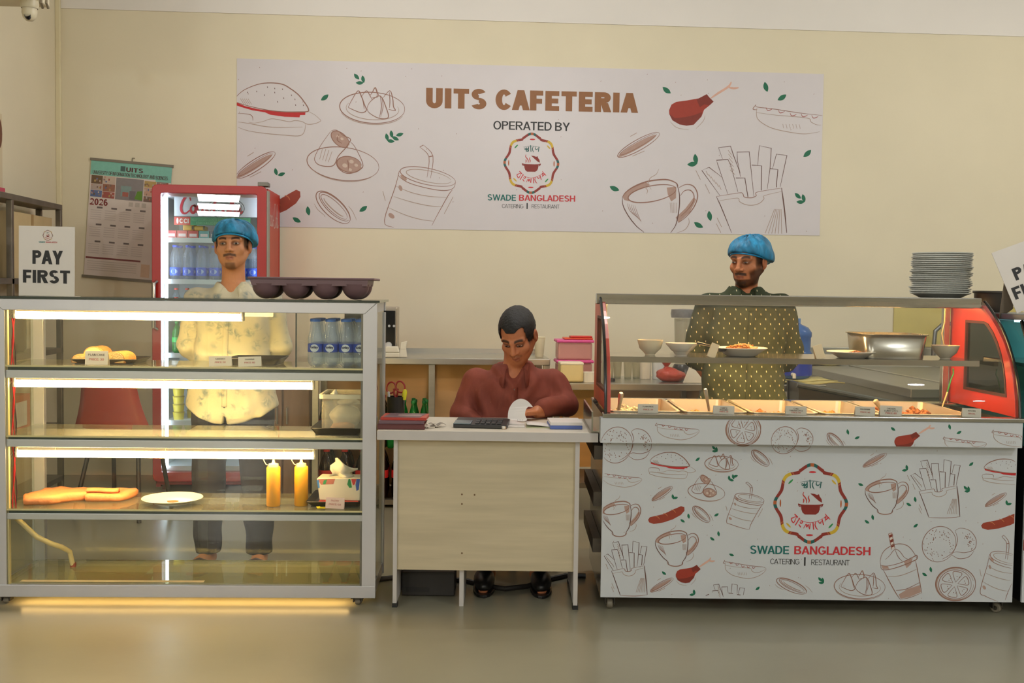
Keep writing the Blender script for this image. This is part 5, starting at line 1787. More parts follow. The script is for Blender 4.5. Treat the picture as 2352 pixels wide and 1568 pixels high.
card('plain cake price card before the black tray on the top shelf', L, 195, 806, 247, 844, .045, ['PLAIN CAKE', 'PRICE: 30'], shp[0])
card('left of two leaning price cards mid top shelf', L, 480, 818, 532, 848, .045, ['SANDWICH', 'PRICE: 50'], shp[0], rot=-.03)
card('right of two leaning price cards mid top shelf', L, 547, 819, 600, 849, .045, ['SHAWARMA', 'PRICE: 80'], shp[0], rot=-.03)
tray('serving_tray', 'empty black tray behind the two price cards', L.at(525, 838, .15).x, L.at(648, 838, .15).x, .09, .33, shp[0], .03)
# ---- packed water bottles in the corner compartment
pr0 = None
for row in range(3):
    for i in range(4):
        px = (724, 759, 795, 832)[i]
        x = L.at(px, 800, .08).x - .0
        y = .085 + row * .075
        lb = 'blue capped water bottle, %s row, %s from the left in the display case corner' % (('front', 'middle', 'back')[row], ORD[i])
        if x > lx1 - PWD - .02:
            x = lx1 - PWD - .02
        hgt = L.at(720, 731, .08).z - shp[0]
        if pr0 is None:
            pr0 = thing('water_bottle', lb, 'bottle', L, (x, y, shp[0]), group='water bottles packed in the display case')
            bottle_parts(pr0, hgt, .0325, 'water', (30, 110, 206), (40, 76, 176), labz=(.30, .48), capr=.72)
            # white drop badge and word on the label, wrapped to the front
            mbd = MB()
            for xa_, xb_ in zip(np.linspace(-.018, .018, 9)[:-1], np.linspace(-.018, .018, 9)[1:]):
                q = []
                for xx, sg in ((xa_, -1), (xb_, -1), (xb_, 1), (xa_, 1)):
                    q.append((xx, -math.sqrt(.0346 ** 2 - xx * xx), .39 * hgt + sg * .0165 * math.sqrt(max(.02, 1 - (xx / .0185) ** 2))))
                mbd.add(q, [(0, 1, 2, 3)])
            mbd.build('badge', mat('badge_white', (214, 222, 228), .4), pr0, fix=False)
            pk_ = Print(0)
            u = 0
            for P in ([(0, 1), (0, 0)], [(.3, .6), (.02, .26), (.34, 0)], [(.5, .6), (.5, 0)], [(.5, .82), (.5, .9)], [(.7, .6), (.7, 0)], [(.7, .4), (.85, .6), (1.0, .55), (1.02, 0)], [(1.22, 1), (1.22, 0)],
                      [(1.42, .32), (1.78, .34), (1.72, .58), (1.5, .58), (1.42, .3), (1.52, .02), (1.78, .08)], [(1.95, .6), (2.1, .05)], [(2.3, .6), (2.1, .02), (1.95, -.3)]):
                pk_.stroke([((p[0] / 2.3 - .5) * .030, .385 * hgt + p[1] * .011) for p in P], (26, 34, 80), .0022, taper=False)
            MB().add([(v[0], -math.sqrt(.0352 ** 2 - v[0] ** 2) + v[1], v[2]) for v in pk_.mb.v], pk_.mb.f).build('lettering', ink((26, 34, 80)), pr0, fix=False)['kind'] = 'stuff'
        else:
            dup(pr0, lb, L, (x, y, shp[0]))
# ---- second shelf: clear tub on a black tray
tray('serving_tray', 'black tray under the clear tub on the middle shelf', L.at(716, 1000, .1).x, lx1 - PWD - .004, .05, .36, shp[1], .034)
bx0, bx1 = L.at(738, 990, .1).x, lx1 - PWD - .01
hz = L.at(760, 905, .1).z - shp[1] - .006
t = thing('plastic_tub', 'clear plastic tub full of bags on the middle shelf', 'tub', L, (0, 0, shp[1] + .0055))
clr = glass('tub_clear', (250, 248, 240), .8, .22, (240, 234, 216), .15)
MB().ringplate(rloop(bx0, .09, bx1, .33, .02), rloop(bx0 + .012, .102, bx1 - .012, .318, .015), 0.003, hz, 'z').build('tub_wall', clr, t)
MB().box((bx0 + .004, .094, 0), (bx1 - .004, .326, .004)).build('base', clr, t)
MB().ringplate(rloop(bx0 - .010, .08, bx1 + .006, .34, .02), rloop(bx0, .09, bx1, .33, .02), hz - .018, hz, 'z').build('rim', mat('tub_rim', (230, 220, 186), .4), t)
film = mat('bag_film', (238, 232, 216), .4, var=.1, scale=20, bump=.5, bscale=30)
t2 = thing('plastic_bag', 'crumpled pale bag inside the clear tub', 'bag', L, ((bx0 + bx1) / 2, .21, shp[1] + .012))
blob('sack', t2, (0, 0, .055), ((bx1 - bx0) * .38, .085, .055), film, 3, .25, .95)
blob('knot', t2, (-.045, -.03, .135), (.020, .018, .040), film, 5, .3)
blob('fold', t2, (.02, -.03, .115), (.05, .03, .028), film, 7, .4)
blob('filling', t2, (.0, -.065, .020), ((bx1 - bx0) * .30, .03, .018), mat('bag_filling', (206, 158, 110), .6, var=.2, scale=40), 8, .2, .95)
# ---- third shelf
orange = mat('fried_fillet', (230, 146, 88), .55, var=.14, scale=14, bump=.35, bscale=50)


def fillet(lb, pts, y0, thick, seed):
    """a flat piece of fried meat lying on the shelf, outline in shelf coordinates"""
    cx = sum(p[0] for p in pts) / len(pts); cy = sum(p[1] for p in pts) / len(pts)
    t = thing('fried_fillet', lb, 'food', L, (cx, cy, shp[2]), group='orange fillets on the lower shelf')
    Q = cat_rom([(p[0] - cx, p[1] - cy) for p in pts] + [(pts[0][0] - cx, pts[0][1] - cy)], 4)[:-1]
    n = len(Q)
    vs, fs = [], []
    for k, (s_, z) in enumerate(((.94, 0), (1.0, thick * .25), (1.0, thick * .75), (.93, thick), (.5, thick * 1.03))):
        for i, p in enumerate(Q):
            q = .007 * noise.noise(Vector((p[0] * 26, p[1] * 26, seed + k * .3)))
            vs.append((p[0] * s_, p[1] * s_, max(0, z + q) if k else 0))
    for k in range(4):
        fs += [(k * n + i, k * n + (i + 1) % n, (k + 1) * n + (i + 1) % n, (k + 1) * n + i) for i in range(n)]
    vs.append((0, 0, thick * 1.02)); c_ = len(vs) - 1
    fs += [(4 * n + i, 4 * n + (i + 1) % n, c_) for i in range(n)]
    fs.append(tuple(reversed(range(n))))
    MB().add(vs, fs).build('fillet', orange, t, smooth='all')
    return t


def shxy(k, px, py):
    p = L.atz(px, py, shp[k])
    return (p.x, min(max(p.y, .04), LD - .08))


f1 = fillet('large flat orange fillet at the left end of the lower shelf', [shxy(2, *q) for q in ((54, 1160), (110, 1159), (160, 1152), (200, 1148), (214, 1137), (120, 1134), (90, 1142), (56, 1150))], 0, .034, 1)
f2 = fillet('folded orange fillet between the flat fillet and the plate', [shxy(2, *q) for q in ((195, 1152), (240, 1152), (285, 1150), (318, 1137), (290, 1135), (225, 1136), (198, 1143))], 0, .030, 2)
t = f2
MB().grid([[(-.085 + .14 * u, -.045 + .03 * v + .008 * math.sin(6 * u), .035 + .012 * math.sin(PI * v)) for u in np.linspace(0, 1, 9)] for v in np.linspace(0, 1, 6)]).build('folded_flap', orange, f2, smooth='all', solid=.010)
pz = L.at(396, 1130, .16)
wpl = mat('white_china', (232, 226, 212), .2, var=.01)
t = thing('dinner_plate', 'white plate with a brown smear on the lower shelf', 'plate', L, (L.at(396, 1130, .15).x, .15, shp[2] + .001))
MB().lathe(plate_profile(.131, .022), 36).build('dish', wpl, t, smooth=True)
MB().lathe([(.07, -.001), (.076, -.001), (.074, .006), (.068, .004)], 28).build('foot_ring', wpl, t, smooth=True)
blob('sauce_smear', t, (.004, -.012, .0085), (.026, .022, .0022), mat('sauce_brown', (168, 104, 60), .5, var=.2, scale=60), 1, .2)
mus = mat('mustard_plastic', (226, 160, 36), .35, var=.04, scale=4)
caprm = mat('nozzle_cream', (236, 210, 140), .4)
pm = None
for px, y, lb in ((628, .10, 'left yellow mustard squeeze bottle on the lower shelf'), (692, .115, 'right yellow mustard squeeze bottle on the lower shelf')):
    x = L.at(px, 1140, y).x
    hh = L.at(px, 1071, y).z - shp[2]
    if pm is None:
        pm = thing('sauce_bottle', lb, 'bottle', L, (x, y, shp[2]), group='mustard squeeze bottles')
        MB().lathe([(0, 0), (.028, 0), (.030, .004), (.030, hh - .006), (.027, hh), (0, hh)], 24).build('body', mus, pm, smooth=True)
        MB().lathe([(.0, hh), (.022, hh), (.021, hh + .012), (.008, hh + .016), (.0045, hh + .03), (0, hh + .031)], 18).build('nozzle', caprm, pm, smooth=True)
        MB().tube([(-.02, 0, hh + .004), (-.032, 0, hh + .009), (-.040, 0, hh + .022), (-.044, 0, hh + .034)], .0018, 6).build('cap_strap', caprm, pm)
    else:
        dup(pm, lb, L, (x, y, shp[2]))
# tray, tissue box, pink card, yellow slip
tray('serving_tray', 'black tray under the tissue box on the lower shelf', L.at(705, 1160, .1).x, lx1 - PWD - .004, .06, .34, shp[2], .026)
xs0, xs1 = L.at(728, 1130, .15).x, lx1 - PWD - .008
t = thing('red_napkin_pack', 'red napkin pack lying under the tissue box', 'napkins', L, ((xs0 + xs1) / 2, .17, shp[2] + .0055))
MB().box((-.09, -.07, 0), (.085, .10, .016)).build('pack', mat('napkin_red', (190, 66, 58), .6, var=.08), t, bevel=.004)
MB().box((-.05, -.0712, .002), (.05, -.0702, .014)).build('label', mat('napkin_label', (214, 150, 140), .6), t)
tz0 = shp[2] + .0055 + .0165
hh = L.at(775, 1098, .12).z - tz0
t = thing('tissue_box', 'white tissue box with red green and blue print on the lower shelf', 'tissue box', L, ((xs0 + xs1) / 2, .17, tz0), rz=-.06)
hw = (xs1 - xs0) / 2 - .006
MB().prism([(-hw * .88, 0), (hw * .96, 0), (hw, hh), (-hw, hh)], -.055, .06).build('carton', mat('tissue_carton', (232, 222, 196), .5, var=.02), t, bevel=.004)
pr = Print(-.0552)
def hwx(u): return -hw + u * 2 * hw
pr.fill([(hwx(.02), hh * .95), (hwx(.42), hh * .98), (hwx(.38), hh * .74), (hwx(.10), hh * .70)], (196, 120, 100))
pr.fill([(hwx(.16), hh * .9), (hwx(.24), hh * .96), (hwx(.2), hh * .72), (hwx(.14), hh * .72)], (60, 150, 90))
pr.fill([(hwx(.0), hh * .9), (hwx(.05), hh * .93), (hwx(.07), hh * .55), (hwx(.03), hh * .55)], (70, 130, 200))
pr.fill([(hwx(.72), hh * .98), (hwx(.76), hh * .99), (hwx(.80), hh * .6), (hwx(.74), hh * .58), (hwx(.69), hh * .74)], (40, 140, 76))
pr.fill([(hwx(.78), hh * .99), (hwx(.90), hh * .99), (hwx(.86), hh * .74), (hwx(.82), hh * .7)], (204, 60, 56))
pr.fill([(hwx(.90), hh * .99), (hwx(.98), hh * .99), (hwx(.95), hh * .5), (hwx(.90), hh * .45), (hwx(.88), hh * .72)], (44, 84, 170))
pr.build('box_print', t)
P = []
for i in range(9):
    u = i / 8
    P.append([(-.055 + .10 * u + .012 * math.sin(9 * v) + .02 * v, -.01 + .03 * math.sin(6 * u + 2 * v), hh - .004 + v * (.062 + .024 * math.sin(4 * u + 1))) for v in np.linspace(0, 1, 6)])
MB().grid(P).build('tissue', mat('tissue_paper', (238, 228, 204), .8, var=.02, bump=.3, bscale=30), t, smooth='all', solid=.002)
pinkm = mat('pink_card', (240, 208, 192), .5, var=.02)
card('small pink price card at the front right of the lower shelf', L, 747, 1143, 790, 1178, .042, ['PASTRY', 'PRICE: 60'], shp[2], rot=.05, m=pinkm, cols=[(200, 120, 110), (200, 120, 110)])
p = L.atz(755, 1171, shp[2])
t = thing('yellow_slip', 'yellow paper slip under the pink price card', 'paper', L, (p.x - .01, .062, shp[2] + .0005), rz=.2)
MB().add([(-.045, -.012, 0), (.05, -.02, 0), (.05, .014, .001), (-.05, .010, .004)], [(0, 1, 2, 3)]).build('slip', mat('slip_yellow', (214, 200, 40), .5, var=.03), t, solid=.001)
MB().add([(-.05, .010, .0045), (-.046, -.011, .0008), (-.03, -.011, .0030), (-.034, .010, .0060)], [(0, 1, 2, 3)]).build('folded_corner', MATS['slip_yellow'], t, solid=.0008)

# ---- on top of the case
tpz = ztp + .0105
a, b, c_ = L.at(43, 673, .10), L.at(171, 676, .10), L.at(50, 518, .10)
t = thing('pay_first_sign', 'upright white acrylic pay first sign on the left display case', 'sign', L, (a.x, .10, tpz), rot=Matrix.Rotation(.010, 4, 'Y'))
sw, shh = b.x - a.x, c_.z - tpz
sgm = mat('acrylic_white', (222, 214, 206), .35, var=.02)
MB().box((0, 0, 0), (sw, .003, shh)).build('panel', sgm, t)
MB().box((0, 0, 0), (sw, .07, .003)).build('foot', sgm, t)
for x0, x1, z0, z1, tx in ((.245, .79, .46, .655, 'PAY'), (.075, .92, .19, .375, 'FIRST')):
    letters('lettering', tx, t, 0, x0 * sw, x1 * sw, z0 * shh, z1 * shh, (26, 24, 24), .225)
logo(t, -.0001, .52 * sw, .87 * shh, .115 * shh / 1072 * 1.25)
letters('lettering', 'SWADE', t, 0, .36 * sw, .47 * sw, .762 * shh, .785 * shh, (70, 140, 140), .17)
letters('lettering', 'BANGLADESH', t, 0, .485 * sw, .69 * sw, .762 * shh, .785 * shh, (206, 110, 110), .17)
# mauve tray of round cups
xa, xb = L.at(577, 660, .12).x, L.at(851, 660, .12).x
zr = L.at(700, 637, .12).z
t = thing('cup_tray', 'mauve plastic tray with round cup bottoms on the left display case', 'tray', L, ((xa + xb) / 2, .12, tpz))
mv = mat('mauve_plastic', (112, 84, 88), .45, var=.03)
hw, hgt = (xb - xa) / 2, zr - tpz
rc = hw * 2 / 4 * .46
MB().box((-hw - .006, -.055, hgt - .010), (hw + .022, .22, hgt)).build('lip', mv, t, bevel=.004)
MB().prism([(-hw + .004, hgt - .010), (hw - .006, hgt - .010), (hw - .01, hgt * .62), (-hw + .012, hgt * .62)], -.05, .21).build('skirt', mv, t)
for row in range(2):
    for i in range(4):
        cx = -hw + (i + .5) * 2 * hw / 4
        pf = [(0, 0)] + [(rc * math.sin(a), rc * 1.02 * (1 - math.cos(a))) for a in np.linspace(.15, PI / 2, 8)] + [(rc * 1.03, hgt * .7)]
        MB().lathe([(r_, z * 1.0) for r_, z in pf], 28, c=(cx, .0 + row * .135, .0005)).build('cup_bottom', mv, t, smooth=True)
# ------------------------------------------------------------------ right serving counter with curved glass


def cz(py, px=1860, y=0.0):
    return C.at(px, py, y).z


def cx_(px, py=1000, y=0.0):
    return C.at(px, py, y).x


ct = thing('serving_counter', 'white printed serving counter with curved glass and red ends', 'counter', C, (0, 0, 0))
X0, X1 = cx_(1382, 1200), cx_(2331, 1200)
zb, zt_, zf0, zf1 = cz(1377), cz(1024), cz(1023, y=-.055), cz(965, y=-.055)
XF0, XF1 = cx_(1379, 1000, -.055), cx_(2349, 1000, -.055)
DP = .68
white = mat('counter_laminate', (200, 203, 207), .45, var=.012, scale=2)
stl = mat('counter_steel', (182, 180, 174), .16, .92, var=.10, scale=4, stretch=(1, 1, 8))
stl_in = mat('tray_steel', (224, 214, 194), .36, .75, var=.05, scale=4)
creg = mat('counter_red', (204, 52, 38), .4, var=.04, scale=3)
MB().box((X0, 0, zb), (X1, .012, zt_ + .004)).build('front_panel', white, ct)
MB().box((XF0, -.055, zf0), (XF1, 0.0, zf1)).build('fascia', white, ct, bevel=.002)
sd = MB().box((X0, .012, zb), (X0 + .02, DP, zf1)).box((X1 - .02, .012, zb), (X1, DP, zf1)).box((X0 + .02, .012, zb), (X1 - .02, DP, zb + .02)).build('carcass', stl, ct)
MB().box((X0 + .02, DP - .02, zb + .02), (X1 - .02, DP, zf1 - .16)).build('back_panel', stl, ct)
MB().box((X0 - .008, -.06, zf1), (X1 + .012, -.0, zf1 + .018)).build('front_rim', stl, ct, bevel=.003)
MB().box((X0 - .004, DP - .10, zf1), (X1 + .004, DP, zf1 + .014)).build('rear_rim', stl, ct, bevel=.003)
zr = zf1 + .018
zrr = zf1 + .014
LEDGE = C.at(1120, 991, -.01).z + .004
# left service ledge (steel angle beside the desk)
MB().box((X0 - .052, -.02, LEDGE), (X0 - .045, .50, zf1 + .02)).box((X0 - .045, -.02, LEDGE), (X0 - .0, .50, LEDGE + .006)).build('side_ledge', stl, ct)
lg = mat('slat_dark', (70, 62, 52), .5, .3, var=.2, scale=20)
for i in range(3):
    MB().box((X0 - .035, .02, .25 + i * .2), (X0 - .001, .62, .31 + i * .2)).build('side_rail', lg, ct)
for px, yy in ((1400, .05), (2288, .06)):
    castor(ct, cx_(px, 1390, yy), yy, zb, 1.1, side=0 if px < 2000 else .8)
castor(ct, X0 + .06, DP - .06, zb, 1.1)
castor(ct, X1 - .06, DP - .06, zb, 1.1)
# curved front glass: profile (y, z)
PROF = [(-.045, zr), (-.035, .93), (-.015, 1.0), (.012, 1.06), (.05, 1.12), (.10, 1.18), (.16, 1.235), (.225, 1.28), (.30, 1.325), (.335, 1.342)]
PROF = [(y, z + (0 if i == 0 else 0)) for i, (y, z) in enumerate(PROF)]
pts = cat_rom(PROF, 3)
gx0, gx1 = cx_(1391, 960, -.045), cx_(2343, 960, -.045)
cg_ = glass('curved_glass', (252, 252, 250), .6, body=.03, bodycol=(230, 220, 200))  # pale body paints a slight veil of haze over the glass
MB().grid([[(x, y, z) for y, z in pts] for x in (gx0, gx1)]).build('front_glass', cg_, ct, smooth='all')
for x in (gx0, gx1):
    MB().tube([(x, y, z) for y, z in pts], .0065, 8).build('glass_gasket', mat('gasket_black', (20, 24, 22), .25, var=0), ct, smooth=True)
# top bar and top sheet
zT0, zT1 = C.at(1800, 703, .335).z, C.at(1800, 679, .335).z
MB().box((gx0 - .02, .322, zT0), (cx_(2254, 690, .33), .352, zT1)).build('top_bar', stl, ct, bevel=.004)
MB().box((gx0 + .005, .352, zT1 - .012), (X1 - .03, DP, zT1 - .002)).build('top_sheet', stl, ct)
MB().box((gx0 + .005, DP - .03, zT1 - .045), (X1 - .03, DP, zT1 - .013)).build('rear_bar', stl, ct)
ztop = zT1 - .0015
# red ends with windows
OUT = [(-.03, zr + .001), (-.02, .93), (.005, 1.02), (.04, 1.09), (.10, 1.165), (.17, 1.225), (.25, 1.28), (.33, 1.325), (DP, 1.325), (DP, 1.1), (DP, zrr + .001), (.30, zr + .001)]
INN = [(.056, .935), (.068, 1.0), (.088, 1.06), (.12, 1.12), (.16, 1.17), (.205, 1.21), (.26, 1.245), (.31, 1.255), (.50, 1.255), (.50, 1.1), (.50, .93), (.28, .932)]
dgl = glass('end_window', (150, 160, 150), 1.0, .10, (90, 100, 90))
gl_l = glass('end_window_left', (224, 226, 214), 1.0, .25, (196, 190, 160))
for k, (x, gm) in enumerate(((gx0 + .004, gl_l), (X1 - .028, dgl))):
    o = MB().ringplate(OUT, INN, x, x + .018).build('end_panel', creg if k else mat('end_red_left', (190, 60, 44), .35, var=.25, scale=3), ct, bevel=.002)
    INo = [(y + (.012 if y < .3 else -.012), z + (.012 if z < 1.1 else -.012)) for y, z in INN]
    MB().ringplate(INN, INo, x - .003, x + .021).build('window_seal', mat('seal_dark', (84, 40, 30), .5), o)
    n = len(INo)
    MB().add([(x + .009, y, z) for y, z in INo], [tuple(range(n))]).build('window_pane', gm, o, solid=.004)
for x in (gx0 + .03, X1 - .075):
    MB().box((x, DP - .04, zrr), (x + .03, DP - .005, zT1 - .045)).build('rear_post', stl, ct, bevel=.003)
# inner shelf
sy0, sy1 = .15, .52
sx0, sx1 = cx_(1396, 830, sy0), cx_(2250, 830, sy0)
zs1, zs0 = C.at(1800, 823, sy0).z, C.at(1800, 836, sy0).z
MB().box((sx0, sy0, zs1 - .005), (sx1, sy1, zs1)).box((sx0, sy0, zs0), (sx1, sy0 + .006, zs1 - .005)).box((sx0, sy1 - .006, zs0), (sx1, sy1, zs1 - .005)).build('inner_shelf', stl, ct)
for x in (sx0 + .03, sx1 - .06):
    MB().box((x, sy1 - .03, zs0 - .02), (x + .02, DP - .03, zs0 - .001)).build('shelf_bracket', lg, ct)
# warm lamps under the top and under the shelf
wl = emitter('warm_strip', (255, 200, 126), 70.0)
MB().box((gx0 + .08, .40, zT1 - .03), (X1 - .1, .43, zT1 - .014)).build('heat_lamp', wl, ct)
MB().box((sx0 + .05, sy0 + .10, zs1 - .018), (sx1 - .05, sy0 + .125, zs1 - .006)).build('heat_lamp', wl, ct)
# food trays let into the counter
TB = [cx_(px, 958, -.0) for px in (1398, 1568, 1722, 1886, 2030, 2240)]
foods = [('boiled rice in the first steel tray from the left', 'boiled_rice', (236, 226, 196), 'PLAIN RICE'), ('mixed vegetable in the second steel tray', 'vegetable_curry', (196, 150, 84), None),
         ('chicken pieces in the third steel tray', 'chicken_curry', (188, 126, 66), None), ('egg curry in the fourth steel tray', 'egg_curry', (200, 140, 70), None), ('dark curry in the fifth steel tray at the right end', 'beef_curry', (150, 92, 50), None)]
ords = ('first', 'second', 'third', 'fourth', 'fifth')
for i in range(5):
    x0, x1 = TB[i] + .006, TB[i + 1] - .006
    t = thing('food_tray', '%s steel food tray from the left set into the counter' % ords[i], 'tray', C, ((x0 + x1) / 2, .28, zf1 - .10))
    w, d, h = (x1 - x0) / 2, .275, .112 + .012
    MB().ringplate(rloop(-w, -d, w, d, .03), rloop(-w + .012, -d + .012, w - .012, d - .012, .025), h - .004, h, 'z').build('rim', stl_in, t)
    o, i2 = rloop(-w + .012, -d + .012, w - .012, d - .012, .025), rloop(-w + .022, -d + .022, w - .022, d - .022, .025)
    n = len(o)
    MB().add([(a, b, h - .001) for a, b in o] + [(a, b, .0) for a, b in i2], [(k, (k + 1) % n, n + (k + 1) % n, n + k) for k in range(n)] + [tuple(range(n, 2 * n))]).build('basin', stl_in, t, solid=.002)
    lb, nm, col, _ = foods[i]
    rr = random.Random(i)
    fm = mat('food_%s' % nm, col, .55, var=.3, scale=50, bump=.5, bscale=120)
    G = []
    for a in range(15):
        row = []
        for b in range(19):
            u, v = a / 14 * 2 - 1, b / 18 * 2 - 1
            e = (1 - abs(u) ** 6) * (1 - abs(v) ** 6)
            row.append((u * (w - .026), v * (d - .026), (.06 if i in (0, 4) else .035) + e * (.030 + .016 * noise.noise(Vector((u * 3, v * 3, i * 5.0))))))
        G.append(row)
    f = thing(nm, lb, 'food', C, ((x0 + x1) / 2, .28, zf1 - .10))
    f['kind'] = 'stuff'
    MB().grid(G).build('surface', fm, f, smooth='all')
    pc = MB()
    for q in range(60):
        u, v = rr.uniform(-.85, .85), rr.uniform(-.9, .9)
        r_ = rr.uniform(.006, .011) if i == 0 else rr.uniform(.01, .02)
        pc.lathe([(0, -r_ * .6), (r_, 0), (0, r_ * .7)], 6, c=(u * (w - .04), v * (d - .04), (.092 if i in (0, 4) else .067) + rr.uniform(0, .010)))
    pc.build('pieces', fm, f, smooth='all')['kind'] = 'stuff'
# spoons in the trays
spm = mat('spoon_steel', (170, 170, 166), .3, .85)


def spoon(lb, pa, pb, y0, y1, w=.010, m=None, bowl=True):
    a, b = C.at(pa[0], pa[1], y0), C.at(pb[0], pb[1], y1)
    t = thing('serving_spoon', lb, 'spoon', C, a)
    v = b - a
    MB().tube([(0, 0, 0), tuple(v * .5), tuple(v * .94), tuple(v)], [w * .55, w * .7, w, w * .7], 8).build('handle', m or spm, t, smooth=True)
    if bowl:
        o = MB().lathe([(0, -.012), (.02, -.008), (.028, .004), (.026, .004), (.0, -.006)], 14, c=(-.01 * (1 if v.x > 0 else -1), .0, -.008), sy=1.3).build('bowl', m or spm, t, smooth=True)
    return t


spoon('steel serving spoon standing in the rice tray', (1420, 948), (1427, 902), .14, .10, .012)
spoon('steel serving spoon standing in the second tray', (1630, 950), (1620, 893), .12, .09, .009)
spoon('pale wooden handled spoon standing in the fourth tray', (2028, 948), (2010, 919), .11, .09, .012, mat('spoon_wood', (222, 190, 140), .5))
spoon('thin dark handled spoon lying on the food plate in the counter', (1650, 798), (1601, 787), sy0 + .06, sy0 + .03, .006, mat('spoon_dark', (70, 66, 60), .3, .6))
# price cards along the glass
CARDS = [('plain rice price card in front of the rice tray', (1465, 928, 1512, 957), ['PLAIN RICE', 'PRICE: 20'], 0), ('chinese vegetable price card by the second tray', (1638, 932, 1687, 958), ['CHINESE', 'VEGETABLE', 'PRICE: 30'], .02),
         ('chilli chicken price card by the third tray', (1804, 933, 1853, 960), ['CHILI', 'CHICKEN 2 PCS', 'PRICE: 80'], .02), ('egg curry price card by the fourth tray', (1964, 934, 2010, 961), ['EGG BHUNA', 'PRICE: 40'], .03),
         ('chicken curry price card right of the egg card', (2021, 932, 2072, 961), ['CHICKEN', 'CURRY 2 PCS', 'PRICE: 80'], .03), ('rightmost price card in front of the red end panel', (2210, 938, 2254, 964), ['KITCHEN', 'SPECIAL'], .03)]
cgrey = mat('card_grey', (206, 202, 190), .5, var=.02)
for lb, bx, ln, rt in CARDS:
    card(lb, C, bx[0], bx[1], bx[2], bx[3], -.022, ln, zr + .0005, lean=.10, m=cgrey, rot=rt)
# ---- things on the inner shelf
zs = zs1 + .0008


def ons(px, y):
    return cx_(px, 815, y)


def bowl(lb, px, y, r, h, foot, m, flare=.75):
    t = thing('bowl', lb, 'bowl', C, (ons(px, y), y, zs))
    MB().lathe([(0, .003), (foot, .003), (foot * 1.15, h * .12), (r * flare, h * .45), (r * .95, h * .85), (r, h), (r * .965, h), (r * .90, h * .82), (r * .66, h * .42), (foot, h * .16), (0, h * .14)], 32).build('dish', m, t, smooth=True)
    MB().lathe([(foot * .85, 0), (foot, 0), (foot * 1.02, .006), (foot * .8, .006)], 28).build('foot_ring', m, t, smooth=True)
    return t


ivory = mat('ivory_china', (230, 218, 186), .25, var=.03)
yB = .27
s_ = 2500 / (4.6 + yB)
bowl('deep ivory bowl at the left of the counter shelf', 1493, yB, 30 / s_, .068, .022, ivory, .82)
bowl('shallow white bowl beside the deep bowl on the shelf', 1565, yB, 37 / s_, .056, .026, wpl, .62)
bowl('ivory bowl with orange food at the right of the steel pan', 2171, yB, 31 / s_, .060, .022, mat('ivory_grey', (196, 188, 164), .3, var=.03), .8)
f = thing('orange_curry', 'orange curry filling the bowl right of the steel pan', 'food', C, (ons(2171, yB), yB, zs + .048))
f['kind'] = 'stuff'
MB().lathe([(0, .006), (.03, .004), (28 / s_, 0)], 24).build('surface', mat('curry_orange', (226, 156, 60), .5, var=.2, scale=40), f, smooth=True)
MB().lathe([(0, .0), (.012, .008), (0, .014)], 8, c=(.015, -.01, .0)).build('piece', MATS['curry_orange'], f, smooth=True)
t = thing('dinner_plate', 'white plate heaped with orange noodles on the shelf', 'plate', C, (ons(1702, .28), .28, zs + .001))
MB().lathe(plate_profile(60 / s_, .036), 36).build('dish', wpl, t, smooth=True)
MB().lathe([(.055, -.001), (.06, -.001), (.058, .006), (.052, .004)], 28).build('foot_ring', wpl, t, smooth=True)
f = thing('fried_noodles', 'heap of orange fried food on the white plate', 'food', C, (ons(1705, .28), .28, zs + .012))
f['kind'] = 'stuff'
fm = mat('noodle_orange', (216, 138, 50), .5, var=.35, scale=60, bump=.6, bscale=100)
blob('heap', f, (.008, 0, .008), (.066, .06, .030), fm, 4, .2, .25)
pc = MB()
rr = random.Random(9)
for i in range(70):
    a, r_ = rr.uniform(0, 6.28), rr.uniform(0, .060)
    x, y = r_ * math.cos(a), r_ * math.sin(a)
    b = rr.uniform(0, 6.28)
    z = .034 * (1 - (r_ / .09) ** 2) + .004
    pc.tube([(x, y, z), (x + .012 * math.cos(b), y + .012 * math.sin(b), z + .004), (x + .02 * math.cos(b + .8), y + .02 * math.sin(b + .8), z)], .003, 5)
pc.build('strands', fm, f, smooth='all')['kind'] = 'stuff'
t = thing('dinner_plate', 'white plate with brown fried bits beside the steel pan', 'plate', C, (ons(1956, .26), .26, zs + .001))
MB().lathe(plate_profile(56 / s_, .026), 36).build('dish', wpl, t, smooth=True)
MB().lathe([(.052, -.001), (.057, -.001), (.055, .006), (.05, .004)], 28).build('foot_ring', wpl, t, smooth=True)
f = thing('fried_bits', 'pile of brown fried bits on the plate beside the steel pan', 'food', C, (ons(1966, .26), .26, zs + .009))
f['kind'] = 'stuff'
fb = mat('bits_brown', (170, 96, 46), .6, var=.35, scale=60, bump=.5)
blob('heap', f, (0, 0, .004), (.035, .03, .016), fb, 2, .4, .4)
pc = MB()
for i in range(34):
    a, r_ = rr.uniform(0, 6.28), rr.uniform(0, .042)
    pc.lathe([(0, -.004), (.006, 0), (.004, .005), (0, .007)], 6, c=(r_ * math.cos(a), r_ * math.sin(a), .006 + .012 * (1 - r_ / .042)))
pc.build('crumbs', fb, f)['kind'] = 'stuff'
# shelf price tags
for lb, bx, rt in (('leaning blank tag beside the noodle plate', (1624, 787, 1643, 820), .35), ('leaning cream tag left of the fried bits plate', (1876, 791, 1898, 819), -.3)):
    card(lb, C, bx[0], bx[1], bx[2], bx[3], sy0 + .012, [], zs, lean=.15, m=mat('tag_cream', (228, 208, 170), .5), rot=rt, cols=[(190, 150, 110)])
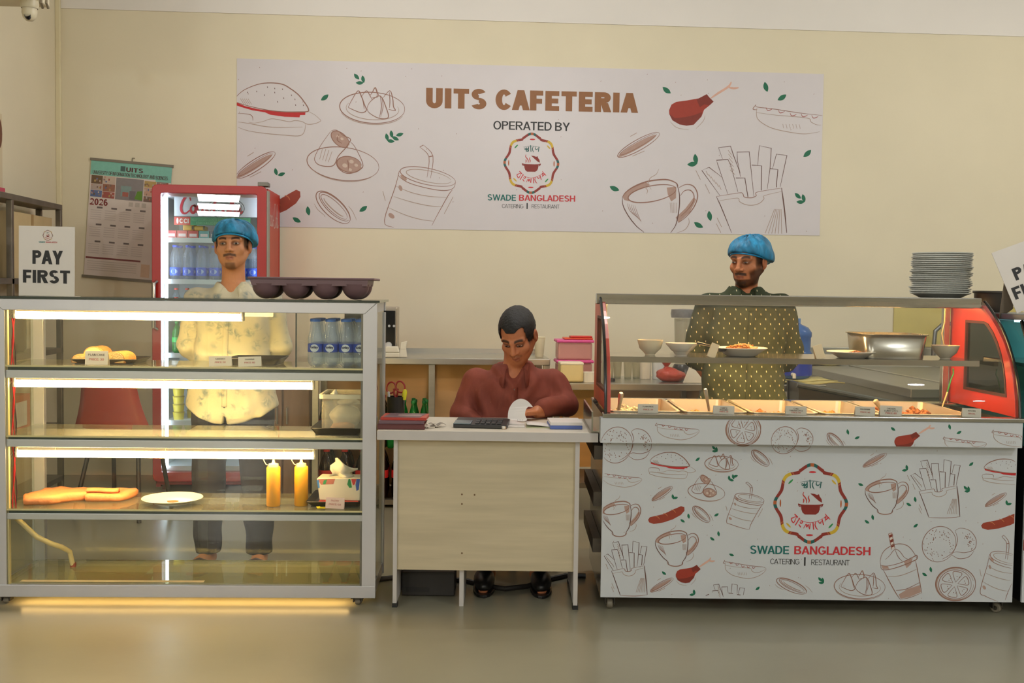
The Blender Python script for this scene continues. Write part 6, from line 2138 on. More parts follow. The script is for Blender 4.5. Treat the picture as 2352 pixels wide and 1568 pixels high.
# steel pan
px0, px1 = ons(1986, .2), ons(2131, .2)
hp = C.at(2060, 768, .2).z - zs
t = thing('steel_pan', 'deep rectangular steel pan on the counter shelf', 'pan', C, ((px0 + px1) / 2, .34, zs))
w, d = (px1 - px0) / 2, .15
o, i2 = rloop(-w, -d, w, d, .035), rloop(-w * .93, -d * .92, w * .93, d * .92, .035)
n = len(o)
pan = mat('pan_steel', (168, 164, 152), .24, .9, var=.06, scale=5)
MB().add([(a, b, hp - .002) for a, b in o] + [(a, b, .001) for a, b in i2], [(k, (k + 1) % n, n + (k + 1) % n, n + k) for k in range(n)] + [tuple(range(n, 2 * n))]).build('body', pan, t, smooth=True, solid=.002)
MB().ringplate(rloop(-w - .008, -d - .008, w + .008, d + .008, .038), rloop(-w, -d, w, d, .035), hp - .003, hp, 'z').build('rim', pan, t)
# cable dropping behind the bowl, and a steel pot at the right end of the trays
t = thing('power_cable', 'cream and green power cable hanging inside the right end', 'cable', C, (0, 0, 0))
P = [C.at(x, y, .40) for x, y in ((2172, 706), (2170, 740), (2164, 765), (2168, 790), (2178, 812))]
MB().tube(P, .0035, 8).build('cable', mat('cable_cream', (226, 200, 140), .4), t, smooth=True)
P = [C.at(x, y, .40) for x, y in ((2189, 846), (2190, 858), (2184, 872), (2176, 900))]
MB().tube(P, .0035, 8).build('green_sleeve', mat('cable_green', (44, 130, 60), .4), t, smooth=True)
P = [C.at(x, y, .40) for x, y in ((2176, 900), (2170, 918), (2164, 934))]
MB().tube(P, .0035, 8).build('cable', MATS['cable_cream'], t, smooth=True)
# ---- plates stacked on top
gp = mat('grey_melamine', (188, 190, 184), .4, var=.04)
py_ = .50
rp = 66 / (2500 / (4.6 + py_))
pxc = cx_(2160, 660, py_)
hh = C.at(2160, 578, py_).z - ztop
NPL = 21
rr = random.Random(4)
st = (hh - .022) / NPL
for i in range(NPL):
    lb = '%s grey plate from the bottom of the tall stack on the serving counter' % ORD[i]
    if i == 0:
        t0 = thing('grey_plate', lb, 'plate', C, (pxc, py_, ztop + .001), group='grey plates stacked on the counter')
        MB().lathe([(0, .002), (rp * .66, .0), (rp * .70, .002), (rp * .88, .014), (rp, .020), (rp * 1.0, .0245), (rp * .87, .018), (rp * .68, .006), (0, .006)], 32).build('dish', gp, t0, smooth=True)
        MB().lathe([(rp * .60, -.001), (rp * .64, -.001), (rp * .62, .004), (rp * .58, .003)], 28).build('foot_ring', gp, t0, smooth=True)
    else:
        dup(t0, lb, C, (pxc + rr.uniform(-.008, .008), py_ + rr.uniform(-.005, .005), ztop + .001 + i * st), rz=i)
# ------------------------------------------------------------------ prints on the counter
pw = .0025
CLP = (X0 + .003, zb + .003, X1 - .003, zf0 - .001)
CLF = (XF0 + .003, zf0 + .001, XF1 - .002, zf1 - .001)


def E_(x0, y0, x1, y1):
    return (1340 + x0 / 3.267, 940 + y0 / 3.267, 1340 + x1 / 3.267, 940 + y1 / 3.267)


def G_(x0, y0, x1, y1):
    return (1820 + x0 / 3.135, 940 + y0 / 3.135, 1820 + x1 / 3.135, 940 + y1 / 3.135)


CP = [('buns', E_(125, 130, 512, 405)), ('burger', E_(480, 318, 842, 522)), ('samosa_plate', E_(912, 330, 1162, 470)), ('slice', E_(1262, 303, 1395, 428)), ('hotdog', E_(130, 468, 437, 585)), ('wrap_plate', E_(787, 488, 1062, 692)),
      ('cut_slice', E_(515, 572, 667, 688)), ('drink', E_(1080, 540, 1352, 905)), ('coffee_cup', E_(130, 640, 428, 955)), ('sausage', E_(487, 722, 757, 862)), ('slice', E_(820, 723, 950, 850)), ('coffee_cup', E_(540, 860, 860, 1178)),
      ('fries', E_(155, 985, 480, 1400)), ('drumstick', E_(693, 1105, 985, 1308)), ('cut_slice', E_(503, 1258, 673, 1372)), ('hotdog', E_(1048, 1128, 1368, 1270)), ('fries', E_(918, 1305, 1212, 1640)), ('slice', E_(1450, 1262, 1676, 1387)),
      ('cut_slice', G_(510, 310, 678, 418)), ('coffee_cup', G_(525, 455, 832, 757)), ('fries', G_(853, 358, 1207, 782)), ('burger', G_(1360, 353, 1720, 545)), ('cut_slice', G_(1390, 595, 1540, 702)), ('sausage', G_(1362, 732, 1665, 870)),
      ('drink', G_(1365, 900, 1640, 1400)), ('buns', G_(933, 840, 1322, 1100)), ('tomato', G_(1033, 1128, 1318, 1382)), ('milkshake', G_(638, 885, 932, 1372)), ('samosa_plate', G_(303, 1155, 667, 1368)), ('buns', E_(1408, 128, 1722, 335)), ('tomato', E_(1070, 20, 1330, 280))]
CF = [('buns', E_(125, 130, 512, 405)), ('hotdog', E_(538, 98, 868, 230)), ('tomato', E_(1070, 20, 1330, 280)), ('buns', E_(1408, 128, 1722, 335)), ('slice', G_(250, 168, 370, 295)), ('drumstick', G_(735, 105, 1022, 292)), ('hotdog', G_(1083, 193, 1395, 305)), ('hotdog', G_(1435, 145, 1745, 270))]
for lst, y, cl in ((CP, 0.0, CLP), (CF, -.055, CLF)):
    for nm, bx in lst:
        pr = Print(y, cl)
        put_px(pr, nm, C, y, bx, pw)
        pr.build(nm + '_drawing', ct)
LE = [(980, 288, 45), (1000, 300, 80), (985, 312, 0), (857, 373, -38), (1095, 515, 80), (1110, 528, 20), (1125, 505, 75), (1140, 500, -15), (673, 655, 75), (690, 662, -10), (790, 800, 80), (745, 835, 35), (998, 790, -30), (1015, 932, 80), (967, 970, 35), (1112, 1090, 22), (605, 1227, 38), (1307, 1342, -40), (832, 1370, 80), (815, 1388, -10)]
LG = [(1287, 393, -40), (825, 418, 78), (808, 437, -8), (492, 540, 20), (1248, 565, 45), (1270, 572, 78), (1258, 588, 0), (1545, 672, 75), (1560, 680, -10), (885, 648, 78), (838, 683, 30), (579, 776, 78), (537, 808, 35), (887, 836, -38), (997, 1152, 78), (952, 1187, 32), (200, 1222, 45), (220, 1230, 78), (208, 1246, 0)]
LH = [(400, 162, 75), (466, 203, -25), (725, 140, 36), (1133, 125, 75), (1200, 165, -30)]
pr = Print(0.0, CLP)
for x, y, a in LE:
    leaf(pr, C, 0.0, 1340 + x / 3.267, 940 + y / 3.267, a, 12.5)
for x, y, a in LG:
    leaf(pr, C, 0.0, 1820 + x / 3.135, 940 + y / 3.135, a, 13)
rr = random.Random(6)
for i in range(60):
    x, z = rr.uniform(X0, X1), rr.uniform(zb, zt_)
    pr.fill([(x, z), (x + .003, z + .001), (x + .0025, z + .005)], SK)
pr.build('leaf_drawing', ct)['kind'] = 'stuff'
pr = Print(-.055, CLF)
for x, y, a in LH:
    leaf(pr, C, -.055, 1820 + x / 3.135, 940 + y / 3.135, a, 13)
pr.build('leaf_drawing', ct)['kind'] = 'stuff'
lc, l1, l2 = C.at(1862, 1156, 0), C.at(1862, 1068, 0), C.at(1862, 1243, 0)
logo(ct, 0.0, lc.x, lc.z, (l1.z - l2.z) / 1100)
wtext('SWADE', (1723, 1271), (1812, 1272.5), 19, (16, 104, 98), .17, C, 0.0, ct)
wtext('BANGLADESH', (1824, 1272.5), (1999, 1274.5), 19, (196, 44, 52), .17, C, 0.0, ct)
wtext('CATERING', (1769, 1295), (1836, 1295.5), 12.5, (50, 48, 48), .095, C, 0.0, ct)
wtext('RESTAURANT', (1863, 1297), (1951, 1298), 12.5, (50, 48, 48), .095, C, 0.0, ct)
a, b = C.at(1847, 1279, 0), C.at(1850, 1299, 0)
pr = Print(0.0)
pr.fill([(a.x, b.z), (b.x, b.z), (b.x, a.z), (a.x, a.z)], (30, 30, 32))
pr.build('divider_bar', ct)

# ------------------------------------------------------------------ second counter at the right edge
c2 = thing('glass_counter', 'teal glass counter cut off by the right edge', 'counter', C, (0, 0, 0))
U0 = X1 + .040
U1 = U0 + 1.3
z2t = C.at(2335, 721, .10).z
MB().box((U0, .0, zb), (U1, .012, zt_ + .02)).build('front_panel', white, c2)
MB().box((U0, .012, zb), (U1, DP, zf0)).build('carcass', mat('counter_black', (24, 26, 26), .4), c2)
MB().box((U0 - .012, .02, z2t - .026), (U1, DP, z2t)).build('top_sheet', mat('top_bluegrey', (110, 116, 124), .3, .5), c2, bevel=.003)
P2 = [(-.02, zf0 + .0), (-.012, .95), (.0, 1.05), (.02, 1.13), (.05, 1.20), (.09, z2t - .03)]
q = cat_rom(P2, 3)
teal = glass('teal_glass', (196, 232, 230), .8, .12, (110, 170, 172))
MB().grid([[(x, y, z) for y, z in q] for x in (U0 + .002, U1)]).build('front_glass', teal, c2, smooth='all')
MB().tube([(U0 + .002, y, z) for y, z in q], .009, 8).build('gasket', MATS['gasket_black'], c2, smooth=True)
MB().tube([(U0 + .03, y - .004, z) for y, z in q], .006, 8).build('trim_bar', stl, c2, smooth=True)
MB().prism([(y, z) for y, z in P2] + [(DP, z2t - .03), (DP, zf0)], U0 - .006, U0, 'x').build('end_glass', teal, c2)
MB().box((U0 + .06, .12, 1.06), (U1, DP - .05, 1.075)).build('inner_shelf', stl, c2)
MB().box((U0 + .0, DP - .012, zf0), (U1, DP, z2t - .03)).build('back_panel', mat('teal_panel', (150, 204, 204), .4), c2)
MB().box((U0 + .08, .30, z2t - .04), (U1 - .1, .33, z2t - .028)).build('lamp_strip', emitter('cool_strip', (214, 240, 250), 16), c2)
castor(c2, U0 + .1, .08, zb, 1.1)
castor(c2, U0 + .1, DP - .08, zb, 1.1)
pr = Print(0.0, (U0, zb, U1, zt_))
put(pr, 'sausage', (U0 - .05, .62, U0 + .12, .55), pw)
put(pr, 'drumstick', (U0 - .02, .38, U0 + .14, .28), pw)
pr.build('sausage_drawing', c2)
# leaning pay first sign on the second counter
a, b, c_ = C.at(2336, 719, .20), C.at(2284, 579, .20), C.at(2400, 719, .20)
t = thing('pay_first_sign', 'tilted white pay first sign at the right edge', 'sign', C, (a.x, .20, z2t + .001), rot=Matrix.Rotation(-math.atan2(a.x - b.x, b.z - a.z), 4, 'Y') @ Matrix.Rotation(-.1, 4, 'X'))
shh = math.hypot(a.x - b.x, b.z - a.z)
sw = shh * .82
P = [(0, 0), (sw * .9, -.0), (sw, shh * .97), (0, shh)]
MB().prism([(0, 0), (sw, .012), (sw, shh * .98), (0, shh)], 0, .003).build('panel', sgm, t)
for x0, x1, z0, z1, tx in ((.22, .79, .47, .66, 'PAY'), (.075, .92, .20, .39, 'FIRST')):
    letters('lettering', tx, t, 0, x0 * sw, x1 * sw, z0 * shh, z1 * shh, (26, 24, 24), .225)
MB().add([(.0, .004, shh * .5), (-.055, .07, .0), (.02, .07, 0.02), (.05, .004, shh * .5)], [(0, 1, 2, 3)]).build('back_leg', mat('sign_leg', (120, 108, 92), .5), t, solid=.003)
# dark pot behind, on the second counter
a = C.at(2260, 684, .62)
zq = C.at(2260, 669, .62).z
t = thing('dark_pot', 'dark grey straight sided pot right of the grey plates', 'pot', C, (U0 + .075, .58, z2t + .001))
hq = zq - z2t
MB().lathe([(0, 0), (.062, 0), (.068, .01), (.070, hq - .008), (.074, hq), (.068, hq), (.064, .01), (0, .006)], 28).build('body', mat('pot_grey', (92, 88, 84), .4, .3), t, smooth=True)
MB().lathe([(.073, hq - .01), (.078, hq - .006), (.076, hq + .002), (.07, hq)], 28).build('rim', MATS['pot_grey'], t, smooth=True)
# ------------------------------------------------------------------ desk
desk = thing('cash_desk', 'cream wood grain cash desk with white top between the two counters', 'desk', C, (0, 0, 0))
dx0, dx1 = cx_(866, 1000, -.01), cx_(1374, 1000, -.01)
dz1, dz0 = C.at(1120, 991, -.01).z, C.at(1120, 1013, -.01).z
DD = .50
wood = mat('desk_cream_wood', (196, 182, 152), .5, var=.10, scale=4, stretch=(.6, 4, 7))
top_m = mat('desk_white_top', (214, 206, 190), .4, var=.03, scale=3)
edge_m = mat('desk_edge_white', (196, 190, 186), .45, var=.03)
MB().box((dx0, -.008, dz0), (dx1, DD, dz1)).build('desk_top', top_m, desk, bevel=.003)
MB().box((dx0, -.0115, dz0 + .001), (dx1, -.0085, dz1 - .001)).build('edge_band', edge_m, desk)
for px0, px1 in ((903, 912), (1319, 1329)):
    x0, x1 = cx_(px0, 1200, .02), cx_(px1, 1200, .02)
    o = MB().box((x0, .02, .018), (x1, DD - .03, dz0)).build('side_panel', edge_m, desk)
    MB().box((x0 - .002, .018, 0), (x1 + .003, .06, .018)).build('foot', mat('foot_black', (26, 26, 26), .5), o)
    MB().box((x0 - .002, DD - .07, 0), (x1 + .003, DD - .03, .018)).build('foot', MATS['foot_black'], o)
xl, xr = cx_(912, 1200, .03), cx_(1319, 1200, .03)
pzb = C.at(1120, 1310, .03).z
MB().box((xl + .0005, .03, pzb), (xr - .0005, .046, dz0)).build('modesty_panel', wood, desk)
x0, x1 = cx_(1055, 1340, .05), cx_(1065, 1340, .05)
MB().box((x0, .05, .0), (x1, .34, pzb + .3)).build('centre_panel', edge_m, desk)
for px, py in ((1061, 1135), (1061, 1157), (1061, 1270), (1090, 1136)):
    p = C.at(px, py, .03)
    MB().lathe([(0, 0), (.004, 0), (.004, .0012), (0, .0014)], 10, M=Matrix.Translation((p.x, .03, p.z)) @ Matrix.Rotation(PI / 2, 4, 'X')).build('screw_cap', mat('screw_brown', (110, 84, 56), .5), desk)
dz = dz1 + .0006
# books at the left end
q0, q1 = cx_(868, 980, .04), cx_(976, 980, .04)
pur, mar_, redb = mat('cover_purple', (112, 84, 92), .4, var=.06), mat('cover_maroon', (92, 40, 40), .4, var=.06), mat('cover_red', (188, 60, 44), .4, var=.05)
pag = mat('pages', (206, 198, 184), .7, var=.03)


def book(lb, x0, x1, y0, y1, z, h, m, rz=0.0, fr=C, title=None):
    cx, cy = (x0 + x1) / 2, (y0 + y1) / 2
    t = thing('book', lb, 'book', fr, (cx, cy, z), rz=rz)
    w, d = (x1 - x0) / 2, (y1 - y0) / 2
    MB().box((-w, -d, 0), (w, d, .0025)).box((-w, -d, h - .0025), (w, d, h)).box((-w, -d, .0025), (w, -d + .003, h - .0025)).build('cover', m, t, bevel=.0008)
    MB().box((-w + .004, -d + .0032, .0026), (w - .004, d - .004, h - .0026)).build('pages', pag, t)
    return t


t = book('dark maroon ledger at the bottom of the pile on the desk', q0, q1, .02, .19, dz, .022, mar_)
t = book('grey purple ledger in the middle of the pile on the desk', q0 + .004, q1 - .004, .025, .2, dz + .0225, .014, pur, .01)
t = book('red and purple book on top of the pile on the desk', q0 + .012, q1 + .006, .04, .20, dz + .037, .012, redb, -.02)
MB().add([(-.085, -.078, .0125), (.07, -.078, .0125), (.085, .078, .0125), (-.075, .078, .0125)], [(0, 1, 2, 3)]).build('cover_panel', pur, t, solid=.0006)
MB().box((-.03, -.01, .0129), (.07, .012, .0134)).build('title_strip', mat('title_pale', (186, 160, 156), .5), t)
p = C.atz(1000, 983, dz)
for i, (dx, dy, r_, lb) in enumerate(((0, 0, .4, 'crumpled white receipt right of the ledgers on the desk'), (.022, .03, -.5, 'grey folded slip leaning behind the crumpled receipt'))):
    t = thing('receipt', lb, 'paper', C, (p.x + dx - .02, p.y + dy + .02, dz), rz=r_)
    MB().grid([[(.06 * u - .03, .05 * v - .02, .002 + .012 * abs(math.sin(3 * u + 2 * v + i)) * (.6 if i == 0 else 1.2)) for u in np.linspace(0, 1, 7)] for v in np.linspace(0, 1, 6)]).build('slip', mat('receipt_%d' % i, ((216, 206, 192), (150, 142, 130))[i], .6), t, smooth='all', solid=.001)
    MB().box((-.02, -.022, .001), (.01, -.018, .006)).build('torn_edge', MATS['receipt_0' if i == 0 else 'receipt_1'], t)
# pen holder with scissors
hp_ = C.atz(909, 952, dz)
hx, hy = cx_(909, 940, .36), .36
t = thing('pen_holder', 'black pen holder at the left end of the desk', 'holder', C, (hx, hy, dz))
hr, hhh = .040, C.at(909, 910, .36).z - dz
MB().lathe([(0, 0), (hr, 0), (hr, hhh), (hr - .003, hhh), (hr - .003, .004), (0, .004)], 24).build('cup', mat('holder_black', (30, 27, 24), .35), t, smooth=True)
MB().lathe([(hr + .0004, hhh * .28), (hr + .001, hhh * .30), (hr + .0004, hhh * .32)], 24).build('band', mat('holder_band', (80, 66, 44), .4), t, smooth=True)
t = thing('scissors', 'red handled scissors standing in the black pen holder', 'scissors', C, (hx, hy, dz))
rdm = mat('scissor_red', (150, 32, 26), .35)
zc = C.at(900, 890, .36).z - dz
for s_, ox in ((-1, -.022), (1, .020)):
    E = ellipse(ox, zc + (.004 if s_ > 0 else 0), .020, .026, 14 * s_, 20)
    MB().tube([(x, .0, z) for x, z in E] + [(E[0][0], 0, E[0][1])], .004, 8, caps=False).build('handle', rdm, t, smooth=True)
    MB().tube([(ox * .45, s_ * .002, zc - .004), (ox * .3, s_ * .002, zc - .03), (-ox * .1, s_ * .002, zc - .055)], [.0042, .005, .004], 8).build('shank', rdm, t, smooth=True)
    MB().box((-ox * .1 - .004, s_ * .002 - .001, .01), (-ox * .1 + .004, s_ * .002 + .001, zc - .05)).build('blade', steel, t)
t = thing('highlighter', 'yellow highlighter pen in the black pen holder', 'pen', C, (hx + .027, hy - .01, dz + .006), rot=Matrix.Rotation(.12, 4, 'Y'))
MB().lathe([(0, 0), (.006, 0), (.006, hhh * .9), (0, hhh * .9)], 12).build('barrel', mat('marker_body', (70, 70, 66), .4), t)
MB().lathe([(.0095, hhh * .82), (.011, hhh + .012), (.008, hhh + .026), (0, hhh + .03)], 14).build('cap', mat('marker_yellow', (214, 210, 40), .35), t, smooth=True)
t = thing('ball_pen', 'white capped ball pen in the black pen holder', 'pen', C, (hx - .02, hy - .012, dz + .006), rot=Matrix.Rotation(-.1, 4, 'Y'))
MB().lathe([(0, 0), (.004, 0), (.004, hhh), (0, hhh)], 10).build('barrel', mat('pen_blue', (60, 80, 130), .3), t)
MB().lathe([(.0055, hhh * .85), (.0055, hhh + .016), (0, hhh + .018)], 10).build('cap', mat('pen_white', (200, 200, 204), .3), t, smooth=True)
# calculator
a, b = C.atz(1051, 966, dz), C.atz(1168, 972, dz)
t = thing('calculator', 'black desk calculator with grey display on the desk', 'calculator', C, ((a.x + b.x) / 2, .16, dz), rz=-.10)
cw = (b.x - a.x) / 2
bkc = mat('calc_black', (34, 34, 35), .35)
MB().prism([(-.07, .0), (.08, 0), (.08, .030), (-.07, .016)], -cw, cw, 'x').build('body', bkc, t, bevel=.003)
MB().prism([(-.072, .016), (.0, .022), (.0, .026), (-.072, .020)], -cw, -cw * .35, 'x').build('display', mat('calc_display', (96, 112, 120), .2), t, bevel=.002)
for i in range(5):
    for j in range(3):
        MB().box((-cw * .2 + i * .024, -.055 + j * .032, .0195 + j * .003), (-cw * .2 + .018 + i * .024, -.035 + j * .032, .0235 + j * .003)).build('key', mat('calc_key', (70, 70, 72), .4), t)
# open notebook with a curled page, papers, pad
pwm = mat('paper_sheet', (222, 216, 212), .6, var=.015)
p = C.atz(1170, 962, dz)
t = thing('receipt_book', 'open receipt book with a curled white page before the seated man', 'book', C, (cx_(1195, 960, .17), .17, dz))
MB().box((-.13, -.03, 0), (.02, .08, .006)).build('left_pages', pwm, t, bevel=.001)
PG = []
for px, py in ((1166, 962), (1168, 944), (1176, 929), (1186, 921), (1197, 918), (1210, 922), (1219, 930), (1224, 937), (1214, 936), (1208, 943), (1206, 954), (1210, 966), (1190, 967)):
    q = C.at(px, py, .165)
    PG.append((q.x - cx_(1195, 960, .17), max(.0075, q.z - dz)))
PG = cat_rom(PG + [PG[0]], 3)[:-1]
o = MB().prism(PG, -.006, -.0045).build('curled_page', pwm, t)
for v in o.data.vertices:
    v.co.y += .9 * v.co.z ** 1.1 * .6 + 2.2 * (v.co.x - .0) ** 2
for k in range(3):
    MB().box((-.012 + k * .010, -.0063, .022 + k * .002), (-.011 + k * .010, -.0060, .034)).build('ruled_line', ink((150, 140, 140)), t)
G = [[(-.13 + .15 * u, .01 + .05 * v, .0068 + .022 * math.sin(PI * u) ** 2 * v) for u in np.linspace(0, 1, 9)] for v in np.linspace(0, 1, 4)]
MB().grid(G).build('lifted_page', pwm, t, smooth='all', solid=.0008)
t = thing('notebook', 'open ruled notebook right of the curled page', 'book', C, (cx_(1238, 966, .15), .15, dz))
MB().box((-.055, -.02, 0), (.055, .10, .004)).build('cover', mat('notebook_cover', (176, 180, 140), .5), t)
G = [[(-.053 + .106 * u, -.018 + .112 * v, .0048 + .010 * (1 - u) ** 2 + .004 * math.sin(PI * u)) for u in np.linspace(0, 1, 9)] for v in np.linspace(0, 1, 4)]
MB().grid(G).build('page_block', pwm, t, smooth='all', solid=.003)
a, b = cx_(1262, 965, .10), cx_(1336, 965, .10)
t = thing('notepad', 'thick white note block with blue base at the right of the desk', 'notepad', C, ((a + b) / 2, .17, dz), rz=.05)
w = (b - a) / 2
MB().box((-w, -.075, 0), (w, .10, .016)).build('base', mat('pad_blue', (84, 104, 170), .45), t, bevel=.002)
MB().box((-w + .001, -.074, .0162), (w - .001, .099, .030)).build('sheets', pwm, t, bevel=.001)
p = C.atz(1160, 970, dz)
t = thing('eraser', 'small tan eraser beside the calculator', 'eraser', C, (cx_(1158, 972, .075), .075, dz), rz=.4)
MB().box((-.008, -.006, 0), (.008, .006, .012)).build('rubber', mat('eraser_tan', (186, 154, 120), .7), t, bevel=.002)
MB().box((-.0085, -.0065, .003), (.002, .0065, .0125)).build('sleeve', mat('eraser_sleeve', (220, 214, 204), .6), t)
# a cable and a dark box under the desk
t = thing('floor_cable', 'dark cable lying on the floor under the desk', 'cable', C, (0, 0, 0))
P = []
for px, py in ((866, 1330), (905, 1326), (960, 1327), (1020, 1328), (1075, 1334), (1120, 1346), (1160, 1352), (1210, 1346), (1260, 1330), (1300, 1321), (1345, 1322)):
    q = C.atz(px, py, .012)
    P.append((q.x, q.y, .012))
MB().tube(P, .012, 8).build('cable', mat('cable_dark', (44, 40, 36), .5), t, smooth=True)
MB().tube([(P[0][0], P[0][1], .012), (P[0][0] - .05, P[0][1] - .01, .012)], .016, 8).build('connector', mat('cable_dark', (44, 40, 36), .5), t, smooth=True)
a = C.atz(980, 1345, 0)
t = thing('dark_box', 'dark box on the floor under the left half of the desk', 'box', C, (cx_(985, 1340, .2), .24, 0))  # added box stands in for shadow and a dark object there
MB().box((-.12, -.05, 0.004), (.115, .14, .11)).build('casing', mat('unit_dark', (46, 42, 38), .6), t, bevel=.004)
MB().box((-.1, -.052, .02), (.0, -.0505, .04)).build('front_slot', mat('unit_slot', (24, 22, 20), .5), t)
for xx in (-.1, .08):
    MB().box((xx, -.03, 0), (xx + .02, .12, .005)).build('foot', MATS['foot_black'], t)
# ------------------------------------------------------------------ people: signed-distance bodies meshed with surface nets


def graded(lo, hi, flo, fhi, hc, hf):
    a = list(np.arange(lo, flo, hc)) if flo > lo else []
    b = list(np.arange(max(lo, flo), min(hi, fhi), hf))
    c_ = list(np.arange(min(hi, fhi), hi + hc, hc))
    return np.array(a + b + c_)


class Sdf:
    def __init__(s, xs, ys, zs):
        s.a = (xs, ys, zs)
        s.D = np.full((len(xs), len(ys), len(zs)), 0.08, dtype=np.float64)
        s.M = Matrix.Identity(4)

    def _win(s, lo, hi, pad):
        P = [s.M @ Vector((x, y, z)) for x in (lo[0], hi[0]) for y in (lo[1], hi[1]) for z in (lo[2], hi[2])]
        sl, g = [], []
        for k in range(3):
            l, h = min(p[k] for p in P) - pad, max(p[k] for p in P) + pad
            i, j = np.searchsorted(s.a[k], l), np.searchsorted(s.a[k], h)
            if j <= i:
                return None, None
            sl.append(slice(i, j)); g.append(s.a[k][i:j])
        X, Y, Z = np.meshgrid(*g, indexing='ij')
        I = s.M.inverted()
        return tuple(sl), [I[k][0] * X + I[k][1] * Y + I[k][2] * Z + I[k][3] for k in range(3)]

    def put(s, fn, lo, hi, k=.01, op='u'):
        sl, p = s._win(lo, hi, k + .03)
        if sl is None:
            return s
        d = fn(*p)
        D = s.D[sl]
        if op == 'u':
            h = np.clip(.5 + .5 * (D - d) / k, 0, 1)
            s.D[sl] = D * (1 - h) + d * h - k * h * (1 - h)
        else:
            h = np.clip(.5 - .5 * (D + d) / k, 0, 1)
            s.D[sl] = D * (1 - h) - d * h + k * h * (1 - h)
        return s

    def rc(s, a, b, ra, rb, k=.01, op='u', flat=None):
        a, b = np.array(a, float), np.array(b, float)
        ba = b - a
        L2 = max(1e-9, ba @ ba)
        r = max(ra, rb)

        def fn(x, y, z):
            px, py, pz = x - a[0], y - a[1], z - a[2]
            h = np.clip((px * ba[0] + py * ba[1] + pz * ba[2]) / L2, 0, 1)
            return np.sqrt((px - h * ba[0]) ** 2 + (py - h * ba[1]) ** 2 + (pz - h * ba[2]) ** 2) - (ra + (rb - ra) * h)
        return s.put(fn, np.minimum(a, b) - r, np.maximum(a, b) + r, k, op)

    def ell(s, c_, r, k=.01, op='u'):
        c_, r = np.array(c_, float), np.array(r, float)

        def fn(x, y, z):
            X, Y, Z = (x - c_[0]), (y - c_[1]), (z - c_[2])
            k0 = np.sqrt((X / r[0]) ** 2 + (Y / r[1]) ** 2 + (Z / r[2]) ** 2) + 1e-9
            k1 = np.sqrt((X / r[0] ** 2) ** 2 + (Y / r[1] ** 2) ** 2 + (Z / r[2] ** 2) ** 2) + 1e-9
            return k0 * (k0 - 1) / k1
        return s.put(fn, c_ - r, c_ + r, k, op)

    def loft(s, knots, k=.01, p=2.4, wr=None):
        """knots: (z, cx, cy, rx, ry) rising; a superellipse tube along local z"""
        K_ = np.array(knots, float)

        def fn(x, y, z):
            q = [np.interp(z, K_[:, 0], K_[:, i]) for i in (1, 2, 3, 4)]
            X, Y = np.abs(x - q[0]) / q[2], np.abs(y - q[1]) / q[3]
            d = ((X ** p + Y ** p) ** (1 / p) - 1) * np.minimum(q[2], q[3])
            d = np.maximum(d, np.maximum(K_[0, 0] - z, z - K_[-1, 0]))
            if wr is not None:
                d = d + wr(x, y, z)
            return d
        rx, ry = K_[:, 3].max(), K_[:, 4].max()
        return s.put(fn, (K_[:, 1].min() - rx, K_[:, 2].min() - ry, K_[0, 0]), (K_[:, 1].max() + rx, K_[:, 2].max() + ry, K_[-1, 0]), k)

    def folds(s, seed, amp=.0035, zlo=-9, fx=1.0):
        """soft cloth folds over the whole garment"""
        X, Y, Z = np.meshgrid(*s.a, indexing='ij')
        w = .12 * np.sin(11 * Z + seed) + .06 * np.sin(23 * X + 17 * Z + 2 * seed)
        f = np.sin(38 * fx * (X + w) + 9 * Y) * (.55 + .45 * np.sin(7 * Z + 13 * X + seed))
        g = np.sin(46 * Z + 30 * np.abs(X) + 8 * np.sin(14 * X + seed)) * (.5 + .5 * np.sin(9 * X - 6 * Z + 3 * seed))
        s.D = s.D + amp * (f + .8 * g)
        return s

    def mesh(s):
        D = s.D
        xs, ys, zs = s.a
        S_ = D < 0
        c8 = [(i, j, k) for i in (0, 1) for j in (0, 1) for k in (0, 1)]
        n = [m - 1 for m in D.shape]
        cnt = np.zeros(n, np.int8)
        for i, j, k in c8:
            cnt += S_[i:n[0] + i, j:n[1] + j, k:n[2] + k]
        act = (cnt > 0) & (cnt < 8)
        I, J, Kk = np.nonzero(act)
        vals = {c_: D[I + c_[0], J + c_[1], Kk + c_[2]] for c_ in c8}
        pos = {c_: np.stack([xs[I + c_[0]], ys[J + c_[1]], zs[Kk + c_[2]]], 1) for c_ in c8}
        acc = np.zeros((len(I), 3)); num = np.zeros(len(I))
        for a in c8:
            for ax in range(3):
                if a[ax] == 0:
                    b = tuple(a[q] + (1 if q == ax else 0) for q in range(3))
                    va, vb = vals[a], vals[b]
                    m = (va < 0) != (vb < 0)
                    t = np.where(m, va / np.where(m, va - vb, 1), 0)[:, None]
                    acc += np.where(m[:, None], pos[a] + (pos[b] - pos[a]) * t, 0)
                    num += m
        V = acc / num[:, None]
        idx = np.full(n, -1, np.int64)
        idx[I, J, Kk] = np.arange(len(I))
        F = []
        for ax in range(3):
            u, v = (ax + 1) % 3, (ax + 2) % 3
            sa = [slice(None)] * 3; sb = [slice(None)] * 3
            sa[ax] = slice(0, -1); sb[ax] = slice(1, None)
            A, B = S_[tuple(sa)], S_[tuple(sb)]
            e = np.argwhere(A != B)
            e = e[(e[:, u] > 0) & (e[:, v] > 0) & (e[:, u] < n[u]) & (e[:, v] < n[v])]
            q = []
            for du, dv in ((-1, -1), (0, -1), (0, 0), (-1, 0)):
                w = e.copy(); w[:, u] += du; w[:, v] += dv
                q.append(idx[w[:, 0], w[:, 1], w[:, 2]])
            Q = np.stack(q, 1)
            fl = ~A[e[:, 0], e[:, 1], e[:, 2]]
            Q[fl] = Q[fl][:, ::-1]
            F.append(Q)
